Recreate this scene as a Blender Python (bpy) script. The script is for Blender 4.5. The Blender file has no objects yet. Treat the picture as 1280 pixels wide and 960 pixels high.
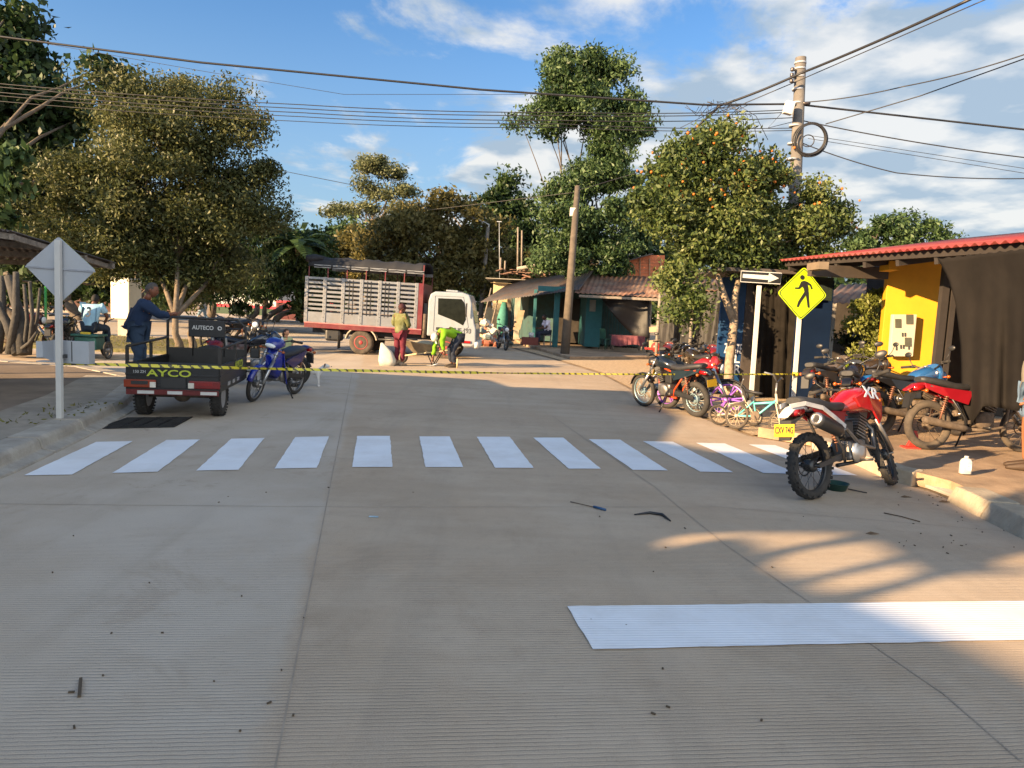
import bpy, bmesh, math, random
import numpy as np
from mathutils import Vector, Matrix
R = math.radians
SC = bpy.context.scene
COL = SC.collection
random.seed(7); RNG = np.random.default_rng(11)

# ---------------------------------------------------------------- camera, sky, sun, exposure
CAM_H, FPX = 1.62, 900.0
TH = math.atan(92/900); RO = math.atan(.0487)
Fv = Vector((0, math.cos(TH), -math.sin(TH))); U0 = Vector((0, math.sin(TH), math.cos(TH))); R0 = Vector((1, 0, 0))
Uv = U0*math.cos(RO) - R0*math.sin(RO); Rv = R0*math.cos(RO) + U0*math.sin(RO)
cam_d = bpy.data.cameras.new('camera'); cam = bpy.data.objects.new('camera', cam_d); COL.objects.link(cam)
cam_d.sensor_width = 36; cam_d.lens = FPX/1280*36; cam_d.clip_start = .05; cam_d.clip_end = 2000
Mx = Matrix((Rv, Uv, -Fv)).transposed().to_4x4(); Mx.translation = (0, 0, CAM_H); cam.matrix_world = Mx
SC.camera = cam

SUN_TO = Vector((-.82, -.57, 0)).normalized()           # horizontal direction towards the sun
SUN_EL = R(15.5)
sl = bpy.data.lights.new('sun', 'SUN'); sl.energy = 5.0; sl.angle = R(.5); sl.color = (1, .69, .38)
so = bpy.data.objects.new('sun', sl); COL.objects.link(so)
sd = SUN_TO*math.cos(SUN_EL) + Vector((0, 0, math.sin(SUN_EL)))
so.rotation_euler = sd.to_track_quat('Z', 'Y').to_euler(); so.location = (-20, -20, 20)
W = bpy.data.worlds.new('World'); SC.world = W; W.use_nodes = True
nt = W.node_tree; N = nt.nodes; L = nt.links; N.clear()
def nd(t, **k):
    n = N.new(t)
    for a, b in k.items(): setattr(n, a, b)
    return n
def mth(op, a, b=None, c=None):
    n = N.new('ShaderNodeMath'); n.operation = op
    for i, v in enumerate((a, b, c)):
        if v is None: continue
        if isinstance(v, (int, float)): n.inputs[i].default_value = v
        else: L.new(v, n.inputs[i])
    return n.outputs[0]
out = nd('ShaderNodeOutputWorld'); bg = nd('ShaderNodeBackground'); bg.inputs[1].default_value = .085
sky = nd('ShaderNodeTexSky', sky_type='NISHITA', sun_disc=False, sun_elevation=SUN_EL,
         sun_rotation=math.atan2(SUN_TO.x, SUN_TO.y), air_density=1.0, dust_density=.4, ozone_density=2.6)
tc = nd('ShaderNodeTexCoord'); sep = nd('ShaderNodeSeparateXYZ'); L.new(tc.outputs['Generated'], sep.inputs[0])
zz = mth('ADD', mth('MAXIMUM', sep.outputs[2], 0.0), .16)
cx = mth('DIVIDE', sep.outputs[0], zz); cy = mth('DIVIDE', sep.outputs[1], zz)
cb = nd('ShaderNodeCombineXYZ'); L.new(cx, cb.inputs[0]); L.new(cy, cb.inputs[1])
n1 = nd('ShaderNodeTexNoise'); n1.inputs['Scale'].default_value = 1.1; n1.inputs['Detail'].default_value = 9; n1.inputs['Roughness'].default_value = .6; n1.inputs['Distortion'].default_value = .35
L.new(cb.outputs[0], n1.inputs['Vector'])
n2 = nd('ShaderNodeTexNoise'); n2.inputs['Scale'].default_value = 3.4; n2.inputs['Detail'].default_value = 6; L.new(cb.outputs[0], n2.inputs['Vector'])
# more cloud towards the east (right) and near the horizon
behind = mth('MAXIMUM', mth('MULTIPLY', sep.outputs[1], -1.0), 0.0)  # unseen cloud behind the camera, added to raise and whiten the ambient light
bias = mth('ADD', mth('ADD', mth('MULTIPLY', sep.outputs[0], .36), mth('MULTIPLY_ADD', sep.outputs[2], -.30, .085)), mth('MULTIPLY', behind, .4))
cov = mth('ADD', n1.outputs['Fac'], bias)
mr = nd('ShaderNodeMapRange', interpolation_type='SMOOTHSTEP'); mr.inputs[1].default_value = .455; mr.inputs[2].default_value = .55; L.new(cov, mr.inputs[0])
cr = nd('ShaderNodeMix', data_type='RGBA'); L.new(mth('MULTIPLY', n2.outputs['Fac'], 1.0), cr.inputs[0])
cr.inputs[6].default_value = (1.45, 1.80, 2.15, 1); cr.inputs[7].default_value = (3.1, 3.05, 2.9, 1)
mr2 = nd('ShaderNodeMapRange'); mr2.inputs[1].default_value = .43; mr2.inputs[2].default_value = .58; L.new(n2.outputs['Fac'], mr2.inputs[0]); L.new(mr2.outputs[0], cr.inputs[0])
tint = nd('ShaderNodeMix', data_type='RGBA', blend_type='MULTIPLY'); tint.inputs[0].default_value = 1; tint.inputs[7].default_value = (.43, .61, .76, 1)
L.new(sky.outputs[0], tint.inputs[6])
hz = nd('ShaderNodeMapRange', interpolation_type='SMOOTHSTEP'); hz.inputs[1].default_value = -.02; hz.inputs[2].default_value = .42; hz.inputs[3].default_value = .85; hz.inputs[4].default_value = 0; L.new(sep.outputs[2], hz.inputs[0])
hm_ = nd('ShaderNodeMix', data_type='RGBA'); L.new(hz.outputs[0], hm_.inputs[0]); L.new(tint.outputs[2], hm_.inputs[6]); hm_.inputs[7].default_value = (1.35, 1.80, 2.15, 1)
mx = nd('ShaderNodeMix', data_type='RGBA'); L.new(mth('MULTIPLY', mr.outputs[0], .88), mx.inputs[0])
L.new(hm_.outputs[2], mx.inputs[6]); sw = nd('ShaderNodeVectorMath', operation='SCALE'); L.new(cr.outputs[2], sw.inputs[0]); L.new(mth('ADD', mth('MULTIPLY', behind, 1.9), 1.0), sw.inputs[3]); L.new(sw.outputs[0], mx.inputs[7]); L.new(mx.outputs[2], bg.inputs[0]); L.new(bg.outputs[0], out.inputs[0])  # the added rear cloud is also brightened for more fill light
vs = SC.view_settings; vs.view_transform = 'Standard'; vs.look = 'None'; vs.exposure = 1.85; vs.gamma = 1; vs.use_curve_mapping = False

def ray(px, py): return Fv*FPX + Rv*(px-640) + Uv*(480-py)
def G(px, py, z=0):
    d = ray(px, py); t = (z-CAM_H)/d.z; return Vector((d.x*t, d.y*t, z))
def P(px, py, Y):
    d = ray(px, py); t = Y/d.y; return Vector((d.x*t, Y, d.z*t+CAM_H))

# ---------------------------------------------------------------- materials
def lin(h):
    h = h.lstrip('#'); v = [int(h[i:i+2], 16)/255 for i in (0, 2, 4)]
    return tuple((c/12.92 if c <= .04045 else ((c+.055)/1.055)**2.4) for c in v)
MC = {}
def mat(name, col, rough=.6, metal=0., var=.18, scale=6., bump=0., bscale=60., dirt=None, dirt_amt=.5, spec=.5, coat=0., alpha=1.):
    if name in MC: return MC[name]
    if isinstance(col, str): col = lin(col)
    m = bpy.data.materials.new(name); m.use_nodes = True; t = m.node_tree; b = t.nodes['Principled BSDF']
    b.inputs['Roughness'].default_value = rough; b.inputs['Metallic'].default_value = metal
    b.inputs['Specular IOR Level'].default_value = spec; b.inputs['Coat Weight'].default_value = coat; b.inputs['Alpha'].default_value = alpha
    c = t.nodes.new('ShaderNodeTexCoord'); n = t.nodes.new('ShaderNodeTexNoise'); n.inputs['Scale'].default_value = scale; n.inputs['Detail'].default_value = 7; n.inputs['Roughness'].default_value = .62
    t.links.new(c.outputs['Object'], n.inputs['Vector'])
    r = t.nodes.new('ShaderNodeValToRGB'); r.color_ramp.elements[0].position = .32; r.color_ramp.elements[1].position = .68
    r.color_ramp.elements[0].color = (*[max(0, x*(1-var)) for x in col], 1); r.color_ramp.elements[1].color = (*[min(1, x*(1+var)) for x in col], 1)
    t.links.new(n.outputs['Fac'], r.inputs[0]); cur = r.outputs[0]
    if dirt:
        if isinstance(dirt, str): dirt = lin(dirt)
        n3 = t.nodes.new('ShaderNodeTexNoise'); n3.inputs['Scale'].default_value = scale*.45; n3.inputs['Detail'].default_value = 9; n3.inputs['Roughness'].default_value = .7
        t.links.new(c.outputs['Object'], n3.inputs['Vector'])
        q = t.nodes.new('ShaderNodeMapRange'); q.inputs[1].default_value = .45; q.inputs[2].default_value = .68; q.inputs[4].default_value = dirt_amt
        t.links.new(n3.outputs['Fac'], q.inputs[0]); k = t.nodes.new('ShaderNodeMix'); k.data_type = 'RGBA'
        t.links.new(q.outputs[0], k.inputs[0]); t.links.new(cur, k.inputs[6]); k.inputs[7].default_value = (*dirt, 1); cur = k.outputs[2]
    t.links.new(cur, b.inputs['Base Color'])
    if bump:
        n4 = t.nodes.new('ShaderNodeTexNoise'); n4.inputs['Scale'].default_value = bscale; n4.inputs['Detail'].default_value = 4
        t.links.new(c.outputs['Object'], n4.inputs['Vector']); bp = t.nodes.new('ShaderNodeBump'); bp.inputs['Strength'].default_value = bump; bp.inputs['Distance'].default_value = .02
        t.links.new(n4.outputs['Fac'], bp.inputs['Height']); t.links.new(bp.outputs[0], b.inputs['Normal'])
    MC[name] = m; return m
def leafmat(name, c1, c2, c3, trans=.30):
    m = bpy.data.materials.new(name); m.use_nodes = True; t = m.node_tree; t.nodes.clear()
    o = t.nodes.new('ShaderNodeOutputMaterial'); g = t.nodes.new('ShaderNodeNewGeometry'); r = t.nodes.new('ShaderNodeValToRGB')
    r.color_ramp.elements[0].color = (*lin(c1), 1); r.color_ramp.elements[1].color = (*lin(c3), 1); e = r.color_ramp.elements.new(.5); e.color = (*lin(c2), 1)
    # patches of leaf colour over the crown: some boughs are older and browner
    c = t.nodes.new('ShaderNodeTexCoord'); n = t.nodes.new('ShaderNodeTexNoise'); n.inputs['Scale'].default_value = .55; n.inputs['Detail'].default_value = 3
    t.links.new(c.outputs['Object'], n.inputs['Vector'])
    a = t.nodes.new('ShaderNodeMath'); a.operation = 'MULTIPLY_ADD'; a.inputs[1].default_value = .6; t.links.new(g.outputs['Random Per Island'], a.inputs[0])
    s = t.nodes.new('ShaderNodeMath'); s.operation = 'MULTIPLY_ADD'; s.inputs[1].default_value = 1.5; s.inputs[2].default_value = -.55; t.links.new(n.outputs['Fac'], s.inputs[0]); t.links.new(s.outputs[0], a.inputs[2])
    t.links.new(a.outputs[0], r.inputs[0])
    d = t.nodes.new('ShaderNodeBsdfPrincipled'); d.inputs['Roughness'].default_value = .5; d.inputs['Specular IOR Level'].default_value = .35; t.links.new(r.outputs[0], d.inputs['Base Color'])
    tr = t.nodes.new('ShaderNodeBsdfTranslucent'); t.links.new(r.outputs[0], tr.inputs[0]); mx = t.nodes.new('ShaderNodeMixShader'); mx.inputs[0].default_value = trans
    t.links.new(d.outputs[0], mx.inputs[1]); t.links.new(tr.outputs[0], mx.inputs[2]); t.links.new(mx.outputs[0], o.inputs[0]); MC[name] = m; return m

# ---------------------------------------------------------------- mesh helpers
class MB:
    def __init__(s): s.v = []; s.f = []; s.m = []; s.mats = []; s.cur = 0; s.sm = []; s.smooth = False
    def use(s, m):
        if m not in s.mats: s.mats.append(m)
        s.cur = s.mats.index(m); return s
    def face(s, idx): s.f.append(tuple(idx)); s.m.append(s.cur); s.sm.append(s.smooth)
    def add(s, vs, fs, smooth=False):
        b = len(s.v); s.v += [tuple(v) for v in vs]; s.smooth = smooth
        for f in fs: s.face([b+i for i in f])
        s.smooth = False; return s
    def box(s, c, d, rot=None, taper=1.):
        hx, hy, hz = d[0]/2, d[1]/2, d[2]/2; c = Vector(c); vs = []
        for z, k in ((-hz, 1), (hz, taper)):
            for x, y in ((-hx, -hy), (hx, -hy), (hx, hy), (-hx, hy)):
                p = Vector((x*k, y*k, z))
                if rot is not None: p = rot @ p
                vs.append(c+p)
        return s.add(vs, [(3, 2, 1, 0), (4, 5, 6, 7), (0, 1, 5, 4), (1, 2, 6, 5), (2, 3, 7, 6), (3, 0, 4, 7)])
    def bbox(s, a, b): return s.box([(a[i]+b[i])/2 for i in range(3)], [abs(b[i]-a[i]) for i in range(3)])
    def beam(s, p, q, w, h, up=(0, 0, 1)):
        p = Vector(p); q = Vector(q); d = (q-p); l = d.length; d.normalize(); u = Vector(up)
        if abs(d.dot(u)) > .98: u = Vector((1, 0, 0))
        y = u.cross(d).normalized(); z = d.cross(y); rot = Matrix((d, y, z)).transposed()
        return s.box((p+q)/2, (l, w, h), rot)
    def cyl(s, p, q, r, r2=None, n=12, cap=True):
        r2 = r if r2 is None else r2; return s.tube([p, q], [r, r2], n, cap)
    def tube(s, pts, r, n=8, cap=True, closed=False):
        pts = [Vector(p) for p in pts]; k = len(pts)
        if not isinstance(r, (list, tuple)): r = [r]*k
        b = len(s.v); prev = None
        for i, p in enumerate(pts):
            if closed: d = pts[(i+1) % k]-pts[i-1]
            else: d = pts[min(i+1, k-1)]-pts[max(i-1, 0)]
            if d.length < 1e-9: d = Vector((0, 0, 1))
            d.normalize()
            if prev is None:
                a = Vector((0, 0, 1)) if abs(d.z) < .9 else Vector((1, 0, 0)); x = a.cross(d).normalized()
            else:
                x = prev - d*prev.dot(d)
                x = x.normalized() if x.length > 1e-6 else Vector((1, 0, 0))
            prev = x; y = d.cross(x)
            for j in range(n):
                t = 2*math.pi*j/n; s.v.append(tuple(p+(x*math.cos(t)+y*math.sin(t))*r[i]))
        s.smooth = True
        for i in range(k if closed else k-1):
            for j in range(n):
                i2 = (i+1) % k; s.face((b+i*n+j, b+i*n+(j+1) % n, b+i2*n+(j+1) % n, b+i2*n+j))
        s.smooth = False
        if cap and not closed:
            s.face([b+j for j in range(n)][::-1]); s.face([b+(k-1)*n+j for j in range(n)])
        return s
    def torus(s, c, ax, Rr, r, n=28, m=8, squash=1.):
        ax = Vector(ax).normalized(); a = Vector((0, 0, 1)) if abs(ax.z) < .9 else Vector((1, 0, 0)); x = a.cross(ax).normalized(); y = ax.cross(x); c = Vector(c); b = len(s.v)
        for i in range(n):
            t = 2*math.pi*i/n; e = x*math.cos(t)+y*math.sin(t)
            for j in range(m):
                u = 2*math.pi*j/m; s.v.append(tuple(c+e*(Rr+r*math.cos(u))+ax*(r*squash*math.sin(u))))
        s.smooth = True
        for i in range(n):
            for j in range(m): s.face((b+i*m+j, b+((i+1) % n)*m+j, b+((i+1) % n)*m+(j+1) % m, b+i*m+(j+1) % m))
        s.smooth = False; return s
    def sph(s, c, r, n=12, m=8, sc=(1, 1, 1), rot=None):
        c = Vector(c); vs = []; fs = []
        for i in range(m+1):
            ph = math.pi*i/m
            for j in range(n):
                t = 2*math.pi*j/n; p = Vector((r*sc[0]*math.sin(ph)*math.cos(t), r*sc[1]*math.sin(ph)*math.sin(t), r*sc[2]*math.cos(ph)))
                if rot is not None: p = rot @ p
                vs.append(c+p)
        for i in range(m):
            for j in range(n): fs.append((i*n+j, (i+1)*n+j, (i+1)*n+(j+1) % n, i*n+(j+1) % n))
        return s.add(vs, fs, True)
    def loft(s, secs, n=14, pw=2.6, axis='x'):
        b = len(s.v)
        for (x, y, z, hw, hh) in secs:
            for j in range(n):
                t = 2*math.pi*j/n; c, q = math.cos(t), math.sin(t)
                yy = hw*math.copysign(abs(c)**(2/pw), c); z2 = hh*math.copysign(abs(q)**(2/pw), q)
                s.v.append((x, y+yy, z+z2) if axis == 'x' else (x+yy, y, z+z2) if axis == 'y' else (y+yy, z+z2, x))
        s.smooth = True
        for i in range(len(secs)-1):
            for j in range(n): s.face((b+i*n+j, b+(i+1)*n+j, b+(i+1)*n+(j+1) % n, b+i*n+(j+1) % n))
        s.smooth = False
        s.face([b+j for j in range(n)]); s.face([b+(len(secs)-1)*n+j for j in range(n)][::-1]); return s
    def lathe(s, c, ax, prof, n=16):
        ax = Vector(ax).normalized(); a = Vector((0, 0, 1)) if abs(ax.z) < .9 else Vector((1, 0, 0)); x = a.cross(ax).normalized(); y = ax.cross(x); c = Vector(c); b = len(s.v)
        for (h, r) in prof:
            for j in range(n):
                t = 2*math.pi*j/n; s.v.append(tuple(c+ax*h+(x*math.cos(t)+y*math.sin(t))*r))
        s.smooth = True
        for i in range(len(prof)-1):
            for j in range(n): s.face((b+i*n+j, b+i*n+(j+1) % n, b+(i+1)*n+(j+1) % n, b+(i+1)*n+j))
        s.smooth = False
        s.face([b+j for j in range(n)][::-1]); s.face([b+(len(prof)-1)*n+j for j in range(n)]); return s
    def prism(s, pts, off):
        pts = [Vector(p) for p in pts]; off = Vector(off); k = len(pts); b = len(s.v)
        s.v += [tuple(p) for p in pts]+[tuple(p+off) for p in pts]
        s.face([b+i for i in range(k)][::-1]); s.face([b+k+i for i in range(k)])
        for i in range(k): j = (i+1) % k; s.face((b+i, b+j, b+k+j, b+k+i))
        return s
    def quad(s, *p): return s.add(p, [tuple(range(len(p)))])
    def build(s, name, m=None, parent=None, bevel=0., solid=0., world=False, seg=2):
        me = bpy.data.meshes.new(name); vs = s.v
        if world and parent is not None:
            l = parent.location; vs = [(v[0]-l.x, v[1]-l.y, v[2]-l.z) for v in vs]
        me.from_pydata(vs, [], s.f)
        if m is not None and not s.mats: s.mats = [m]
        for q in s.mats: me.materials.append(q)
        me.polygons.foreach_set('material_index', s.m); me.polygons.foreach_set('use_smooth', s.sm)
        bm = bmesh.new(); bm.from_mesh(me); bmesh.ops.recalc_face_normals(bm, faces=bm.faces); bm.to_mesh(me); bm.free()
        o = bpy.data.objects.new(name, me); COL.objects.link(o)
        if parent is not None: o.parent = parent
        if solid: q = o.modifiers.new('solid', 'SOLIDIFY'); q.thickness = solid
        if bevel: q = o.modifiers.new('bevel', 'BEVEL'); q.width = bevel; q.segments = seg; q.limit_method = 'ANGLE'; q.harden_normals = False
        return o
def tag(o, label=None, cat=None, group=None, kind=None):
    if label: o['label'] = label
    if cat: o['category'] = cat
    if group: o['group'] = group
    if kind: o['kind'] = kind
    return o
def thing(name, label, cat, loc=(0, 0, 0), rz=0., group=None, rx=0.):
    o = bpy.data.objects.new(name, None); COL.objects.link(o); o.empty_display_size = .2
    o.location = loc; o.rotation_euler = (rx, 0, rz); return tag(o, label, cat, group)
def copy_tree(o, parent=None):
    c = o.copy(); COL.objects.link(c)
    if parent is not None: c.parent = parent
    for ch in list(o.children): copy_tree(ch, c)
    return c
def text(body, size, m, parent, loc, xd, yd, name='lettering', ext=.002, sx=1., align='CENTER'):
    cu = bpy.data.curves.new('t', 'FONT'); cu.body = body; cu.size = size; cu.extrude = ext; cu.align_x = align; cu.align_y = 'CENTER'; cu.resolution_u = 3; cu.offset = size*.02
    t = bpy.data.objects.new('t', cu); COL.objects.link(t); dg = bpy.context.evaluated_depsgraph_get(); me = bpy.data.meshes.new_from_object(t.evaluated_get(dg)); bpy.data.objects.remove(t)
    xd = Vector(xd).normalized(); yd = Vector(yd).normalized(); zd = xd.cross(yd).normalized(); yd = zd.cross(xd)
    mm = Matrix((xd*sx, yd, zd)).transposed().to_4x4(); mm.translation = loc; me.transform(mm)
    me.materials.clear(); me.materials.append(m); o = bpy.data.objects.new(name, me); COL.objects.link(o)
    if parent: o.parent = parent
    return o
def corr(a, b, c, d, pitch=.12, amp=.018, rows=2, thick=.012, sag=0.):
    """corrugated sheet a-b (eave) to d-c; ridges run from a-b side to the d-c side"""
    a, b, c, d = map(Vector, (a, b, c, d)); nrm = (b-a).cross(d-a).normalized()
    if nrm.z < 0: nrm = -nrm
    k = max(4, int((b-a).length/pitch*6)); mb = MB()
    for j in range(rows+1):
        v = j/rows
        for i in range(k+1):
            u = i/k; p = (a*(1-u)+b*u)*(1-v)+(d*(1-u)+c*u)*v + nrm*(amp*math.sin(i/6*2*math.pi)) + Vector((0, 0, -sag*math.sin(u*math.pi*3)*(1-v)))
            mb.v.append(tuple(p))
    mb.smooth = True
    for j in range(rows):
        for i in range(k): mb.face((j*(k+1)+i, j*(k+1)+i+1, (j+1)*(k+1)+i+1, (j+1)*(k+1)+i))
    mb.smooth = False
    return mb
# ---------------------------------------------------------------- ground, road, kerbs, paint
sA, sB = G(709, 759), G(1280, 752); STOP_ANG = math.atan2((sB-sA).y, (sB-sA).x)
def road_material():
    m = bpy.data.materials.new('grooved_concrete'); m.use_nodes = True; t = m.node_tree; b = t.nodes['Principled BSDF']; lk = t.links.new
    b.inputs['Roughness'].default_value = .85; b.inputs['Specular IOR Level'].default_value = .25
    tc = t.nodes.new('ShaderNodeTexCoord'); mp = t.nodes.new('ShaderNodeMapping'); mp.inputs['Rotation'].default_value = (0, 0, -STOP_ANG+R(1.5)); lk(tc.outputs['Object'], mp.inputs[0])
    def noise(sc, det=6, ro=.6, vec=None, dist=0):
        n = t.nodes.new('ShaderNodeTexNoise'); n.inputs['Scale'].default_value = sc; n.inputs['Detail'].default_value = det; n.inputs['Roughness'].default_value = ro; n.inputs['Distortion'].default_value = dist
        lk(vec or tc.outputs['Object'], n.inputs['Vector']); return n.outputs['Fac']
    def mr(v, a, b2, c=0., d=1.):
        q = t.nodes.new('ShaderNodeMapRange'); q.interpolation_type = 'SMOOTHSTEP'
        for i, x in enumerate((a, b2, c, d)): q.inputs[i+1].default_value = x
        lk(v, q.inputs[0]); return q.outputs[0]
    def mixc(f, a, b2, bt='MIX'):
        k = t.nodes.new('ShaderNodeMix'); k.data_type = 'RGBA'; k.blend_type = bt
        for v, i in ((f, 0), (a, 6), (b2, 7)):
            if isinstance(v, (float, int)): k.inputs[i].default_value = v
            elif isinstance(v, tuple): k.inputs[i].default_value = (*v, 1)
            else: lk(v, k.inputs[i])
        return k.outputs[2]
    def mm(op, a, b2):
        k = t.nodes.new('ShaderNodeMath'); k.operation = op
        for i, v in enumerate((a, b2)):
            if isinstance(v, (float, int)): k.inputs[i].default_value = v
            else: lk(v, k.inputs[i])
        return k.outputs[0]
    st = t.nodes.new('ShaderNodeMapping'); st.inputs['Scale'].default_value = (.35, 3.2, 1); st.inputs['Rotation'].default_value = (0, 0, -STOP_ANG); lk(tc.outputs['Object'], st.inputs[0])
    base = mixc(mr(noise(.5, 8, .65), .35, .65), (.43, .325, .225), (.49, .395, .295))
    base = mixc(mm('MULTIPLY', mr(noise(1.0, 5, .6, st.outputs[0]), .4, .7), .5), base, (.37, .285, .20))
    base = mixc(mm('MULTIPLY', mr(noise(9, 8, .7), .45, .75), .35), base, (.31, .245, .18))
    # the left slab: a paler, bluer pour west of the long joint
    sep = t.nodes.new('ShaderNodeSeparateXYZ'); lk(tc.outputs['Object'], sep.inputs[0])
    lx = mm('ADD', sep.outputs[0], mm('MULTIPLY', sep.outputs[1], .19)); side = mr(mm('ADD', lx, mm('MULTIPLY', noise(1.5, 8, .7), .25)), -.32, -.2, 1., 0.)
    base = mixc(mm('MULTIPLY', side, .75), base, mixc(mr(noise(.7, 6), .35, .65), (.43, .365, .29), (.52, .47, .40)))
    # worn dark scuffs
    sc = mm('MULTIPLY', mr(noise(2.4, 10, .75, dist=.4), .56, .66), mr(noise(.38, 2), .5, .6)); base = mixc(mm('MULTIPLY', sc, .55), base, (.25, .19, .14))
    # long faint tyre tracks running along the street, and dried mud patches
    tk_ = t.nodes.new('ShaderNodeMapping'); tk_.inputs['Rotation'].default_value = (0, 0, -R(9)); tk_.inputs['Scale'].default_value = (2.1, .10, 1); lk(tc.outputs['Object'], tk_.inputs[0])
    base = mixc(mm('MULTIPLY', mr(noise(1.0, 5, .55, tk_.outputs[0], .3), .52, .68), .30), base, (.30, .245, .185))
    base = mixc(mm('MULTIPLY', mr(noise(.9, 10, .72, dist=.6), .53, .66), .38), base, (.29, .215, .145))
    base = mixc(mm('MULTIPLY', mr(noise(.55, 9, .7), .30, .44, 1., 0.), .30), base, (.58, .50, .40))
    base = mixc(mm('MULTIPLY', mr(noise(55, 3, .7), .58, .72), .45), base, (.22, .175, .13))
    # fine aggregate
    vo = t.nodes.new('ShaderNodeTexNoise'); vo.inputs['Scale'].default_value = 160; vo.inputs['Detail'].default_value = 3; lk(tc.outputs['Object'], vo.inputs['Vector'])
    base = mixc(mm('MULTIPLY', mr(vo.outputs['Fac'], .35, .7), .35), base, (.58, .48, .36))
    # broom grooves
    wv = t.nodes.new('ShaderNodeTexWave'); wv.wave_type = 'BANDS'; wv.bands_direction = 'Y'; wv.inputs['Scale'].default_value = 12.5; wv.inputs['Distortion'].default_value = 1.6; wv.inputs['Detail'].default_value = 3; wv.inputs['Detail Scale'].default_value = 1.2
    lk(mp.outputs[0], wv.inputs[0]); gr = mm('MULTIPLY', mr(wv.outputs['Fac'], .0, .42, 1., 0.), mr(noise(.9, 4), .36, .56, .25, 1.))
    base = mixc(mm('MULTIPLY', gr, .24), base, (.22, .175, .13))
    lk(base, b.inputs['Base Color'])
    h = mm('SUBTRACT', mm('MULTIPLY', vo.outputs['Fac'], .6), gr); bp = t.nodes.new('ShaderNodeBump'); bp.inputs['Strength'].default_value = .55; bp.inputs['Distance'].default_value = .006; lk(h, bp.inputs['Height']); lk(bp.outputs[0], b.inputs['Normal'])
    return m
road_m = road_material()
dirt_m = mat('dry_earth', (.30, .22, .145), .95, var=.3, scale=3, bump=.6, bscale=25, dirt=(.17, .125, .08))
sand_m = mat('sandy_gravel', (.52, .38, .23), .95, var=.35, scale=22, bump=.9, bscale=45, dirt=(.20, .14, .09), dirt_amt=.6)
walk_l = mat('brown_sidewalk', (.20, .155, .115), .9, var=.25, scale=1.6, bump=.3, bscale=60, dirt=(.13, .10, .075), dirt_amt=.7)
walk_r = mat('tan_sidewalk', (.36, .25, .155), .9, var=.3, scale=2.4, bump=.4, bscale=50, dirt=(.20, .125, .075), dirt_amt=.75)
kerb_m = mat('kerb_concrete', (.36, .33, .28), .9, var=.2, scale=5, bump=.4, bscale=60, dirt=(.21, .18, .15), dirt_amt=.6)
kerb_r = mat('pale_kerb_concrete', (.38, .32, .235), .9, var=.2, scale=5, bump=.5, bscale=40, dirt=(.28, .22, .15), dirt_amt=.6)
grass_m = mat('thin_grass', (.12, .115, .04), .95, var=.5, scale=9, bump=.8, bscale=50, dirt=(.28, .2, .12), dirt_amt=.8)

def sheet(name, pts, z, m, depth=0., bevel=0):
    mb = MB(); vs = [(p[0], p[1], z) for p in pts]
    if depth: mb.prism([(p[0], p[1], z-depth) for p in pts], (0, 0, depth))
    else: mb.quad(*vs)
    o = mb.build(name, m, bevel=bevel); o['kind'] = 'structure'; return o
sheet('ground', [(-700, -300), (700, -300), (700, 1200), (-700, 1200)], -.02, dirt_m)
KL = [(-3.2, -8), (-3.9, 2.0), G(0, 590), G(102, 542), G(155, 513), (-6.3, 12.4), (-8.2, 13.9), (-12, 14.6), (-40, 15.5)]
KL = [Vector((p[0], p[1], 0)) for p in KL]
KRp = [(4.15, -8, 0), (4.25, 1, 0), G(1280, 672), G(1170, 617), G(1110, 600), G(1050, 572), G(1000, 556), G(935, 545)]
KR = [Vector((p[0], p[1], 0)) for p in KRp]
road = [(-3.2, -8)] + [(p.x, p.y) for p in KL[1:]] + [(-90, 17), (-90, 64), (-14, 70), (-9, 400), (4, 400), (1.0, 60)] + \
       [tuple(G(x, y)[:2]) for x, y in ((598, 424), (640, 436), (700, 452), (752, 468), (800, 493), (870, 520), (935, 545))] + [(p.x, p.y) for p in reversed(KR[:-1])]
sheet('road', road, 0, road_m)
sheet('gravel_yard', [tuple(G(x, y)[:2]) for x, y in ((640, 434), (700, 450), (752, 466), (800, 491), (872, 518), (940, 544))] + [(14, 12), (16, 30), (6, 36), (0, 40)], .006, sand_m)
sheet('left_sidewalk', [(p.x-.13, p.y+.02) for p in KL[:-1]] + [(-40, 15.2), (-40, -8)], .15, walk_l, depth=.16)
band = [Vector((p.x-.30, p.y+.02, 0)) for p in KL[:6]]+[Vector((p.x-1.05, p.y-.05, 0)) for p in reversed(KL[:6])]
sheet('left_pavement_edge', [(p.x, p.y) for p in band], .156, mat('grey_pavement', (.30, .265, .215), .9, var=.2, scale=3, bump=.4, dirt=(.19, .155, .12), dirt_amt=.6))
sheet('right_sidewalk', [(p.x+.14, p.y) for p in KR] + [(5.6, 12.6), (16, 12.6), (16, -8)], .135, walk_r, depth=.14)
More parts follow.
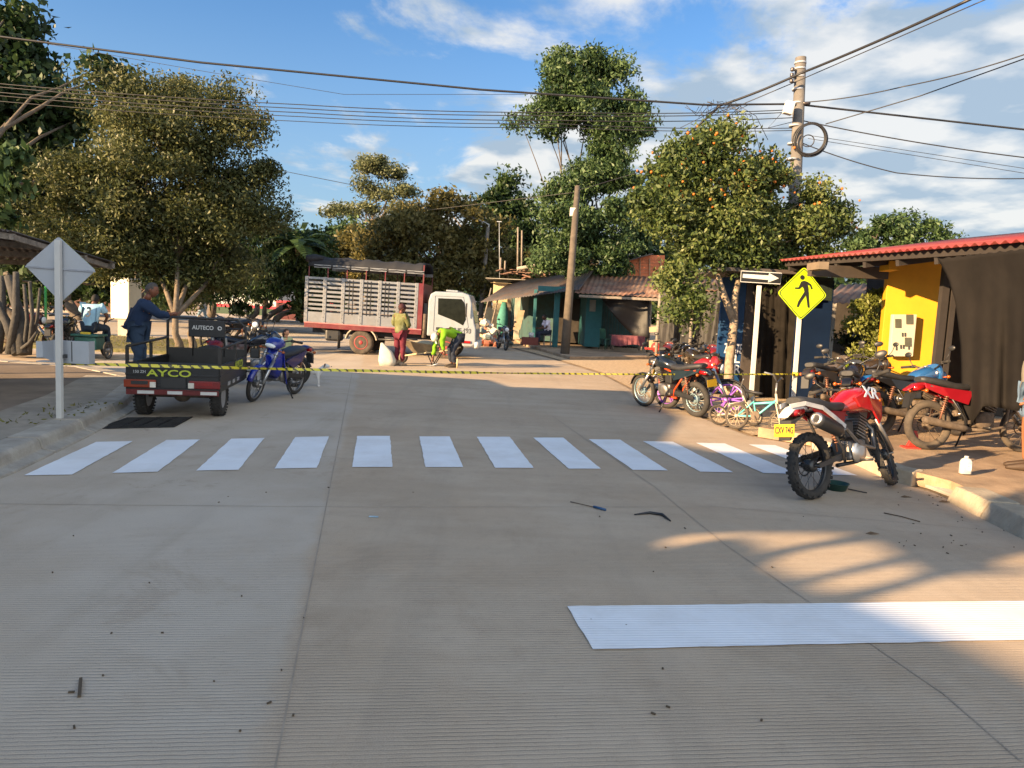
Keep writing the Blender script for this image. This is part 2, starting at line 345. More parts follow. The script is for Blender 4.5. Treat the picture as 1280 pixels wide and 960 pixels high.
def kerb(name, line, prof, m, seg=1.0, gap=.012, jit=.006):
    """blocks of kerb along a polyline; profile (offset to the left of travel, z)"""
    pts = []; acc = 0
    for a, b in zip(line[:-1], line[1:]):
        n = max(1, int((b-a).length/.25)); pts += [a.lerp(b, i/n) for i in range(n)]
    pts.append(line[-1]); mb = MB(); cur = [pts[0]]; d = 0
    def flush(c):
        if len(c) < 2: return
        dz = random.uniform(-jit, jit); rows = []
        for i, p in enumerate(c):
            t = (c[min(i+1, len(c)-1)]-c[max(i-1, 0)]).normalized(); nrm = Vector((-t.y, t.x, 0)); q = p + (t*gap if i == 0 else -t*gap if i == len(c)-1 else t*0)
            rows.append([q+nrm*o+Vector((0, 0, z+dz*(z > .02))) for o, z in prof])
        b = len(mb.v); k = len(prof)
        for r in rows: mb.v += [tuple(v) for v in r]
        for i in range(len(rows)-1):
            for j in range(k): mb.face((b+i*k+j, b+i*k+(j+1) % k, b+(i+1)*k+(j+1) % k, b+(i+1)*k+j))
        mb.face([b+j for j in range(k)]); mb.face([b+(len(rows)-1)*k+j for j in range(k)])
    for a, b in zip(pts[:-1], pts[1:]):
        d += (b-a).length; cur.append(b)
        if d >= seg: flush(cur); cur = [b]; d = 0
    flush(cur); o = mb.build(name, m, bevel=.012); o['kind'] = 'structure'; return o
kerb('left_kerb', KL[:8], [(-.14, -.02), (-.13, .02), (-.02, .05), (.0, .13), (.03, .16), (.30, .158), (.30, -.02)], kerb_m, 1.05)
kerb('right_kerb', KR[:3] + [G(1188, 626)], [(.05, -.02), (.03, .04), (-.03, .15), (-.3, .148), (-.3, -.02)], kerb_r, .9)
kerb('right_kerb_far', [G(1140, 607), G(1110, 600), KR[5], G(1012, 560)], [(.0, -.02), (-.02, .145), (-.22, .15), (-.22, -.02)], kerb_r, 1.3)
mb = MB(); a, b = G(1188, 622), G(1138, 603); mb.prism([a+Vector((.02, 0, 0)), b+Vector((.02, 0, 0)), b+Vector((.35, .05, .10)), a+Vector((.35, .05, .10))], (0, 0, .03)); mb.build('kerb_ramp', kerb_m)['kind'] = 'structure'
# grass verge with the big tree, kerbed, and a strip along it
V1 = [Vector(p) for p in ((-7.6, 19.3, 0), (-8.4, 24.5, 0), (-60, 27, 0), (-60, 21.0, 0), (-12, 19.0, 0))]
sheet('grass_verge', [(p.x, p.y) for p in V1], .10, grass_m, depth=.11)
sheet('verge_path', [(-10, 15.6), (-9.0, 18.2), (-60, 20.2), (-60, 16.2)], .01, mat('pale_path', (.44, .33, .22), .9, var=.2, scale=2))
sheet('far_pavement', [(-90, 47), (-90, 49.5), (-15, 52), (-15, 50)], .12, kerb_m, depth=.13)
# joints in the slabs
jm = mat('joint_filler', (.34, .28, .215), .95)
def strip(name, pts, w, m, z, cross=False):
    mb = MB(); pts = [Vector((p[0], p[1], z)) for p in pts]
    for a, b in zip(pts[:-1], pts[1:]):
        t = (b-a).normalized(); n = Vector((-t.y, t.x, 0))*w/2; mb.quad(a-n, b-n, b+n, a+n)
    o = mb.build(name, m); o['kind'] = 'structure'; return o
j0, j1 = G(345, 955), G(418, 580); jd = (j1-j0).normalized(); strip('road_joint', [j0-jd*3, j0+jd*3, j0+jd*14.5], .008, jm, .003)
j0, j1 = G(1280, 930), G(905, 680); jd = (j1-j0).normalized(); j2 = G(700, 545); strip('road_joint', [G(1276, 952), G(1180, 868), G(905, 680), G(820, 610), G(690, 520)], .008, jm, .003)
strip('road_joint', [G(-20, 630), G(425, 634), G(900, 634), G(1300, 668)], .006, jm, .0034)
strip('road_joint', [G(200, 498), G(440, 497), G(790, 502)], .006, jm, .0034)
# painted crossing and stop line
def paint_material():
    m = mat('road_paint', (.79, .81, .83), .6, var=.04, scale=3, dirt=(.62, .60, .57), dirt_amt=.55); t = m.node_tree; b = t.nodes['Principled BSDF']
    tc = t.nodes.new('ShaderNodeTexCoord'); mp = t.nodes.new('ShaderNodeMapping'); mp.inputs['Rotation'].default_value = (0, 0, -STOP_ANG+R(1.5)); t.links.new(tc.outputs['Object'], mp.inputs[0])
    wv = t.nodes.new('ShaderNodeTexWave'); wv.bands_direction = 'Y'; wv.inputs['Scale'].default_value = 11.5; wv.inputs['Distortion'].default_value = .9; wv.inputs['Detail'].default_value = 2; wv.inputs['Detail Scale'].default_value = .6; t.links.new(mp.outputs[0], wv.inputs[0])
    bp = t.nodes.new('ShaderNodeBump'); bp.inputs['Strength'].default_value = .5; bp.inputs['Distance'].default_value = .004; t.links.new(wv.outputs['Fac'], bp.inputs['Height']); t.links.new(bp.outputs[0], b.inputs['Normal']); return m
paint = paint_material()
def painted(name, pts):
    # slightly ragged hand-rolled edges
    mb = MB(); out = []
    for i, p in enumerate(pts):
        q = pts[(i+1) % len(pts)]; n = max(2, int((q-p).length/.08)); d = (q-p).normalized(); nn = Vector((-d.y, d.x, 0))
        for k in range(n): out.append(p.lerp(q, k/n) + nn*(random.uniform(-.004, .004) if k else 0))
    mb.quad(*[(p.x, p.y, .0065) for p in out]); o = mb.build(name, paint); o['kind'] = 'structure'; return o
for c in [((120,553),(166,552),(90,594),(30,595)), ((208,550.5),(250,550),(197,590.5),(140,592)), ((289,549),(331,548),(298,588),(245,589)),
          ((369,547),(411,546),(396,585.5),(343,586.5)), ((446.5,545.5),(487.5,545.5),(490.5,584.5),(440,584.5)), ((524,546),(562,546),(579,584.5),(532,584.5)),
          ((596,546.5),(637,546.5),(667,585.5),(619,585.5)), ((666.5,547.5),(704,547.5),(751,586.5),(711,586.5)), ((736,549.5),(775,550),(835,588.8),(791,588)),
          ((803.5,552),(841,552.6),(916.5,591),(875.5,590.3)), ((870,554),(906,554.8),(998,593),(954,592)), ((936,556),(969,557),(1072,595),(1036,594))]:
    painted('crosswalk_stripe', [G(*p) for p in c])
sd_ = (sB-sA).normalized(); a2, b2 = G(741, 813), G(1280, 801); sd2 = (b2-a2).normalized()
painted('stop_line', [sA, sA+sd_*3.75, a2+sd2*3.4, a2])
# drain grate
gm = mat('grate_steel', (.035, .035, .037), .55, .6, var=.3)
t = thing('drain_grate', 'dark steel drain grate set in the road beside the left kerb', 'drain grate', G(180, 530)); c = [G(122, 536.5), G(217, 534.5), G(240, 522), G(160, 523)]
mb = MB(); mb.quad(*[p+Vector((0, 0, .004)) for p in c]); mb.build('pit', mat('pit_black', (.012, .012, .013), .9), t, world=True)
mb = MB()
for i in range(15):
    f = i/14; a = c[0].lerp(c[3], f); b = c[1].lerp(c[2], f); mb.beam(a+Vector((0, 0, .009)), b+Vector((0, 0, .009)), .012, .008)
for i in range(5):
    f = i/4; a = c[0].lerp(c[1], f); b = c[3].lerp(c[2], f); mb.beam(a+Vector((0, 0, .010)), b+Vector((0, 0, .010)), .018, .011)
mb.build('bars', gm, t, world=True)

# ---------------------------------------------------------------- unseen wall at left, outline and openings cut to cast the street's shade
off = thing('street_shade_wall', 'unseen wall behind the left sidewalk with outline and openings cut to shade the street', 'building', (-9, 2, 0))
wm = mat('plaster_wall', (.45, .40, .33), .9, dirt=(.3, .26, .2)); tmt = mat('timber', (.16, .11, .07), .85, var=.3, scale=20)
prof = [(10.75, 0), (10.7, .95), (10.45, 1.7), (9.8, 2.2), (8.9, 3.0), (7.4, 3.78), (3.3, 3.87), (1.75, 3.62), (.7, 3.8), (.1, 4.13), (-1, 4.22), (-1.75, 4.3),
        (-3.4, 4.52), (-3.7, 4.34), (-2.75, 3.92), (-2.35, 3.66), (-1.9, 3.37), (-2.15, 3.27), (-2.8, 3.36), (-3.2, 3.46), (-3.6, 3.62), (-4.25, 3.73), (-4.75, 3.75), (-5.6, 3.82), (-14, 4.2), (-14, 0)]
from mathutils.geometry import tessellate_polygon
def occ(px, py, z=0.):
    p = G(px, py, z); t_ = (-9-p.x)/SUN_TO.x; return (p.y+SUN_TO.y*t_, z+t_*math.tan(SUN_EL))
def oz(x, y): return occ(800+x/2.667, 640+y/2.667)
prof = [(10.75, 0), (10.7, .95), (10.45, 1.7)]+[occ(*p) for p in ((560, 483), (650, 484), (790, 489), (852, 522), (832, 552), (900, 565), (1000, 568), (1060, 590), (1110, 600), (1160, 613), (1192, 624), (1236, 650))]
prof += [occ(1244, 622, .15), occ(1285, 610, .15)]
prof += [oz(1400, 20), oz(1400, 120), oz(1190, 158), oz(1200, 182), oz(1400, 198), oz(1280, 206), oz(1060, 211), oz(960, 232), oz(850, 266), oz(740, 297), oz(860, 340), oz(1000, 395), oz(1120, 450), oz(1290, 530), oz(1500, 660), oz(1700, 800)]
y_, z_ = prof[-1]; prof += [(y_-8, z_+.2), (y_-8, 0)]
holes = [[(75, 97), (130, 78), (330, 71), (560, 71), (725, 77), (640, 95), (520, 116), (370, 142), (425, 118), (350, 85), (260, 94), (100, 124)],  # openings shaped to let sun through onto the lit road patches
         [(430, 182), (470, 150), (560, 125), (760, 100), (810, 110), (872, 150), (760, 175), (640, 205), (540, 222)],
         [(570, 237), (700, 209), (900, 168), (962, 205), (850, 238), (730, 262), (640, 266)]]
loops = [prof]+[[oz(*p) for p in h_] for h_ in holes]; fl_ = [Vector((y, z, 0)) for lp_ in loops for y, z in lp_]
tris = tessellate_polygon([[Vector((y, z, 0)) for y, z in lp_] for lp_ in loops]); mb = MB(); n_ = len(fl_)
mb.v = [(-9, v.x, v.y) for v in fl_]+[(-9.05, v.x, v.y) for v in fl_]
for t_ in tris: mb.face(t_); mb.face([i_+n_ for i_ in t_[::-1]])
k_ = 0
for lp_ in loops:
    m_ = len(lp_)
    for i_ in range(m_): a_, b_ = k_+i_, k_+(i_+1) % m_; mb.face((a_, b_, b_+n_, a_+n_))
    k_ += m_
mb.build('front_wall', wm, off, world=True)  # made-up wall, shaped by tracing the shade edge back towards the sun
mb = MB(); mb.bbox((-15, -14, 0), (-9.2, 5.5, 2.9)); mb.build('backing_block', wm, off, world=True, bevel=.02)  # unseen block backing the shade wall, kept below its outline

# ---------------------------------------------------------------- trees
bark = mat('bark', (.12, .09, .062), .95, var=.35, scale=9, bump=.8, bscale=22, dirt=(.20, .17, .13))
bark_d = mat('dark_bark', (.10, .08, .06), .95, var=.35, scale=9, bump=.8, bscale=22)
def leaves(name, m, parent, pts, size, aspect=.45, droop=.0, jit=.35):
    n = len(pts); pts = np.asarray(pts, float)
    s = size*(1+RNG.uniform(-jit, jit, n))
    d = RNG.normal(size=(n, 3)); d[:, 2] -= droop; d /= np.linalg.norm(d, axis=1)[:, None]
    e = RNG.normal(size=(n, 3)); w = np.cross(d, e); w /= np.linalg.norm(w, axis=1)[:, None]+1e-9; up = np.cross(w, d)
    L_ = d*s[:, None]*.5; Wd = w*(s*aspect*.5)[:, None]; B = up*(s*.10)[:, None]
    V = np.empty((n, 4, 3)); V[:, 0] = pts-L_; V[:, 1] = pts+Wd-L_*.1+B; V[:, 2] = pts+L_; V[:, 3] = pts-Wd-L_*.1+B
    me = bpy.data.meshes.new(name); me.vertices.add(n*4); me.vertices.foreach_set('co', V.ravel()); me.loops.add(n*4); me.loops.foreach_set('vertex_index', np.arange(n*4, dtype=np.int32))
    me.polygons.add(n); me.polygons.foreach_set('loop_start', np.arange(0, n*4, 4, dtype=np.int32)); me.polygons.foreach_set('loop_total', np.full(n, 4, dtype=np.int32))
    me.update(calc_edges=True); me.materials.append(m); o = bpy.data.objects.new(name, me); COL.objects.link(o)
    if parent: o.parent = parent
    return o
def tree(label, cat, base, blobs, n, size, lm, tm, trunk_r, clump=.45, group=None, name='tree', fork=.35, aspect=.45, droop=.1, flat=1., per=None, fruit=None, limbs=True, fill=.45, name_crown='crown', stems=None, lean=None, shell=.75, forks=None):
    """blobs: (px, py, r_px, Y [, squash]) -> real ellipsoids of foliage clumps"""
    base = Vector(base); t = thing(name, label, cat, base, group=group); C = []
    for b in blobs:
        c = P(b[0], b[1], b[3]); r = b[2]*b[3]/FPX; sq = b[4] if len(b) > 4 else flat; C.append((c, r, sq))
    tot = sum(r*r for c, r, s in C); pts = []; cl = []
    for c, r, sq in C:
        k = max(3, int((r*r)/(clump*clump)*fill*4)); nb = int(n*r*r/tot/k)+1
        for i in range(k):
            d = RNG.normal(size=3); d /= np.linalg.norm(d); rad = r*(RNG.uniform(.05, 1)**.42)*shell/.75*.93
            cc = np.array([c.x, c.y, c.z])+d*rad*np.array([1, 1, sq]); cl.append((cc, c)); cr = clump*RNG.uniform(.45, 1.2)
            q = RNG.normal(size=(nb, 3)); q *= cr*.72; nn_ = np.linalg.norm(q, axis=1)[:, None]; q *= np.minimum(1, cr*1.75/nn_)*np.where(nn_ > cr*1.75, RNG.uniform(.3, 1, (nb, 1)), 1); pts.append(cc+q*np.array([1, 1, .7]))
    pts = np.concatenate(pts) - np.array(base); leaves(name_crown, lm, t, pts, size, aspect, droop)
    if limbs:
        mb = MB(); top = max(C, key=lambda q: q[0].z)[0]; cen = sum((c for c, r, s in C), Vector())/len(C)
        fk = base.lerp(Vector((cen.x, cen.y, cen.z)), fork); fk.x = base.x+(cen.x-base.x)*fork*.5; fk.y = base.y
        st = stems or [(0, 0)]
        for sx, sy in st:
            b0 = base+Vector((sx, sy, -.1)); m1 = b0.lerp(fk, .5)+Vector((random.uniform(-.06, .06), 0, 0))+Vector((sx*.5, 0, 0)); mb.tube([b0, b0+Vector((0, 0, .25)), m1, fk+Vector((sx*2, sy, 0))], [trunk_r*1.5, trunk_r*1.05, trunk_r*.9, trunk_r*.8], 10)
        FK = [P(*q_) for q_ in forks] if forks else []
        for q_ in FK: m_ = fk.lerp(q_, .5)+Vector((random.uniform(-.05, .05), 0, -.05)); mb.tube([fk-Vector((0, 0, .05)), m_, q_], [trunk_r*.78, trunk_r*.66, trunk_r*.5], 9)
        mb.build('trunk', tm, t, world=True); mb = MB()
        for c, r, s in C:
            f = min(FK, key=lambda q: (q-c).length) if FK else base.lerp(fk, random.uniform(.78, 1.05)); dl = (c-f).length; r0 = trunk_r*.42*min(1, .4+r/3)
            w = lambda k: Vector((random.uniform(-k, k), random.uniform(-k, k), random.uniform(-k, k)))*dl
            m1 = f.lerp(c, .33)+w(.07)+Vector((0, 0, .10*dl)); m2 = f.lerp(c, .66)+w(.07)+Vector((0, 0, .06*dl))
            mb.tube([f, f.lerp(m1, .5)+w(.02), m1, m1.lerp(m2, .5)+w(.03), m2, c], [r0*1.1, r0*.95, r0*.8, r0*.62, r0*.45, r0*.25], 7)
        for cc, c in cl[::2]:
            v = Vector(cc); mid = c.lerp(v, .5)+Vector((0, 0, random.uniform(-.15, .1))); mb.tube([c, mid, v], [trunk_r*.14, trunk_r*.09, trunk_r*.03], 5)
        mb.build('limbs', tm, t, world=True)
    if fruit:
        mb = MB()
        for i in range(fruit[0]):
            cc = cl[RNG.integers(len(cl))][0]
            while cc[2] < 4.1: cc = cl[RNG.integers(len(cl))][0]
            cc = cc+RNG.normal(size=3)*.22+np.array([RNG.uniform(-.15, .05), -.18, -.1]); r = fruit[1]*RNG.uniform(.8, 1.15)
            mb.sph(Vector(cc), r, 6, 4)
        f = mb.build('fruit', fruit[2], t, world=True); f['kind'] = 'stuff'; f['label'] = 'orange fruit scattered through the crown'
    return t, fk if limbs else None
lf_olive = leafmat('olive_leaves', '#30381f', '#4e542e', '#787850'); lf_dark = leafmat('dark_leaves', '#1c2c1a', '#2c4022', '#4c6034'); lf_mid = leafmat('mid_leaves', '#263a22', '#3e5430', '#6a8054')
lf_org = leafmat('citrus_leaves', '#31422a', '#50602f', '#7c8250'); lf_brn = leafmat('brown_leaves', '#43442a', '#686236', '#8e8250', .45); lf_pale = leafmat('pale_leaves', '#454c34', '#606644', '#828662'); lf_lime = leafmat('lime_leaves', '#4a5520', '#727838', '#9a9c5c')
orange = mat('orange_fruit', (.45, .13, .012), .5, var=.2)
# the big olive-brown tree on the left verge
tree('big round-crowned olive brown tree on the verge behind the cargo trike', 'tree', G(224, 436, .1),
     [(185,225,105,21.6),(108,220,52,21.4),(235,135,62,22.2),(265,128,34,22.2),(272,205,58,22.3),(295,240,48,22.4),(190,120,40,21.8),(140,140,42,21.6),(305,190,50,22.6),(312,262,46,22.4),(95,285,58,21.2),(50,268,30,20.8),(165,300,85,21.4),(250,290,75,22.2),(215,340,45,21.8),(275,330,40,22.2),(230,300,60,21.6),(130,260,60,21.2),(200,180,70,21.8),(330,220,28,22.6)],
     130000, .125, lf_olive, bark, .10, clump=.55, fork=.20, forks=[(198, 340, 21.6), (240, 335, 22), (262, 350, 21.9), (222, 320, 21.5)], stems=[(0, 0), (.34, .1)], aspect=.42, name='tree')
tree('tall dark broadleaf tree rising behind the olive tree at far left', 'tree', G(-60, 415, 0),
     [(20,75,48,31),(-30,60,60,31),(60,120,50,31),(15,160,80,31.5),(-40,200,90,32),(70,200,50,31.5),(20,260,75,31.5),(95,150,30,31),(140,95,17,31),(120,85,10,31),(60,300,60,31.5),(10,20,22,31)],
     46000, .34, lf_dark, bark_d, .4, clump=.85, fork=.4, aspect=.6, droop=.5)
tree('small bright-leaved sapling at the left edge above the tin roof', 'tree', G(-30, 425, .1), [(8,190,16,19),(4,232,18,19),(-8,265,22,19),(-20,210,28,19)], 900, .32, lf_mid, bark, .06, clump=.35, fork=.5, droop=.8)
# dark drooping trees beyond the verge
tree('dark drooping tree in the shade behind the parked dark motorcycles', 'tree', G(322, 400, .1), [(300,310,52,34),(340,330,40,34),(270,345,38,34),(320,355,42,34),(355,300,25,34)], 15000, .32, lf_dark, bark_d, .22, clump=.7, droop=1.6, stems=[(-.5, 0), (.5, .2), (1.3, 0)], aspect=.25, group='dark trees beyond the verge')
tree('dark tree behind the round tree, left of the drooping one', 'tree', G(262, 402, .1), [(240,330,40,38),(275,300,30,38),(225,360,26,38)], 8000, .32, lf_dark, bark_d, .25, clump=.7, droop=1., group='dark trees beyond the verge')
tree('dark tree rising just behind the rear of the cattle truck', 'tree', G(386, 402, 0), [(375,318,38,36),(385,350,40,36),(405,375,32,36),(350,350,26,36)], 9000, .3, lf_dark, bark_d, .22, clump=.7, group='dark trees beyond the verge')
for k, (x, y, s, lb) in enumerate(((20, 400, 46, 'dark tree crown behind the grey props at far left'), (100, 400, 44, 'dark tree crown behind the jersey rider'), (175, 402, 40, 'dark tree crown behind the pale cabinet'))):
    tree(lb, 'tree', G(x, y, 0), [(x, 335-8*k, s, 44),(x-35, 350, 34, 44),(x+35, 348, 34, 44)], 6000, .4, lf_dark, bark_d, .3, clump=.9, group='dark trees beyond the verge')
# palm
def palm(label, base, top, n, ln, lm, r=.14):
    t = thing('palm_tree', label, 'palm tree', base); mb = MB(); base = Vector(base); top = Vector(top)
    mb.tube([base, base.lerp(top, .5)+Vector((.1, 0, 0)), top], [r*1.2, r, r*.8], 8); mb.build('trunk', bark, t, world=True); pts = []; mb = MB()
    for i in range(n):
        a = 2*math.pi*i/n*2.4; el = random.uniform(.1, 1.2); prev = top; d = Vector((math.cos(a)*math.cos(el), math.sin(a)*math.cos(el), math.sin(el)))
        for s in range(14):
            q = prev+d*ln/14; d = (d+Vector((0, 0, -.14))).normalized(); sd = d.cross(Vector((0, 0, 1))).normalized(); w = .42*math.sin(math.pi*min(1, (s+1.5)/15))*ln/2.2
            for sg in (-1, 1):
                m = prev.lerp(q, .5); e = m+sd*sg*w+Vector((0, 0, -.25*w)); mb.quad(m, m+d*.09, e+d*.12, e)
            prev = q
    mb.build('crown', lm, t, world=True)
palm('grey green palm rising behind the rear corner of the cattle truck', G(372, 402, 0), P(372, 310, 33), 20, 1.9, lf_dark)
palm('shaded palm with hanging fronds between dark trees at left centre', G(330, 400, 0), P(328, 345, 36), 18, 2.4, lf_dark)
# mid distance trees beyond the truck
tree('airy flat-topped tree with pale layered boughs on the skyline', 'tree', G(450, 396, 0),
     [(470,206,30,62,.32),(492,214,22,62,.3),(505,238,20,62,.22),(455,232,16,62,.3),(478,243,22,62,.25),(432,264,20,62,.22),(415,266,10,62,.2),(460,262,18,62,.3),(500,262,22,62,.3)], 13000, .27, lf_pale, bark_d, .3, clump=.7, fork=.75, aspect=.4)
tree('wide bronze green tree behind the truck cab', 'tree', G(520, 402, 0), [(520,290,55,44),(560,285,45,44),(480,310,45,44),(540,340,60,44),(590,300,42,44.5),(585,350,42,44),(500,350,48,44)], 26000, .3, lf_brn, bark_d, .35, clump=.8, group='trees on the skyline behind the truck')
tree('bronze green tree directly above the truck tarpaulin', 'tree', G(440, 402, 0), [(450,318,32,47),(400,325,24,47),(420,345,40,47),(465,340,40,47)], 12000, .32, lf_brn, bark_d, .3, clump=.8, group='trees on the skyline behind the truck')
tree('low pale bush mass left of the truck tarpaulin on the skyline', 'tree', G(390, 398, 0), [(385,300,22,60),(405,295,20,60),(430,300,24,60),(360,305,24,60)], 6000, .4, lf_mid, bark_d, .3, clump=1., group='trees on the skyline behind the truck')
tree('dark green round tree between lamp post and tall tree', 'tree', G(635, 410, 0), [(632,250,36,52),(610,275,28,52),(655,280,30,52),(640,310,42,52),(600,310,35,52),(665,320,32,52)], 16000, .34, lf_dark, bark_d, .3, clump=.85, group='trees on the skyline behind the truck')
tree('bronze green bush behind the unfinished concrete house', 'tree', G(610, 410, 0), [(610,345,32,46),(645,345,35,46),(670,350,30,46)], 7000, .3, lf_brn, bark_d, .25, clump=.7, group='trees on the skyline behind the truck')
# the tall tree
tree('tallest tree, slender with open layered crown behind the leaning utility pole', 'tree', G(727, 432, 0),
     [(715,85,30,34),(745,95,34,34.2),(770,155,40,34.3),(690,125,26,34),(722,88,34,34),(738,232,26,34),(768,215,32,34.2),(700,265,28,34),(700,100,26,34),(755,105,30,34.3),(735,140,42,34),(700,150,26,34),(785,135,24,34.5),(795,165,18,34.5),(675,140,16,34),(652,155,12,33.8),(760,190,36,34.2),(700,230,26,34),(755,240,38,34),(715,270,36,34),(770,290,42,34.3),(710,315,34,34),(740,330,42,34.2),(800,240,20,34.5)],
     62000, .21, lf_mid, bark_d, .2, clump=.55, fork=.3, aspect=.4, droop=.6)
tree('dark leafy tree behind the brick parapet', 'tree', G(800, 428, 0), [(800,310,42,37),(760,325,34,37),(840,320,40,37),(690,335,22,38),(725,335,26,38)], 11000, .26, lf_mid, bark_d, .25, clump=.6)
# orange tree
tree('orange tree full of ripe fruit beside the blue kiosk', 'orange tree', G(910, 499, .0),
     [(905,205,48,15.64),(850,222,50,15.30),(815,235,36,15.13),(960,225,44,15.81),(1000,255,38,15.81),(835,278,34,15.21),(885,270,52,15.47),(945,285,52,15.64),(1005,295,32,15.64),(1045,262,22,15.89),(1052,290,20,15.89),(868,312,32,15.13),(925,298,32,15.39),(975,322,32,15.55),(862,368,24,14.71),(845,388,14,14.54),(870,392,12,14.62),(840,350,18,14.79),(895,180,22,15.64),(885,308,28,15.2),(945,305,26,15.5),(905,276,46,15.4),(1020,322,16,15.6),(860,190,20,15.47)],
     66000, .105, lf_org, mat('citrus_bark', (.24, .185, .13), .9, var=.4, scale=10, bump=.6, bscale=20), .105, clump=.36, fork=.46, forks=[(895, 338, 15.3), (926, 338, 15.5)], aspect=.5, name='orange_tree', fruit=(270, .029, orange), stems=[(0, 0)])
tree('round green tree behind the red tin roof', 'tree', G(1120, 440, 0), [(1095,298,22,38),(1125,292,24,38),(1155,298,22,38),(1075,305,18,38),(1178,304,14,38),(1120,312,26,38)], 9000, .24, lf_mid, bark_d, .25, clump=.5)
# pale vine hanging beside the yellow wall
tree('pale leafy bush climbing the left edge of the yellow wall', 'shrub', G(1086, 475, .1), [(1085,378,14,14.2),(1078,400,15,14.2),(1090,420,14,14.2),(1082,437,10,14.1),(1095,372,10,14.3)], 3600, .085, lf_lime, bark, .03, clump=.2, name='shrub', fork=.3, droop=.5)
tree('small dark shrub in front of the far white house', 'shrub', G(1064, 472, .0), [(1062,426,11,17),(1070,432,9,17)], 900, .1, lf_dark, bark_d, .03, clump=.2, name='shrub', fork=.3)
# far wood closing the view
o = []
for i in range(130):
    x = random.uniform(-150, 150); y = 150+random.uniform(0, 25); h = random.uniform(8, 15)
    if -20 < x < -4: h *= .7
    k = 260; q = RNG.normal(size=(k, 3))*np.array([4.2, 4.2, h*.28])+np.array([x, y, h*.55]); o.append(q)
w = leaves('far_wood', lf_dark, None, np.concatenate(o), 1.7, .6); w['kind'] = 'stuff'; w['label'] = 'far dark wood along the horizon behind the houses'; w['category'] = 'wood'
# thin grass tufts by the kerb and verge
pts = []
for i in range(2600):
    x = random.uniform(-22, -8.2); y = random.uniform(19.4, 24.3); pts.append((x, y, .15))
for i in range(70):
    p = G(random.uniform(40, 118), 0+526-random.uniform(0, 5), .15); pts.append((p.x-.25+random.uniform(-.15, .15), p.y+random.uniform(-.5, 1.3), .165))
g = leaves('grass', leafmat('grass_blades', '#5b5a24', '#70702e', '#8f8450'), None, np.array(pts), .07, .3); g['kind'] = 'stuff'; g['label'] = 'thin dry grass tufts on the verge and kerb edge'; g['category'] = 'grass'
# ---------------------------------------------------------------- buildings, walls, roofs
tin_dark = mat('weathered_tin', (.075, .07, .068), .6, .3, var=.3, scale=3, dirt=(.14, .08, .05), dirt_amt=.7)
tin_rust = mat('rusty_tin', (.15, .075, .05), .75, .1, var=.4, scale=2.5, dirt=(.22, .17, .13), dirt_amt=.8)
tin_red = mat('red_painted_tin', (.21, .034, .034), .45, .1, var=.15, scale=2, dirt=(.24, .11, .09), dirt_amt=.7)
teal = mat('teal_paint', (.015, .10, .11), .75, var=.2, scale=4, dirt=(.02, .10, .11))
cream = mat('cream_render', (.48, .38, .23), .9, var=.15, scale=4, dirt=(.35, .27, .17))
conc = mat('raw_concrete', (.36, .33, .27), .9, var=.2, scale=3, dirt=(.25, .22, .18), bump=.4)
poleC = mat('pole_concrete', (.135, .125, .115), .9, var=.25, scale=4, dirt=(.10, .08, .065), bump=.4, bscale=30)
blk = mat('black_plastic_sheet', (.014, .013, .013), .6, var=.3, scale=1.5, dirt=(.03, .027, .025))
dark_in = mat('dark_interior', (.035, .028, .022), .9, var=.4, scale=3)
steel = mat('dark_steel', (.08, .08, .08), .5, .6)
wood_d = mat('grey_timber', (.20, .17, .14), .9, var=.35, scale=14, bump=.4, bscale=30)
white = mat('white_paint', (.50, .50, .48), .55, var=.05, dirt=(.6, .58, .54), dirt_amt=.35)
galv = mat('bare_aluminium_back', (.40, .43, .47), .45, .25, var=.06, scale=3, dirt=(.42, .42, .42), dirt_amt=.4)

# open shelter on the left
s = thing('tin_roof_shelter', 'open shelter with dark sagging tin roof at the left edge behind the sign back', 'shelter', G(-30, 500, .15))
a, b, c, d = P(146, 329, 12.2), P(-160, 318, 12.6), P(-160, 262, 8.6), P(14, 289, 9.2)
corr(a, b, c, d, pitch=.16, amp=.016).build('roof_sheet', tin_dark, s, world=True, solid=.004)
corr(b, b+Vector((-4, -2, .0)), c+Vector((-4, -2, .3)), c, pitch=.16).build('roof_sheet', tin_dark, s, world=True, solid=.004)
mb = MB()
for f in (.04, .35, .68, .97): mb.beam(a.lerp(d, f)-Vector((0, 0, .06)), b.lerp(c, f)-Vector((0, 0, .06)), .06, .08)
mb.beam(a-Vector((.1, 0, .07)), d-Vector((0, 0, .07)), .05, .07); mb.build('rafter', wood_d, s, world=True)
for px, Y in ((-25, 11.9), (-150, 12.4)):
    q = P(px, 320, Y); m = MB(); m.beam((q.x, q.y, .15), q, .09, .09); m.build('post', wood_d, s, world=True)
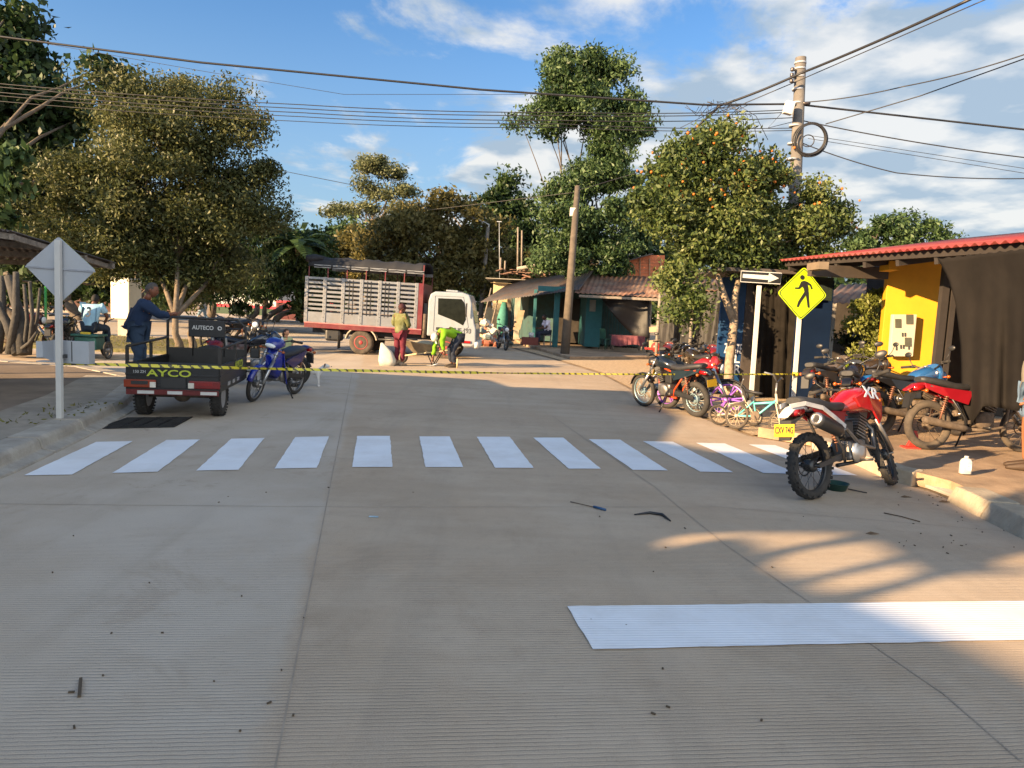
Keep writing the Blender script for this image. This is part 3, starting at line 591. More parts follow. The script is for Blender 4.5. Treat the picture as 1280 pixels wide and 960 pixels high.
# leaning grey props (bare stems) under it
t = thing('bare_tree', 'bare grey many-stemmed trunk with leaning stems behind the parked cream motorcycle', 'tree stump', G(20, 440, .15)); mb = MB()
for p, q, r in (((30, 420), (10, 345), 13), ((22, 425), (-12, 366), 11), ((12, 425), (20, 340), 9), ((30, 425), (30, 355), 5), ((36, 425), (37, 352), 5), ((34, 420), (50, 360), 4), ((-5, 425), (2, 345), 10), ((18, 420), (46, 415), 4)):
    a_, b_ = P(p[0], p[1], 16.2), P(q[0], q[1], 16.2+random.uniform(-.5, .4)); a_.z = .1; rr = r*16/900/2; mb.tube([a_, a_.lerp(b_, .5)+Vector((.04, .05, 0)), b_], [rr*1.3, rr, rr*.75], 9)
mb.build('trunk', mat('grey_bark', (.05, .047, .044), .95, var=.3, scale=8, bump=.6, bscale=20), t, world=True)
m = MB(); a_, b_ = P(57, 430, 17), P(57, 358, 17); m.cyl((a_.x, a_.y, .1), b_, .028); po = m.build('green_post', mat('green_paint', (.03, .22, .03), .5)); tag(po, 'thin green metal post standing left of the sign back', 'post')

# pale cabinet with tree shadow
q0, q1 = P(138, 400, 24.5), P(166, 400, 24.5); t = thing('display_cabinet', 'pale cream upright cabinet on a grey pedestal beside the man in blue', 'cabinet', (q0.x, 24.5, .1)); cab = mat('cream_cabinet', (.72, .68, .55), .6, var=.06)
zt, zb = P(150, 347, 24.5).z, P(150, 399, 24.5).z; mb = MB(); mb.box(((q0.x+q1.x)/2, 24.8, (zt+zb)/2), (q1.x-q0.x, .6, zt-zb), Matrix.Rotation(R(-14), 3, 'Z')); mb.build('body', cab, t, world=True, bevel=.05)
mb = MB(); mb.box(((q0.x+q1.x)/2+.1, 24.8, (zb+.1)/2), (.5, .5, zb-.1), Matrix.Rotation(R(-14), 3, 'Z')); mb.build('pedestal', conc, t, world=True, bevel=.01)

# far walls and white buildings at left
t = thing('brick_wall', 'long low brown brick wall far behind the jersey rider', 'wall', (-32, 50, 0)); mb = MB(); mb.bbox((-60, 52, 0), (-24.8, 52.3, 1.9)); mb.build('wall', mat('brown_brick', (.09, .045, .035), .9, var=.3), t, world=True)
t = thing('white_house', 'white low house with a red painted base line far behind the dark trees', 'house', (-24, 66, 0)); x0, x1 = P(266, 380, 68).x, P(347, 380, 68).x
mb = MB(); mb.bbox((x0, 68, .9), (x1, 74, 3.2)); mb.build('wall', white, t, world=True)
mb = MB(); mb.bbox((x0-.05, 67.95, .65), (x1+.05, 74.05, .9)); mb.build('base_line', mat('red_line', (.55, .03, .05), .6), t, world=True)
mb = MB(); mb.bbox((x0, 68, 0), (x1, 74, .65)); mb.build('plinth', mat('dark_green', (.04, .07, .04), .8), t, world=True)
mb = MB(); mb.box(((x0+x1)/2, 71, 3.4), (x1-x0+.6, 7, .3)); mb.build('roof', tin_dark, t, world=True)
for k in range(3): mb = MB(); xx = x0+1+k*2; mb.bbox((xx, 67.96, 1.5), (xx+.9, 68.05, 2.6)); mb.build('window', mat('window_glass', (.10, .13, .16), .15, var=.2), t, world=True)
t = thing('garden_wall', 'far dark red garden wall with white gaps left of the cattle truck', 'wall', (-22, 58, 0)); x0, x1 = P(345, 385, 58).x, P(420, 385, 58).x
mb = MB(); mb.bbox((x0, 58, 0), (x1, 58.3, 1.35)); mb.build('wall', mat('maroon_wall', (.10, .03, .03), .9), t, world=True); mb = MB(); mb.bbox((x0, 57.98, 1.35), (x1, 58.32, 1.5)); mb.build('coping', mat('red_line', (.5, .03, .05), .6), t, world=True)

# ---- teal corner house with the porch (centre right)
H = thing('corner_house', 'low teal corner house with tin porch roof behind the leaning utility pole', 'house', (3.2, 33, 0))
def wp(px, py, Y): return P(px, py, Y)
fl = MB(); fl.prism([Vector((v.x, v.y, .0)) for v in (G(655, 430, .1), G(712, 446, .1), G(828, 446, .1), Vector((9, 40, 0)), Vector((-.5, 46, 0)))], (0, 0, .11)); fl.build('porch_floor', walk_r, H, world=True, bevel=.02)
mb = MB(); x0 = wp(660, 400, 35.5).x; x1 = wp(812, 400, 34).x; mb.prism([(x0, 36, .2), (wp(752, 400, 34).x, 34.5, .2), (x1, 34.2, .2), (x1+.3, 40, .2), (x0-1.5, 45, .2)], (0, 0, 2.7)); mb.build('wall', mat('dark_teal_wall', (.035, .085, .085), .9, dirt=(.05, .04, .03)), H, world=True)
for (px, w) in ((693, 7), (666, 4)):
    a_ = wp(px, 438, 31.2+(700-px)*.04); mb = MB(); mb.box((a_.x, a_.y, 1.35), (w*31/900, .2, 2.5)); mb.build('porch_column', teal, H, world=True, bevel=.01)
mb = MB(); a_ = wp(732, 400, 31.5); b_ = wp(752, 400, 31.5); mb.bbox((a_.x, 31.5, .2), (b_.x, 34.4, 2.75)); mb.build('teal_wall', teal, H, world=True, bevel=.01)
mb = MB(); a_ = wp(738, 382, 31.46); mb.box((a_.x+.1, 31.47, a_.z), (.26, .04, .5)); mb.build('meter_panel', mat('grey_panel', (.16, .17, .15), .6), H, world=True, bevel=.01)
mb = MB(); a_ = wp(672, 375, 31.3); b_ = wp(752, 375, 31.2); mb.beam((a_.x, 31.4, 2.62), (b_.x, 31.25, 2.62), .12, .22); mb.build('porch_beam', teal, H, world=True)
# porch roof: thin lit sheet edge on the left side, shaded rusty slope on the right
corr(wp(600, 378, 35.5), wp(724, 362, 29.6), wp(742, 338, 33.5), wp(640, 352, 39), .2, .02).build('porch_roof', tin_dark, H, world=True, solid=.006)
corr(wp(718, 366, 29.6), wp(828, 372, 29.2), wp(838, 347, 34), wp(728, 342, 34), .2, .02).build('porch_roof', tin_rust, H, world=True, solid=.006)
mb = MB(); a_, b_ = wp(724, 368, 29.55), wp(828, 373, 29.15); mb.beam(a_-Vector((0, 0, .06)), b_-Vector((0, 0, .06)), .05, .1); mb.build('fascia', wood_d, H, world=True)
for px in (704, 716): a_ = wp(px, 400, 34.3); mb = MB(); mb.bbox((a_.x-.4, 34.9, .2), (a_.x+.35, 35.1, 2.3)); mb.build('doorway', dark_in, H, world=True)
mb = MB(); a_ = wp(812, 400, 31); mb.cyl((a_.x, 31, .1), (a_.x, 31, 2.5), .06); mb.build('post', wood_d, H, world=True)
mb = MB()
for k in range(16): x = wp(755, 400, 32.2).x+k*.13; mb.bbox((x, 32.2, .2), (x+.03, 32.24, 2.3))
mb.build('bar_screen', mat('dark_green_bars', (.02, .035, .03), .6), H, world=True)
mb = MB(); k = 14
for j in range(8):
    for i in range(k+1):
        u = i/k; low = 432-60*(1-u)**1.6 if j == 7 else 0; py = 372+(68-66*max(0, (1-u*1.25))**1.4)*j/7*.75; mb.v.append(tuple(P(752+60*u, py, 30.2+.15*math.sin(u*9+j*.4))))
for j in range(7):
    for i in range(k): mb.face((j*(k+1)+i, j*(k+1)+i+1, (j+1)*(k+1)+i+1, (j+1)*(k+1)+i))
o = mb.build('draped_sheet', blk, None, solid=.01); tag(o, 'black plastic sheet draped across the porch above the pink table', 'tarpaulin')
for f in o.data.polygons: f.use_smooth = True
# table, chair under the porch
t = thing('porch_table', 'long table under the porch covered with a dull pink cloth', 'table', G(785, 440, .2)); a_, b_ = wp(765, 419, 29.6), wp(806, 419, 29.6)
mb = MB(); mb.bbox((a_.x, 29.6, a_.z-.03), (b_.x, 30.4, a_.z)); mb.build('tabletop', wood_d, t, world=True)
for x in (a_.x+.08, b_.x-.08):
    for y in (29.7, 30.3): mb = MB(); mb.cyl((x, y, .2), (x, y, a_.z-.04), .03); mb.build('leg', wood_d, t, world=True)
mb = MB(); k = 24
for j in range(4):
    for i in range(k+1): u = i/k; mb.v.append((a_.x-.02+(b_.x-a_.x+.04)*u, 29.57+.03*math.sin(u*40)*(j/3)-.01*j, a_.z+.01-j*.13*(1+.12*math.sin(u*7))))
for j in range(3):
    for i in range(k): mb.face((j*(k+1)+i, j*(k+1)+i+1, (j+1)*(k+1)+i+1, (j+1)*(k+1)+i))
mb.bbox((a_.x-.02, 29.58, a_.z+.005), (b_.x+.02, 30.42, a_.z+.012))
tag(mb.build('tablecloth', mat('dull_pink_cloth', (.17, .05, .06), .9, var=.15, scale=10), None), 'dull pink cloth hanging over the porch table edge', 'tablecloth')
def plastic_chair(label, loc, rz, m):
    t = thing('plastic_chair', label, 'chair', loc, rz); mb = MB(); mb.box((0, 0, .43), (.42, .42, .03)); mb.build('seat', m, t, bevel=.01)
    mb = MB(); mb.prism([(-.2, -.2, .45), (-.2, .2, .45), (-.24, .19, .85), (-.24, -.19, .85)], (.02, 0, 0)); mb.build('backrest', m, t, bevel=.008)
    for x in (-.18, .18):
        for y in (-.18, .18): mb = MB(); mb.cyl((x*1.15, y*1.15, 0), (x, y, .43), .022, .03, 8); mb.build('leg', m, t)
    return t
g = mat('dark_green_plastic', (.015, .07, .045), .45)
plastic_chair('dark green plastic chair at the left end of the pink table', Vector((wp(757, 441, 29.8).x, 29.8, .2)), R(30), g)
# unfinished concrete house behind it
U = thing('unfinished_house', 'unfinished concrete house with flat slab roof and stacked scrap beside the lamp post', 'house', (0, 40, 0)); Yu = 38
def ub(nm, x0, y0, x1, y1, Y, dp, m, bev=.02):
    a_, b_ = P(x0, y0, Y), P(x1, y1, Y); mb = MB(); mb.bbox((a_.x, Y, b_.z), (b_.x, Y+dp, a_.z)); return mb.build(nm, m, U, world=True, bevel=bev)
ub('roof_slab', 607, 347, 700, 352.5, Yu, 5, conc); ub('roof_beam', 613, 353, 720, 358.5, Yu+.3, .3, cream); a_ = P(640, 385, Yu)
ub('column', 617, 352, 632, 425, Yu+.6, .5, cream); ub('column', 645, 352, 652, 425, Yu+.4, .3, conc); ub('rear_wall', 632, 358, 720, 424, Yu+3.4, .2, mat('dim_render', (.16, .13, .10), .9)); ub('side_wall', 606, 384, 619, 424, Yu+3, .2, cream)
ub('inner_lintel', 640, 361, 720, 366, Yu+1.2, .2, teal)
mb = MB()
for k in range(40):
    p = P(random.uniform(622, 700), random.uniform(336, 347), Yu+random.uniform(.5, 3)); mb.box(p, (random.uniform(.2, .8), random.uniform(.2, .5), random.uniform(.02, .07)), Matrix.Rotation(random.uniform(-.4, .4), 3, 'Y') @ Matrix.Rotation(random.uniform(0, 3), 3, 'Z'))
tag(mb.build('scrap_pile', tin_rust), 'pile of rusty scrap sheet on the flat roof of the unfinished house', 'scrap pile')
mb = MB(); a_ = P(646, 336, Yu+.6); b_ = P(671, 332, Yu+.6); mb.beam(a_, b_, .5, .18); tag(mb.build('rolled_sheet', conc, bevel=.06), 'pale rolled sheet lying on top of the roof scrap', 'roll')
for px, y0 in ((647, 284), (652, 288), (625.5, 322), (631, 326)):
    a_, b_ = P(px, 340, Yu+1), P(px+.5, y0, Yu+1); mb = MB(); mb.cyl(a_, b_, .05, .045, 8); mb.build('rebar_post', wood_d, U, world=True)
mb = MB(); a_, b_ = P(624.5, 348, Yu+1), P(624, 277, Yu+1); mb.cyl(a_, b_, .02, .015, 6); mb.box(b_, (.25, .04, .04)); tag(mb.build('antenna', galv), 'thin pale antenna mast above the unfinished house', 'antenna')
mb = MB(); a_, b_ = P(601, 415, Yu-1), P(614, 360, Yu-1); mb.cyl(a_, b_, .035); a_, b_ = P(613, 412, Yu-1.5), P(622, 375, Yu-1.5); mb.cyl(a_, b_, .035); mb.build('scaffold_pole', wood_d, U, world=True)
# rubble and clutter in front
mb = MB(); mats_ = [mat('rubble_a', (.42, .30, .2), .9), mat('rubble_b', (.55, .5, .42), .9), mat('rubble_c', (.45, .16, .09), .9), mat('rubble_d', (.12, .16, .16), .9)]
for k in range(190):
    px = random.gauss(608, 10); p = P(px, 400, random.uniform(31.5, 34)); z = abs(random.gauss(0, .55))*max(.1, 1-abs(px-608)/16); s_ = random.uniform(.1, .42)
    mb.use(random.choice(mats_)).box((p.x, p.y, z+.05), (s_, s_*.7, s_*.6), Matrix.Rotation(random.uniform(-1, 1), 3, 'X') @ Matrix.Rotation(random.uniform(0, 3), 3, 'Z'))
tag(mb.build('rubble_heap', mats_[0], bevel=.02), 'heap of rubble and junk against the lamp post base', 'rubble', kind='stuff')
mb = MB(); a_ = P(649, 390, 33); mb.prism([P(641, 412, 32.6), P(648, 388, 33), P(656, 388, 33), P(650, 412, 32.6)], (0, .03, 0)); tag(mb.build('cardboard_panel', mat('cardboard', (.30, .22, .13), .9)), 'tan board propped on the porch behind the dark motorcycle', 'board')
mb = MB(); a_ = P(627, 425, 34.5); mb.tube([(a_.x, 34.5, .1), (a_.x, 34.5, 1.2), (a_.x+.05, 34.5, 2.0)], [.25, .28, .12], 10); tag(mb.build('rolled_awning', mat('mint_cloth', (.05, .20, .16), .8)), 'mint green rolled cloth standing against the cream column', 'cloth roll')
# brick upper storey
B = thing('brick_parapet', 'orange hollow brick upper wall standing above the rusty roof', 'brick wall', P(800, 350, 35)); brick = mat('orange_brick', (.56, .17, .075), .9, var=.25, scale=14, dirt=(.40, .14, .08))
mb = MB(); v = [P(768, 352, 35), P(768, 338, 35), P(776, 332, 35), P(784, 326, 35), P(812, 319, 35), P(831, 319, 35), P(832, 352, 35)]; mb.prism(v, (0, .35, 0)); mb.build('wall', brick, B, world=True)
mb = MB()
for x in (786, 800, 812, 826): a_, b_ = P(x, 352, 34.96), P(x, 323, 34.96); mb.beam(a_, b_, .06, .05)
for i in range(7): a_, b_ = P(770, 349-i*4, 34.97), P(831, 349-i*4, 34.97); mb.beam(a_ if i < 4 else P(783, 349-i*4, 34.97), b_, .02, .012)
mb.build('mortar', mat('mortar', (.34, .2, .12), .9), B, world=True)
mb = MB(); mb.beam(P(780, 327, 34.8), P(815, 317.5, 34.8), .5, .05); mb.build('cap', tin_dark, B, world=True)
# shaded long roof and black sheet fence to the right
K = thing('sheet_stall', 'long stall walled with black plastic sheet behind the parked motorcycles', 'stall', G(868, 456, .0)); Yk = 23.5
mb = MB(); n = 40
for j in range(9):
    for i in range(n+1):
        u = i/n; x = 824+102*u; y = 352+(440-352)*j/8+4*math.sin(u*3); mb.v.append(tuple(P(x, y, Yk-1.5*u+.10*math.sin(u*23+j*.3)+.05*math.sin(u*57+j))))
for j in range(8):
    for i in range(n): mb.face((j*(n+1)+i, j*(n+1)+i+1, (j+1)*(n+1)+i+1, (j+1)*(n+1)+i))
mb.smooth = True; o = mb.build('plastic_wall', blk, K, world=True, solid=.01)
for f in o.data.polygons: f.use_smooth = True
corr(P(806, 368, 24.5), P(930, 361, 21.6), P(935, 345, 25), P(815, 350, 28), .2, .02).build('roof', tin_rust, K, world=True, solid=.006)
for px in (826, 868, 926): a_ = P(px, 380, Yk-1); mb = MB(); mb.cyl((a_.x, a_.y+.2, 0), (a_.x, a_.y+.2, 2.6), .05); mb.build('post', wood_d, K, world=True)
mb = MB(); mb.beam(P(812, 430, 26), P(835, 428, 25), .05, .25); mb.beam(P(812, 412, 26), P(828, 411, 25.6), .05, .2); mb.build('counter', mat('pale_board', (.28, .22, .14), .8), K, world=True)
mb = MB(); mb.sph(P(820, 434, 24), .17); mb.box(P(820, 436, 24), (.7, .3, .06)); tag(mb.build('red_bucket', mat('red_plastic', (.5, .04, .03), .4)), 'small red and white item on the ground under the stall counter', 'bucket')

# ---- blue kiosk
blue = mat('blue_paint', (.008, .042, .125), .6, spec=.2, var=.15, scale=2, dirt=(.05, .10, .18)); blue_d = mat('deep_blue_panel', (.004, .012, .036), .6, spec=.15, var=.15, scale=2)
Z = thing('blue_kiosk', 'blue shoe repair kiosk with white lettering behind the orange tree trunk', 'kiosk', G(960, 505, .1)); Yz = 15.9
def kb(nm, x0, y0, x1, y1, Y, dp, m, bev=.008, p=None):
    a_, b_ = P(x0, y0, Y), P(x1, y1, Y); zb = max(b_.z, .02); mb = MB(); mb.bbox((a_.x, Y, zb), (b_.x, Y+dp, a_.z)); return mb.build(nm, m, p or Z, world=True, bevel=bev)
LTm = mat('lettering_white', (.75, .77, .8), .6)
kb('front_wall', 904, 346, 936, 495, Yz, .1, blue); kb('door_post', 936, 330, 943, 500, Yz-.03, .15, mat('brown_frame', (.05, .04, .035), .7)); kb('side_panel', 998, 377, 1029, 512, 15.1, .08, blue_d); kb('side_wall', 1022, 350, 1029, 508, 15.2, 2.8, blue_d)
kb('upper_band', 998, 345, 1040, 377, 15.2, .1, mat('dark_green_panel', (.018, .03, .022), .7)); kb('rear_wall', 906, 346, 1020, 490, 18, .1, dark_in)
n = 26; mb = MB()
for j in range(12):
    for i in range(n+1): u = i/n; mb.v.append(tuple(P(943+56*u, 342+(503-342)*j/11, 15.75-.5*u+.05*math.sin(u*17+j*.2)+.03*math.sin(u*41+j*.5))))
for j in range(11):
    for i in range(n): mb.face((j*(n+1)+i, j*(n+1)+i+1, (j+1)*(n+1)+i+1, (j+1)*(n+1)+i))
o = mb.build('door_curtain', mat('brown_mesh_cloth', (.013, .011, .009), .9, var=.3, scale=4, spec=.1), Z, world=True, solid=.008)
for f in o.data.polygons: f.use_smooth = True
text('ZAPATERIA', .30, LTm, Z, P(921, 436.5, Yz-.01)-Z.location, (1, 0, 0), (0, 0, 1), sx=.36)
for i, ch in enumerate('LR'): text(ch, .26, LTm, Z, P(921, 449+i*13, Yz-.01)-Z.location, (1, 0, 0), (0, 0, 1))
kb('kiosk_roof', 898, 333, 1040, 345, 15.0, 3.2, tin_dark)

# ---- red roofed house with the yellow wall
Yh = thing('red_roof_house', 'house with red corrugated roof and bright yellow wall at right', 'house', (7.5, 13, .135)); yel = mat('yellow_paint', (.50, .25, .004), .65, var=.06, scale=2, dirt=(.72, .33, .008), dirt_amt=.5)
mb = MB(); a_, b_ = P(1096.5, 480, 13), P(1166, 480, 13); bl, br_ = Vector((a_.x, 13, .14)), Vector((b_.x+.02, 12.75, .14)); mb.prism([bl, br_, br_+Vector((0, 0, 2.80)), bl+Vector((0, 0, 2.80))], (.05, .22, 0)); mb.build('yellow_wall', yel, Yh, world=True, bevel=.008)
e0, e1 = P(974, 325.5, 14.8), P(1284, 300, 8.5); ed = (e1-e0); e2 = e1+ed.normalized()*6
inn = Vector((4.2, .9, .72)); roofo = corr(e0, e2, e2+inn, e0+inn, .17, .022, 2); roofo.build('roof', tin_red, Yh, world=True, solid=.004)
mb = MB(); off1 = inn*.04-Vector((0, 0, .09)); mb.beam(e0+off1, e2+off1, .06, .10)
for f in (.25, .5): mb.beam(e0+inn*f-Vector((0, 0, .09)), e2+inn*f-Vector((0, 0, .09)), .06, .10)
mb.build('purlin', mat('black_timber', (.025, .02, .018), .8), Yh, world=True)
mb = MB()
for k in range(9):
    p = e0.lerp(e1, .02+k*.14); mb.beam(p+off1-Vector((0, 0, .1)), p+inn*.98-Vector((0, 0, .17)), .07, .10)
mb.build('rafter', mat('black_timber', (.025, .02, .018), .8), Yh, world=True)
mb = MB(); p = P(1112, 333, 12.3); mb.box(p, (.17, .5, .15), Matrix.Rotation(R(-10), 3, 'Z')); mb.build('beam_end', yel, Yh, world=True, bevel=.006)
mb = MB(); p0, p1 = P(1012, 338, 12.6), P(1108, 342, 12.9); mb.beam(p0, p1, .12, .2); mb.build('cross_beam', mat('brown_beam', (.05, .038, .028), .8), Yh, world=True); mb = MB(); p = P(1022, 333, 12.2); mb.box(p, (.16, .5, .12)); mb.build('beam_stub', mat('pale_brick', (.16, .12, .08), .9), Yh, world=True)
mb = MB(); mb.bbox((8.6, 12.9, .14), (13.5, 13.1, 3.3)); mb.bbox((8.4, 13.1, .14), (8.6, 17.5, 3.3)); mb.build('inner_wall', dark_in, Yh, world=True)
mb = MB(); p = P(1176, 400, 11.6); mb.bbox((p.x-.02, 11.6, .14), (p.x+.09, 11.7, 2.8)); p = P(1188, 400, 11.6); mb.bbox((p.x-.02, 11.6, .14), (p.x+.06, 11.7, 2.8)); mb.build('dark_post', mat('black_timber', (.025, .02, .018), .8), Yh, world=True)
# meter box
t = thing('meter_box', 'cream electricity meter box with grey windows on the yellow wall', 'meter box', P(1123, 446, 12.8)); mbx = mat('cream_metal', (.42, .39, .30), .5, var=.05, dirt=(.5, .42, .3), dirt_amt=.4)
def wy(px, py, d): p = P(px, py, 12.86); return Vector((p.x, 12.86-(p.x-a_.x)*.18-d, p.z))
a_ = P(1096.5, 480, 13); mb = MB(); mb.prism([wy(1109, 445, .0), wy(1135, 445, .0), wy(1140, 393, .0), wy(1113, 393, .0)], (0, -.09, 0)); mb.build('box', mbx, t, world=True, bevel=.01)
for (x, y, w, h) in ((1118, 404, 6.5, 11), (1131, 399, 7.5, 12), (1129, 427, 7, 11)):
    mb = MB(); mb.prism([wy(x-w/2, y+h/2, .095), wy(x+w/2, y+h/2, .095), wy(x+w/2, y-h/2, .095), wy(x-w/2, y-h/2, .095)], (0, -.012, 0)); mb.build('window', mat('meter_glass', (.07, .07, .05), .25), t, world=True)
for x, y in ((1123, 418), (1126, 418), (1121, 433), (1124, 433), (1130, 434), (1116, 435)): mb = MB(); mb.prism([wy(x-.8, y+2.4, .095), wy(x+.8, y+2.4, .095), wy(x+.8, y-2.4, .095), wy(x-.8, y-2.4, .095)], (0, -.008, 0)); mb.build('switch', steel, t, world=True)
# mesh tarp hanging from the eave
def tarp_material():
    m = mat('shade_mesh', (.014, .0128, .0125), .9, spec=.08, var=.22, scale=1.2, dirt=(.027, .023, .020), dirt_amt=.5); return m
mb = MB(); n = 70; rows = 30
for j in range(rows+1):
    v = j/rows
    for i in range(n+1):
        u = i/n; xl = 1172+ (1200-1172)*min(1, v*1.6)**.6 if v < .62 else 1200+2*(v-.62)*10; xl = [1172, 1186, 1194, 1198, 1201, 1202, 1202, 1203, 1204][min(8, int(v*8))]*(1-(v*8) % 1)+[1172, 1186, 1194, 1198, 1201, 1202, 1202, 1203, 1204][min(8, int(v*8)+1)]*((v*8) % 1)
        xr = 1420; x = xl+(xr-xl)*u; top = 322-12*(x-1172)/108+ (2.2*abs(math.sin((x-1172)/13*math.pi/1.0)) if j == 0 else 0)
        bot = 545 if x < 1205 else 545-(x-1205)*1.5 if x < 1228 else 511+3*math.sin(x*.07)
        py = top+(bot-top)*v; Y = 9.2-(x-1172)*.0135+.10*math.sin(x*.11+v*1.2)*v+.045*math.sin(x*.31+v*2)*v+.25*math.sin(v*2.2)
        mb.v.append(tuple(P(x, py, Y)))
for j in range(rows):
    for i in range(n): mb.face((j*(n+1)+i, j*(n+1)+i+1, (j+1)*(n+1)+i+1, (j+1)*(n+1)+i))
o = mb.build('shade_tarp', tarp_material(), None, solid=.006); tag(o, 'brown shade mesh tarp hanging from the red roof at right edge', 'tarp')
for f in o.data.polygons: f.use_smooth = True
# far white house seen through the gap
w = thing('far_white_house', 'small pale house with faded red roof between blue panel and yellow wall', 'house', P(1060, 470, 19)+Vector((0, 0, -1))); 
mb = MB(); a_, b_ = P(1029, 400, 20), P(1044, 400, 20); mb.bbox((a_.x, 20, 0), (b_.x, 20.2, 2.3)); mb.build('wall', mat('grey_white_wall', (.36, .33, .29), .9, dirt=(.22, .2, .17)), w, world=True)
mb = MB(); mb.bbox((b_.x, 21.2, 0), (P(1180, 400, 21).x, 21.4, 2.4)); mb.build('rear_wall', dark_in, w, world=True)
corr(P(1026, 378, 18.4), P(1200, 384, 18.4), P(1210, 350, 22), P(1050, 356, 22), .2, .02).build('roof', tin_rust, w, world=True, solid=.006)
a_ = P(1066, 400, 18.6); mb = MB(); mb.cyl((a_.x, 18.6, 0), (a_.x+.05, 18.6, 2.3), .045); mb.build('post', cream, w, world=True)
mb = MB(); mb.bbox((P(1030, 450, 17).x, 17, 0), (P(1090, 450, 17).x, 17.6, .75)); tag(mb.build('low_bench', mat('dim_render', (.1, .08, .07), .9), bevel=.02), 'low dark masonry bench in front of the far white house', 'bench')

# ---------------------------------------------------------------- poles and cables
def pole(nm, label, cat, p0, p1, r0, r1, m): t = thing(nm, label, cat, p0); mb = MB(); mb.tube([p0-Vector((0, 0, .2)), p0.lerp(p1, .5), p1], [r0, (r0+r1)/2, r1], 16); mb.build('shaft', m, t, world=True); return t
t1t = P(1001, 72, 17); t1b = P(983, 400, 17); t1b = Vector((t1b.x+.15, 17, 0)); PL1 = pole('utility_pole', 'tall concrete utility pole with cable coil beside the orange tree', 'utility pole', t1b, t1t, .165, .118, poleC)
for z in (.12, .25, .42, .7, 1.0, 1.5, 1.9, 2.25): mb = MB(); c = t1t-Vector((0, 0, z)); mb.lathe(c-Vector((0, 0, .02)), (0, 0, 1), [(0, .132), (.04, .132)], 14); mb.build('band', galv, PL1, world=True)
for z in (.3, .42, .55): mb = MB(); c = t1t-Vector((.2, .1, z)); mb.lathe(c, (0, 0, 1), [(-.04, .03), (-.02, .05), (0, .035), (.02, .05), (.04, .03)], 10); mb.cyl(c, c+Vector((.12, .1, 0)), .012); mb.build('insulator', mat('dark_ceramic', (.05, .04, .04), .3), PL1, world=True)
mb = MB(); c = t1t-Vector((-.2, .1, 1.02)); mb.cyl(c-Vector((.1, 0, 0)), c+Vector((.06, 0, 0)), .03)
mb.build('insulator', mat('dark_ceramic', (.05, .04, .04), .3), PL1, world=True)
mb = MB(); c = P(986, 135, 16.7); mb.box(c, (.2, .14, .28), Matrix.Rotation(R(12), 3, 'Y')); mb.build('junction_box', white, PL1, world=True, bevel=.015)
t = thing('cable_coil', 'coil of black cable hanging on the tall utility pole', 'cable coil', P(1013, 175, 16.8)); mb = MB(); c = P(1013, 174, 16.8)
for k in range(7): mb.torus(c+Vector((random.uniform(-.02, .02), random.uniform(-.04, .04), random.uniform(-.015, .015))), (.12, 1, .1), .35+random.uniform(-.03, .02), .013, 40, 6)
mb.torus(P(1010, 176, 16.8), (.2, 1, 0), .13, .012, 30, 6); mb.build('loops', mat('black_cable', (.02, .02, .022), .5), t, world=True)
p0 = G(706, 441, .15); p0.z = 0; PL2 = pole('utility_pole', 'leaning grey concrete utility pole in front of the teal house', 'utility pole', p0, P(722, 233, 28.6), .175, .105, mat('brown_pole_concrete', (.10, .08, .06), .9, var=.25, scale=4, dirt=(.07, .055, .045), bump=.4, bscale=30))
mb = MB(); c = P(716, 265, 28.3); mb.box(c, (.22, .16, .32)); mb.build('junction_box', white, PL2, world=True, bevel=.02)
lb = G(601, 415); lt = P(610, 284, lb.y*.86); lb = Vector((P(599, 415, lt.y).x, lt.y, 0)); LP = pole('street_lamp', 'slim concrete street lamp with curved arm beside the unfinished house', 'street lamp', lb, lt, .17, .1, poleC)
mb = MB(); a_ = lt; mb.tube([a_-Vector((0, 0, .4)), a_+Vector((.05, 0, .15)), P(604, 277, lt.y), P(588, 271, lt.y)], .045, 8); mb.build('arm', galv, LP, world=True); mb = MB(); mb.sph(P(585, 270.5, lt.y), .16, sc=(1.9, .9, .45)); mb.build('lamp_head', galv, LP, world=True)
cab_m = mat('black_cable', (.02, .02, .022), .5)
def cable(label, pts, r, group='overhead power cables', name='power_cable', sag=0.0):
    out = []
    for a_, b_ in zip(pts[:-1], pts[1:]):
        k = 18
        for i in range(k): u = i/k; out.append(a_.lerp(b_, u)-Vector((0, 0, sag*4*u*(1-u))))
    out.append(pts[-1]); mb = MB(); mb.tube(out, r, 6); tag(mb.build(name, cab_m), label, 'cable', group)
A = t1t
def q(x, y, Y): return P(x, y, Y)
cable('thickest black cable crossing the whole sky from upper left to the tall pole', [q(-60, 38, 15), q(250, 78, 15.4), q(600, 112, 16), q(880, 131, 16.6), q(994, 130, 16.9)], .022)
cable('thick black cable running right from the tall pole below its box', [q(1002, 131, 17), q(1290, 163, 17)], .022)
cable('thick cable climbing from the tree crown past the pole top to the upper right', [q(850, 175, 18), q(900, 132, 17.2), q(1000, 92, 16.6), q(1215, -2, 13)], .026, sag=.03)
cable('cable parallel just under the climbing thick one', [q(905, 140, 17.5), q(1000, 100, 16.7), q(1235, -2, 13.4)], .010)
cable('upper of the two cables rising from the tall pole to the right edge', [q(1003, 128, 17), q(1130, 108, 16), q(1290, 65, 14)], .012, sag=.05)
cable('lower of the two cables rising to the right edge', [q(1032, 155, 17), q(1150, 120, 16), q(1290, 70, 14.1)], .012)
cable('cable from the pole neck falling gently to the right edge', [q(1004, 151, 17), q(1290, 198, 16)], .013, sag=.06)
cable('faint thin cable just under the falling one at right', [q(1010, 169, 17), q(1290, 212, 16)], .006)
cable('second faint thin cable right of the coil', [q(1010, 173, 17), q(1290, 218, 16)], .006)
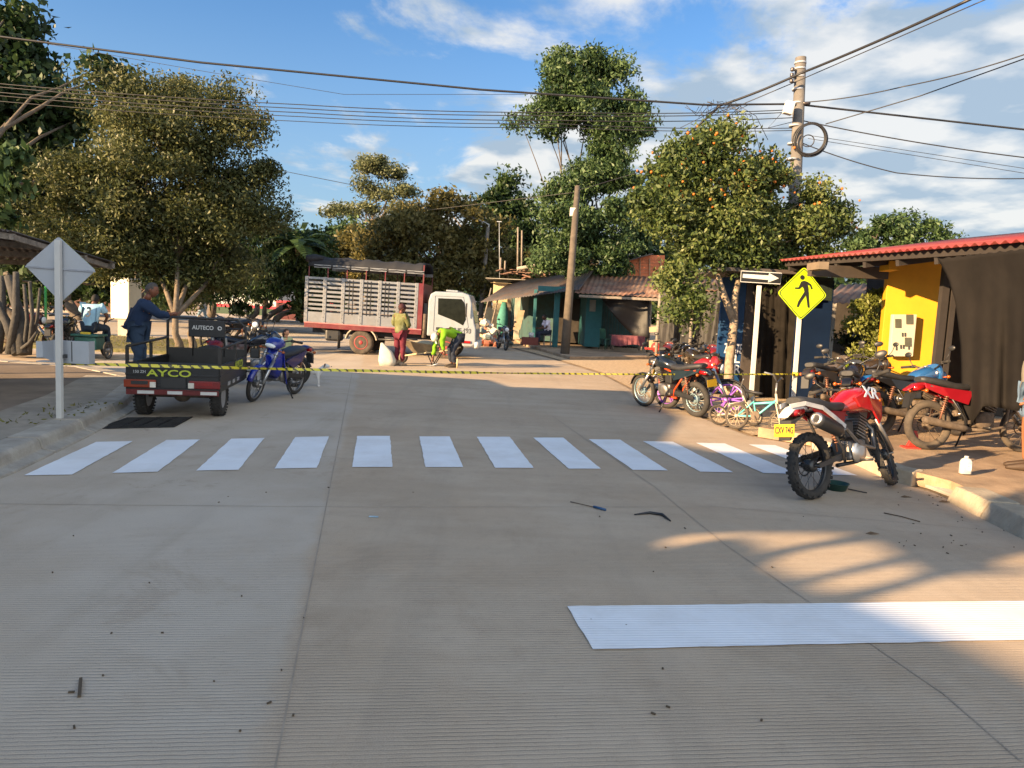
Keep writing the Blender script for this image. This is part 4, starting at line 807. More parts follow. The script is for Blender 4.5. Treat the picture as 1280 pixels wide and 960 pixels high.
cable('lowest sagging cable right of the coil', [q(996, 176, 17), q(1120, 216, 16.5), q(1290, 223, 16)], .012, sag=.05)
for k, (y0, y1, y2, r, lb_) in enumerate(((104, 131, 140, .010, 'uppermost of the parallel cables crossing the left tree'), (108, 136, 143, .010, 'second of the parallel cables crossing the left tree'), (115, 141, 150, .010, 'third of the parallel cables crossing the left tree'), (119, 146, 154, .009, 'fourth of the parallel cables crossing the left tree'), (126, 152, 157, .008, 'lowest of the parallel cables crossing the left tree'))):
    cable(lb_, [q(-60, y0-5, 17), q(380, y1, 17), q(700, y1+(y2-y1)*.6+4, 17), q(993, y2+(-3 if k < 3 else 6), 17)], r, sag=.05)
cable('hair-thin cable above the left tree beside the thick one', [q(60, 55, 20), q(260, 90, 20), q(430, 118, 20), q(660, 118, 20)], .006)
cable('short cable dropping behind the left tree toward the street lamp', [q(345, 212, 30), q(450, 233, 30), q(540, 262, 32), q(722, 240, 28.6)], .012)
cable('cable from the leaning pole top into the orange tree', [q(722, 238, 28.6), q(850, 200, 20)], .012)
# tangle where the cables meet
mb = MB()
for k in range(26):
    p = q(random.uniform(868, 925), random.uniform(126, 140), 16.9); mb.tube([p, p+Vector((random.uniform(-.2, .2), 0, -random.uniform(0, .25))), p+Vector((random.uniform(-.4, .4), 0, random.uniform(-.1, .1)))], .007, 5)
for x0, x1, x2, y in ((900, 880, 850, 160), (912, 940, 950, 190), (915, 934, 935, 180), (905, 905, 938, 150), (925, 945, 960, 175)):
    mb.tube([q(x0, 133, 16.9), q(x1, 145, 16.9), q(x2, y, 17)], .007, 5)
mb.tube([q(1000, 150, 17), q(960, 160, 17), q(978, 140, 16.9)], .008, 5)
tag(mb.build('wire_tangle', cab_m), 'tangle of loose wires bunched on the thick cable above the orange tree', 'wires')

# ---------------------------------------------------------------- road signs
s = thing('road_sign', 'diamond road sign seen from its bare pale back on a white post at left', 'road sign', G(75, 524, .15)); base = s.location
pt = P(72.5, 300, base.y); mb = MB(); mb.beam(base, Vector((pt.x, base.y, pt.z)), .062, .05, up=(0, 1, 0)); mb.build('post', white, s, world=True, bevel=.004)
yy = base.y+.04; c = [P(x, y, yy) for x, y in ((31.5, 332), (73, 295.5), (119.5, 338), (76, 378))]
def rounded(c, r=.12):
    o = []
    for i in range(4):
        a_, b_, d_ = c[i-1], c[i], c[(i+1) % 4]
        for k in range(5): u = k/4; p, w_ = b_.lerp(a_, r), b_.lerp(d_, r); o.append((p*(1-u)**2+b_*2*u*(1-u)+w_*u*u))
    return o
mb = MB(); mb.prism(rounded(c, .06), (0, .006, 0)); mb.build('panel', galv, s, world=True)
mb = MB(); mb.prism(rounded([p+Vector((0, .0065, 0)) for p in c], .06), (0, .002, 0)); mb.build('front_face', mat('sign_yellow_green', (.62, .80, .02), .4, var=.02), s, world=True)
mb = MB(); mb.beam(P(32, 333, yy-.008), P(119, 339.5, yy-.008), .012, .018); mb.build('stiffener', mat('stiffener_steel', (.32, .34, .38), .5, .3), s, world=True)  # stiffener a little darker than the bare panel
for x, y in ((73.5, 301), (75, 371)): mb = MB(); p = P(x, y, 8.24); mb.sph(p, .008); mb.build('bolt', steel, s, world=True)
# white metal box behind the post
x = thing('sheet_metal_box', 'open pale sheet metal box sitting low beside the white sign post', 'box', P(76, 452, 8.120)); Y = 8.120
def pb(px, py, Y=8.120): return P(px, py, Y)
mb = MB(); bx0, bx1 = pb(67, 452), pb(111, 451); tz = pb(89, 426).z; bz = bx0.z
mb.bbox((bx0.x, 8.120, bz), (bx1.x, 8.135, tz)); mb.bbox((bx1.x-.012, 8.135, bz), (bx1.x, 8.240, tz)); mb.bbox((bx0.x-.2, 8.120, bz-.012), (bx1.x, 8.240, bz)); mb.bbox((bx0.x, 8.135, bz), (bx0.x+.012, 8.240, tz))
mb.build('body', galv, x, world=True, bevel=.002)
mb = MB(); mb.prism([(bx0.x, 8.120, bz), (bx0.x-.20, 8.240, bz+.03), (bx0.x-.20, 8.240, tz-.03), (bx0.x, 8.120, tz)], (.004, .01, 0)); mb.prism([(bx0.x-.20, 8.240, bz+.03), (bx0.x-.25, 8.200, bz+.03), (bx0.x-.25, 8.200, tz-.03), (bx0.x-.20, 8.240, tz-.03)], (.004, .01, 0)); mb.build('side_flap', galv, x, world=True)
mb = MB(); mb.bbox((pb(89.5, 430).x, 8.112, bz+.01), (pb(90.2, 430).x, 8.120, tz-.01)); mb.build('seam', steel, x, world=True)
mb = MB(); mb.bbox((base.x-.04, 8.04, bz+.05), (base.x+.04, 8.12, bz+.09)); mb.build('bracket', steel, x, world=True)

s = thing('pedestrian_sign', 'yellow green diamond pedestrian crossing sign with a black walking figure', 'road sign', G(991, 505, .13)); base = s.location; Yp = base.y; FL = mat('fluorescent_yellow', (.40, .55, .004), .35, var=.02, scale=1); BK = mat('sign_black', (.01, .01, .01), .5, var=.05)
pt = P(1001, 372, Yp); mb = MB(); mb.beam(base, pt, .075, .05, up=(0, 1, 0)); mb.build('post', white, s, world=True, bevel=.004)
c = [P(xx, yy_, Yp-.05) for xx, yy_ in ((971.5, 366), (1005.5, 333), (1034, 369.5), (1000.5, 400.5))]; cen = sum(c, Vector())/4
mb = MB(); mb.prism(rounded(c, .10), (0, .012, 0)); mb.build('panel', FL, s, world=True)
ins = [cen.lerp(p, .95)-Vector((0, .003, 0)) for p in c]; ins2 = [cen.lerp(p, .915)-Vector((0, .003, 0)) for p in c]; ro_, ri_ = rounded(ins, .1), rounded(ins2, .1); mb = MB(); k = len(ro_)
for i in range(k): mb.quad(ro_[i], ro_[(i+1) % k], ri_[(i+1) % k], ri_[i])
mb.build('border', BK, s, world=True)
def zz_(x, y): return P(780+x/4.923, 300+y/4.923, Yp-.056)
mb = MB(); o_ = (0, -.003, 0)
mb.prism([zz_(1097+13.5*math.cos(a_), 230+14.5*math.sin(a_)) for a_ in [i*math.pi/8 for i in range(16)]], o_)
mb.prism([zz_(*p) for p in ((1090, 256), (1108, 250), (1126, 256), (1134, 300), (1134, 325), (1112, 330), (1106, 300), (1096, 285))], o_)
mb.prism([zz_(*p) for p in ((1090, 256), (1098, 285), (1078, 302), (1052, 300), (1050, 292), (1074, 291))], (0, -.0025, 0))
mb.prism([zz_(*p) for p in ((1126, 255), (1150, 272), (1160, 300), (1152, 304), (1144, 282), (1126, 272))], (0, -.0025, 0))
mb.prism([zz_(*p) for p in ((1110, 318), (1126, 328), (1086, 384), (1072, 414), (1062, 410), (1072, 378))], (0, -.0035, 0))
mb.prism([zz_(*p) for p in ((1116, 322), (1135, 318), (1137, 370), (1141, 415), (1130, 416), (1124, 372))], (0, -.004, 0))
mb.build('walking_figure', BK, s, world=True)
s = thing('arrow_sign', 'black one-way sign with white arrow pointing right on a white post', 'road sign', Vector((P(938, 506, 14.3).x, 14.3, .02))); base = s.location; Ya = base.y
mb = MB(); mb.beam(base, P(949, 357, Ya), .085, .05, up=(0, 1, 0)); mb.build('post', white, s, world=True, bevel=.004)
mb = MB(); c = [P(925.5, 352.5, Ya-.05), P(926.5, 338, Ya-.05), P(977.5, 341, Ya-.05), P(975.5, 355.5, Ya-.05)]; mb.prism(rounded(c, .03), (0, .01, 0)); mb.build('panel', white, s, world=True)
cen = sum(c, Vector())/4; mb = MB(); mb.prism([cen+(p-cen)*.985*Vector((1, 1, 1))+(cen-p)*0+Vector((0, -.003, (cen.z-p.z)*.12)) for p in c], (0, -.001, 0)); mb.build('face', BK, s, world=True)
def za(x, y): return P(780+x/4.923, 300+y/4.923, Ya-.057)
mb = MB(); mb.prism([za(*p) for p in ((732, 208), (890, 218), (893, 203), (953, 236), (886, 262), (888, 246), (730, 232))], (0, -.002, 0)); mb.build('arrow', white, s, world=True)
# barrier tape strung between the posts
t0 = P(77, 454, 8.24); t1_ = P(996, 467.5, Yp-.04)
mb = MB(); n = 240
for i in range(n+1):
    u = i/n; p = t0.lerp(t1_, u)-Vector((0, 0, .05*4*u*(1-u))); tw = .5*math.sin(u*23)+.35*math.sin(u*61)+(.6 if .22 < u < .28 else 0); h = .019 if u < .45 else .013
    d = Vector((0, math.sin(tw), math.cos(tw)))*h; mb.v += [tuple(p-d), tuple(p+d)]
for i in range(n): mb.face((2*i, 2*i+2, 2*i+3, 2*i+1))
mt = mat('tape_yellow', (.55, .50, .03), .4); bn = mt.node_tree.nodes['Principled BSDF']; tcx = mt.node_tree.nodes.new('ShaderNodeTexCoord'); wv = mt.node_tree.nodes.new('ShaderNodeTexWave'); wv.bands_direction = 'DIAGONAL'; wv.inputs['Scale'].default_value = 4.2; wv.inputs['Distortion'].default_value = 2.5; wv.inputs['Detail'].default_value = 3; wv.inputs['Detail Scale'].default_value = 6
rp = mt.node_tree.nodes.new('ShaderNodeValToRGB'); rp.color_ramp.elements[0].position = .74; rp.color_ramp.elements[0].color = (.60, .52, .04, 1); rp.color_ramp.elements[1].position = .84; rp.color_ramp.elements[1].color = (.06, .055, .02, 1)
mt.node_tree.links.new(tcx.outputs['Object'], wv.inputs[0]); mt.node_tree.links.new(wv.outputs['Fac'], rp.inputs[0]); mt.node_tree.links.new(rp.outputs[0], bn.inputs['Base Color'])
tag(mb.build('barrier_tape', mt, solid=.001), 'yellow and black barrier tape stretched across the street between the sign posts', 'barrier tape')
mb = MB(); mb.torus(P(76, 453, 8.26), (0, 0, 1), .045, .012, 16, 6, 3); tag(mb.build('tape_wrap', mt), 'yellow tape wrapped round the left sign post', 'tape')
mb = MB(); mb.torus(P(994.5, 467.5, Yp), (0, 0, 1), .05, .014, 16, 6, 3); tag(mb.build('tape_wrap', mt), 'yellow tape knotted round the pedestrian sign post', 'tape')
# ---------------------------------------------------------------- motorcycles
rub = mat('tyre_rubber', (.022, .021, .020), .85, var=.3, scale=12, dirt=(.06, .05, .04), dirt_amt=.5); rub_d = mat('dusty_rubber', (.055, .045, .036), .95, var=.3, scale=10, dirt=(.11, .085, .06), dirt_amt=.8)
chrome = mat('brushed_chrome', (.45, .45, .45), .32, .9, var=.08); alu = mat('engine_alloy', (.22, .215, .21), .45, .8, var=.2, scale=20, dirt=(.2, .15, .1), dirt_amt=.5); blackp = mat('black_plastic', (.02, .02, .021), .45, var=.2); framem = mat('frame_black', (.025, .025, .027), .4, .3)
vinyl = mat('seat_vinyl', (.025, .025, .027), .55, var=.2, scale=20); amber = mat('amber_lens', (.35, .08, .01), .2, var=.05); redl = mat('red_lens', (.32, .006, .008), .2, var=.05, coat=.6); glassm = mat('headlight_glass', (.7, .72, .72), .08, var=.05, coat=1.)
platey = mat('plate_yellow', (.50, .30, .008), .45, var=.04); grime = mat('muddy_metal', (.12, .09, .065), .85, .2, var=.35, scale=14)
def wheel(par, x, z, r, w, tm, rm, dirt=False, alloy=False, steer=None, spk=18):
    ax = Vector((0, 1, 0)); mb = MB(); rr = r-w*.78
    mb.torus((x, 0, z), ax, rr, .020 if alloy else .014, 32, 6, 1.7)
    if alloy:
        for k in range(6):
            a = 2*math.pi*k/6+.2
            for s_ in (-.13, .13): mb.beam((x+.03*math.cos(a), 0, z+.03*math.sin(a)), (x+rr*math.cos(a+s_), 0, z+rr*math.sin(a+s_)), .022, .02, up=(0, 1, 0))
    else:
        for k in range(spk):
            a = 2*math.pi*k/spk; s_ = .035 if k % 2 else -.035; b_ = a+(.35 if k % 4 < 2 else -.35); mb.tube([(x+.04*math.cos(b_), s_, z+.04*math.sin(b_)), (x+rr*math.cos(a), 0, z+rr*math.sin(a))], .0028, 4)
    mb.lathe((x, -.055, z), ax, [(0, .03), (.01, .055), (.035, .06), (.075, .06), (.1, .055), (.11, .03)], 16)
    mb.torus((x, .06, z), ax, .095, .008, 24, 4, .4)
    wh = mb.build('wheel', rm, par); mb = MB(); mb.torus((x, 0, z), ax, r-w*.45, w*.45, 36, 10, 1.05)
    if dirt:
        for k in range(40):
            a = 2*math.pi*k/40
            for s_ in ((-.6, -.2, .25, .62) if k % 2 else (-.42, 0, .42)):
                rr2 = r-.010-abs(s_)*w*.26; mb.box((x+rr2*math.cos(a), s_*w*.72, z+rr2*math.sin(a)), (.020, w*.24, .026), Matrix.Rotation(-a, 3, 'Y'))
    mb.build('tyre', tm, wh); return wh
def moto(label, loc, rz, lean=7, steer=0, style='street', tank='#7c0c0c', seatc=None, wb=1.28, rf=.30, rr=.30, wf=.085, wr=.10, tm=None, rim=None, alloy=False, panel=None, group=None, mirrors=True, detail=False, plate=True, name='motorcycle', fender=None, headl=True, sidecover=None):
    """x forward, y left; wheels touch the ground; leans to its left on the stand"""
    root = thing(name, label, 'motorcycle', loc, rz, group, rx=-R(lean)); root.rotation_mode = 'XYZ'
    root.rotation_euler = (Matrix.Rotation(rz, 4, 'Z') @ Matrix.Rotation(-R(lean), 4, 'X')).to_euler()
    tm = tm or rub; rim = rim or alu; tk = mat('paint_'+str(tank), tank, .22, var=.06, coat=.8, dirt=(.25, .2, .15), dirt_amt=.12); pn = mat('paint_'+str(panel), panel, .3, var=.06, coat=.5) if panel else tk; fm = mat('paint_'+str(fender), fender, .3, var=.05) if fender else blackp
    D = style == 'dirt'; hx = wb/2; up = .055 if D else 0
    wheel(root, -hx, rr, rr, wr, tm, rim, D, alloy)
    # front assembly is turned with the bars
    fr = bpy.data.objects.new('front_fork', None); rake = .42
    hp = Vector((hx-.42+(.02 if D else .02), 0, .84+up*.6)); ax = (Vector((hx, 0, rf))-hp).normalized(); st = Matrix.Rotation(R(steer), 4, -ax)
    S = Matrix.Translation(hp) @ st @ Matrix.Translation(-hp)
    def fb(mb, nm, m, par=root, bv=0.):
        o = mb.build(nm, m, par, bevel=bv); o.data.transform(S); return o
    w = wheel(root, hx, rf, rf, wf, tm, rim, D, alloy); w.data.transform(S)
    for ch in w.children: ch.data.transform(S)
    mb = MB(); top = hp+Vector((-.03, 0, .08))
    for s_ in (-.09, .09):
        mb.tube([top+Vector((0, s_, 0)), hp+ax*.25+Vector((0, s_, 0))], .018, 8); mb.tube([hp+ax*.22+Vector((0, s_, 0)), Vector((hx, s_, rf))-ax*.03], .027, 10)
    mb.box(hp+Vector((-.01, 0, .05)), (.06, .24, .03)); mb.box(hp+ax*.12, (.06, .24, .03)); mb.cyl((hx, -.1, rf), (hx, .1, rf), .012)
    fb(mb, 'fork', chrome if not D else alu)
    # handlebar
    mb = MB(); hz = hp.z+(.16 if D else .12); pts = [hp+Vector((-.02, 0, .09)), Vector((hp.x-.03, .10, hz)), Vector((hp.x-.08, .22, hz+.05)), Vector((hp.x-.15, .38, hz+.05))]
    mb.tube([Vector((p.x, -p.y, p.z)) for p in pts[::-1]]+pts[1:], .012, 8); hb = fb(mb, 'handlebar', framem)
    for s_ in (-1, 1): mb = MB(); mb.tube([(hp.x-.105, s_*.27, hz+.05), (hp.x-.15, s_*.39, hz+.05)], .019, 8); mb.tube([(hp.x-.06, s_*.24, hz+.055), (hp.x-.10, s_*.37, hz+.045)], .006, 5); mb.box((hp.x-.075, s_*.25, hz+.05), (.05, .05, .04)); fb(mb, 'grip', rub, hb)
    if mirrors:
        for s_ in (-1, 1):
            mb = MB(); a_ = Vector((hp.x-.08, s_*.24, hz+.05)); b_ = a_+Vector((.04, s_*.09, .17)); mb.tube([a_, a_.lerp(b_, .5)+Vector((0, s_*.02, 0)), b_], .006, 5); mb.sph(b_+Vector((0, s_*.02, .02)), .06, 12, 8, (.25, 1.0, .62)); fb(mb, 'mirror', blackp)
    # headlight with its cowl
    if headl:
        c = hp+Vector((.13, 0, .0)); mb = MB()
        if D: mb.loft([(c.x-.06, 0, c.z-.02, .09, .15), (c.x+.02, 0, c.z, .10, .15), (c.x+.07, 0, c.z-.02, .075, .10)], 14); m_ = tk
        else: mb.lathe(c-Vector((.10, 0, 0)), (1, 0, 0), [(0, .03), (.03, .075), (.09, .095), (.13, .095)], 18); m_ = tk if style == 'sport' else framem
        hl = fb(mb, 'headlight', m_); mb = MB(); mb.sph(c+Vector((.035 if not D else .05, 0, 0)), .085 if not D else .06, 16, 8, (.4, 1, 1)); fb(mb, 'lens', glassm, hl)
    for s_ in (-1, 1):
        mb = MB(); mb.sph(hp+Vector((.07, s_*.19, -.02)), .028, 8, 6, (1, 1, .8)); mb.cyl(hp+Vector((.05, s_*.1, -.02)), hp+Vector((.06, s_*.18, -.02)), .008); fb(mb, 'turn_signal', amber)
    # front mudguard
    mb = MB(); secs = []
    if D:
        mb.loft([(hx+.34, 0, rf*2+.08, .04, .008), (hx+.2, 0, rf*2+.115, .07, .014), (hx, 0, rf*2+.14, .075, .018), (hx-.16, 0, rf*2+.13, .07, .02), (hx-.26, 0, rf*2+.06, .05, .02)], 10)
    else:
        n = 9; b0 = len(mb.v)
        for i in range(n):
            a = R(15+i*130/(n-1)); rr_ = rf+.025
            for yy_, dz in ((-wf*.75, -.03), (-wf*.5, 0), (wf*.5, 0), (wf*.75, -.03)): mb.v.append((hx+(rr_+dz)*math.cos(a), yy_, rf+(rr_+dz)*math.sin(a)))
        mb.smooth = True
        for i in range(n-1):
            for j in range(3): mb.face((b0+i*4+j, b0+i*4+j+1, b0+(i+1)*4+j+1, b0+(i+1)*4+j))
    o = fb(mb, 'front_mudguard', fm if not D else blackp)
    if not D: q_ = o.modifiers.new('s', 'SOLIDIFY'); q_.thickness = .004
    # tank
    tz = .86+up; x0 = hx-.42; mb = MB()
    if D:
        mb.loft([(x0+.14, 0, tz-.02, .06, .07), (x0+.05, 0, tz-.03, .15, .12), (x0-.08, 0, tz-.01, .165, .13), (x0-.22, 0, tz-.03, .13, .11), (x0-.34, 0, tz-.07, .085, .07), (x0-.42, 0, tz-.09, .06, .04)], 18, 2.8)
    elif style == 'cub': mb.loft([(-.02, 0, .50, .05, .05), (.15, 0, .47, .06, .06), (.3, 0, .55, .05, .06)], 12)
    else: mb.loft([(x0+.08, 0, tz-.02, .05, .06), (x0+.0, 0, tz, .115, .10), (x0-.14, 0, tz+.01, .14, .11), (x0-.28, 0, tz-.03, .115, .085), (x0-.40, 0, tz-.07, .07, .05)], 18, 2.5)
    tko = mb.build('tank', tk, root)
    if style != 'cub': mb = MB(); mb.lathe((x0-.10, 0, tz+(.11 if not D else .105)), (0, 0, 1), [(0, .035), (.015, .035), (.022, .025)], 14); mb.build('filler_cap', chrome if not D else blackp, tko)
    if D:   # tank shrouds
        for s_ in (-1, 1):
            mb = MB(); v = [(x0+.20, s_*.15, tz-.06), (x0+.12, s_*.185, tz+.05), (x0-.10, s_*.172, tz+.075), (x0-.26, s_*.135, tz+.02), (x0-.20, s_*.15, tz-.08), (x0-.02, s_*.178, tz-.13), (x0+.07, s_*.185, tz-.26), (x0+.13, s_*.18, tz-.20)]
            mb.prism(v, (0, -s_*.02, 0)); mb.build('tank_shroud', tk, root, bevel=.012)
    # seat
    sz = .80+up*.9; mb = MB(); sm = mat('seat_'+str(seatc), seatc, .6, var=.15) if seatc else vinyl
    if style == 'cub': mb.loft([(.02, 0, .70, .06, .03), (-.08, 0, .735, .11, .05), (-.25, 0, .75, .13, .055), (-.42, 0, .785, .13, .055), (-.62, 0, .80, .11, .05), (-.70, 0, .80, .08, .03)], 14, 3)
    else: mb.loft([(x0-.30, 0, sz+.02, .06, .03), (x0-.40, 0, sz-.0, .10, .045), (x0-.60, 0, sz+.0, .13, .05), (x0-.80, 0, sz+.045, .13, .05), (x0-1.0, 0, sz+.075, .10, .045), (x0-1.06, 0, sz+.08, .07, .03)], 14, 3)
    mb.build('seat', sm, root)
    # side panels and tail
    tx = x0-1.02
    for s_ in (-1, 1):
        mb = MB()
        if style == 'cub': v = [(-.02, s_*.10, .62), (-.2, s_*.13, .70), (-.66, s_*.11, .78), (-.74, s_*.08, .74), (-.5, s_*.13, .60), (-.25, s_*.13, .50)]
        elif D: v = [(x0-.38, s_*.11, sz-.05), (x0-.75, s_*.125, sz-.02), (x0-.95, s_*.10, sz+.055), (x0-.98, s_*.10, sz+.02), (x0-.62, s_*.125, sz-.16), (x0-.45, s_*.115, sz-.20)]
        else: v = [(x0-.38, s_*.11, sz-.05), (x0-.80, s_*.12, sz-.01), (x0-1.02, s_*.08, sz+.04), (x0-1.0, s_*.09, sz-.03), (x0-.70, s_*.125, sz-.15), (x0-.45, s_*.12, sz-.22)]
        mb.prism(v, (0, -s_*.022, 0)); wv_ = D
        mb.build('side_panel', mat('paint_'+str(sidecover), sidecover, .35, var=.05) if sidecover else pn, root, bevel=.008)
    mb = MB(); mb.loft([(tx+.18, 0, sz-.0, .08, .03), (tx+.02, 0, sz+.02, .07, .03), (tx-.10, 0, sz+.0, .06, .025), (tx-.20, 0, sz-.06, .055, .012)], 12); mb.build('tail', pn if not D else mat('paint_#c8c4c4', '#c8c4c4', .35, var=.05), root)
    mb = MB(); mb.loft([(tx+.03, 0, sz-.02, .075, .035), (tx-.08, 0, sz-.03, .07, .04), (tx-.12, 0, sz-.03, .055, .03)], 12, 3); mb.build('tail_light', redl, root)
    mb = MB(); mb.prism([(tx+.02, -.07, sz-.06), (tx-.16, -.055, sz-.10), (tx-.19, -.05, sz-.28), (tx-.165, -.05, sz-.27), (tx-.1, -.06, sz-.12)], (0, .12, 0)); mb.build('rear_mudguard', blackp, root)
    for s_ in ((-1, 1) if not D else ()): mb = MB(); mb.sph((tx-.02, s_*.15, sz-.06), .026, 8, 6); mb.cyl((tx-.02, s_*.06, sz-.06), (tx-.02, s_*.14, sz-.06), .007); mb.build('turn_signal', amber, root)
    if D:
        for s_ in (-1, 1):
            mb = MB(); q_ = [(tx-.16, s_*.05, sz+.03), (tx+.0, s_*.10, sz+.05), (x0-.80, s_*.135, sz-.0), (x0-.62, s_*.142, sz-.10), (x0-.46, s_*.14, sz-.19)]
            for a_, b_ in zip(q_, q_[1:]): mb.beam(a_, b_, .012, .042)
            mb.build('white_trim', mat('trim_white', (.45, .44, .43), .4), root, bevel=.004)
    if plate:
        mb = MB(); mb.prism([(tx-.185, -.105, sz-.13), (tx-.185, .105, sz-.13), (tx-.20, .105, sz-.245), (tx-.20, -.105, sz-.245)], (-.004, 0, 0)); pl = mb.build('number_plate', platey, root)
        if detail: text('CXV 74G', .085, BK, pl, (tx-.198, 0, sz-.188), (0, -1, 0), (.1, 0, 1), sx=.56)
    # engine
    em = grime if tm is rub_d else alu; ez = .40+up*.4; mb = MB(); mb.box((.02, 0, ez), (.30, .20, .20)); eng = mb.build('engine', em, root, bevel=.03)
    mb = MB()
    for k in range(7): mb.box((.11+.012*k, 0, ez+.13+.028*k), (.16-.004*k, .17, .012), Matrix.Rotation(R(22), 3, 'Y'))
    mb.box((.15, 0, ez+.22), (.10, .11, .22), Matrix.Rotation(R(22), 3, 'Y')); mb.box((.20, 0, ez+.35), (.13, .15, .06), Matrix.Rotation(R(22), 3, 'Y')); mb.build('cylinder', em, eng)
    for s_ in (-1, 1): mb = MB(); mb.lathe((.0, s_*.09, ez-.01), (0, s_, 0), [(0, .115), (.03, .112), (.05, .09), (.055, .04)], 20); mb.build('crank_cover', chrome if detail else em, eng)
    mb = MB(); mb.box((-.06, 0, ez+.2), (.16, .14, .18)); mb.build('airbox', blackp, root, bevel=.02)
    # frame
    mb = MB()
    if style != 'cub':
        hd = Vector((hp.x-.02, 0, hp.z))
        for s_ in (-.06, .06):
            mb.tube([hd, (x0-.2, s_, tz-.10), (x0-.38, s_*1.5, sz-.07), (x0-.95, s_*1.5, sz+.0)], .014, 6); mb.tube([(x0-.75, s_*1.6, sz-.03), (-.25, s_*1.8, ez+.02), (-.22, s_*1.6, ez-.1)], .014, 6)
        mb.tube([hd-Vector((0, 0, .05)), (.22, 0, ez+.05), (.15, 0, ez-.13), (-.2, 0, ez-.14)], .02, 8)
    else: mb.tube([Vector((hp.x-.02, 0, hp.z)), (.22, 0, .52), (.0, 0, .45), (-.2, 0, .55), (-.6, 0, .7)], .03, 8)
    mb.build('frame', mat('paint_#c04010', '#c04010', .4) if style == 'orange' else framem, root)
    mb = MB()
    for s_ in (-.085, .085): mb.beam((-.14, s_*.9, ez-.03), (-hx, s_, rr), .028, .045)
    mb.cyl((-hx, -.11, rr), (-hx, .11, rr), .012); mb.build('swingarm', framem if tm is rub else em, root)
    for s_ in ((-.1, .1) if not D else (-.0, )):
        mb = MB(); a_, b_ = Vector((-hx+.08, s_, rr+.06)), Vector((x0-.72, s_, sz-.08))
        if D: a_, b_ = Vector((-.28, -.06, ez)), Vector((-.34, -.06, sz-.12))
        mb.tube([a_, b_], .011, 6)
        for k in range(8): mb.torus(a_.lerp(b_, .3+.08*k), (b_-a_), .026, .006, 12, 5)
        mb.build('shock', mat('spring', (.25, .12, .08) if D else (.4, .4, .4), .4, .4), root)
    mb = MB(); mb.prism([(-.02, .095, ez+.05), (-hx-.05, .10, rr+.07), (-hx-.05, .10, rr+.02), (-.02, .095, ez-.03)], (0, .015, 0)); mb.build('chain_guard', blackp, root)
    # exhaust on the right
    mb = MB()
    if D:
        mb.tube([(.25, -.02, ez+.28), (.34, -.07, ez+.18), (.26, -.12, ez+.0), (.0, -.13, ez+.05), (-.22, -.13, ez+.22), (-.34, -.13, sz-.24)], .019, 8); ex = mb.build('exhaust_pipe', alu, root)
        mb = MB(); mb.tube([(-.34, -.145, sz-.25), (-.40, -.15, sz-.21), (-.70, -.16, sz-.11), (-.74, -.16, sz-.095)], [.04, .064, .068, .064], 16); mu = mb.build('muffler', blackp, root)
        mb = MB(); mb.lathe((-.73, -.16, sz-.098), (-1, 0, .3), [(-.01, .064), (.012, .062), (.02, .048), (.02, .030), (-.01, .026)], 20); mb.build('muffler_tip', chrome, mu)
    else:
        mb.tube([(.22, -.04, ez+.28), (.36, -.08, ez+.15), (.30, -.10, ez-.08), (.05, -.12, ez-.13), (-.2, -.13, ez-.12)], .02, 8); ex = mb.build('exhaust_pipe', grime if tm is rub_d else chrome, root)
        mb = MB(); mb.tube([(-.2, -.135, ez-.12), (-.3, -.14, ez-.11), (-.80, -.16, ez-.02), (-.84, -.16, ez-.015)], [.025, .045, .048, .03], 12); mb.build('muffler', grime if tm is rub_d else (chrome if not detail else blackp), root)
    for s_ in (-1, 1): mb = MB(); mb.cyl((-.02, s_*.1, ez-.10), (-.02, s_*.26, ez-.09), .012); mb.build('footpeg', framem, root)
    mb = MB(); mb.tube([(-.08, .12, ez-.12), (-.06, .12+.16, .035+.0)], .012, 6); mb.build('side_stand', framem, root)
    if style == 'cub':
        mb = MB(); mb.loft([(hp.x+.12, 0, .62, .05, .10), (hp.x+.04, 0, .64, .13, .20), (hp.x-.03, 0, .60, .16, .26), (hp.x-.06, 0, .60, .15, .25)], 16, 3); mb.build('leg_shield', tk, root)
        mb = MB(); mb.prism([(hp.x-.04, -.17, .78), (hp.x-.06, -.2, .55), (hp.x-.20, -.19, .26), (hp.x-.26, -.15, .25), (hp.x-.16, -.14, .5), (hp.x-.12, -.10, .80)], (0, .03, 0)); mb.prism([(hp.x-.04, .17, .78), (hp.x-.06, .2, .55), (hp.x-.20, .19, .26), (hp.x-.26, .15, .25), (hp.x-.16, .14, .5), (hp.x-.12, .10, .80)], (0, -.03, 0)); mb.build('side_cowl', tk, root, bevel=.01)
        mb = MB(); mb.loft([(hp.x+.17, 0, hp.z+.05, .05, .05), (hp.x+.08, 0, hp.z+.07, .13, .085), (hp.x-.04, 0, hp.z+.09, .16, .08), (hp.x-.12, 0, hp.z+.10, .12, .05)], 16, 2.4); hc = fb(mb, 'handlebar_cover', tk); mb = MB(); mb.sph(hp+Vector((.17, 0, .05)), .06, 14, 8, (.4, 1.5, .6)); fb(mb, 'headlight', glassm, hc)
    if style == 'sport' or style == 'street' and panel:
        mb = MB(); mb.loft([(hp.x+.14, 0, hp.z+.0, .08, .10), (hp.x+.05, 0, hp.z+.04, .13, .15), (hp.x-.02, 0, hp.z+.05, .14, .13)], 14, 2.6); fb(mb, 'front_cowl', tk)
    return root
def at_wheels(pr, pf, z=0.):
    a_, b_ = G(*pr, z), G(*pf, z); return (a_+b_)/2, math.atan2(b_.y-a_.y, b_.x-a_.x), (b_-a_).length
c_, rz_, l_ = at_wheels((1014, 624), (1108, 608))
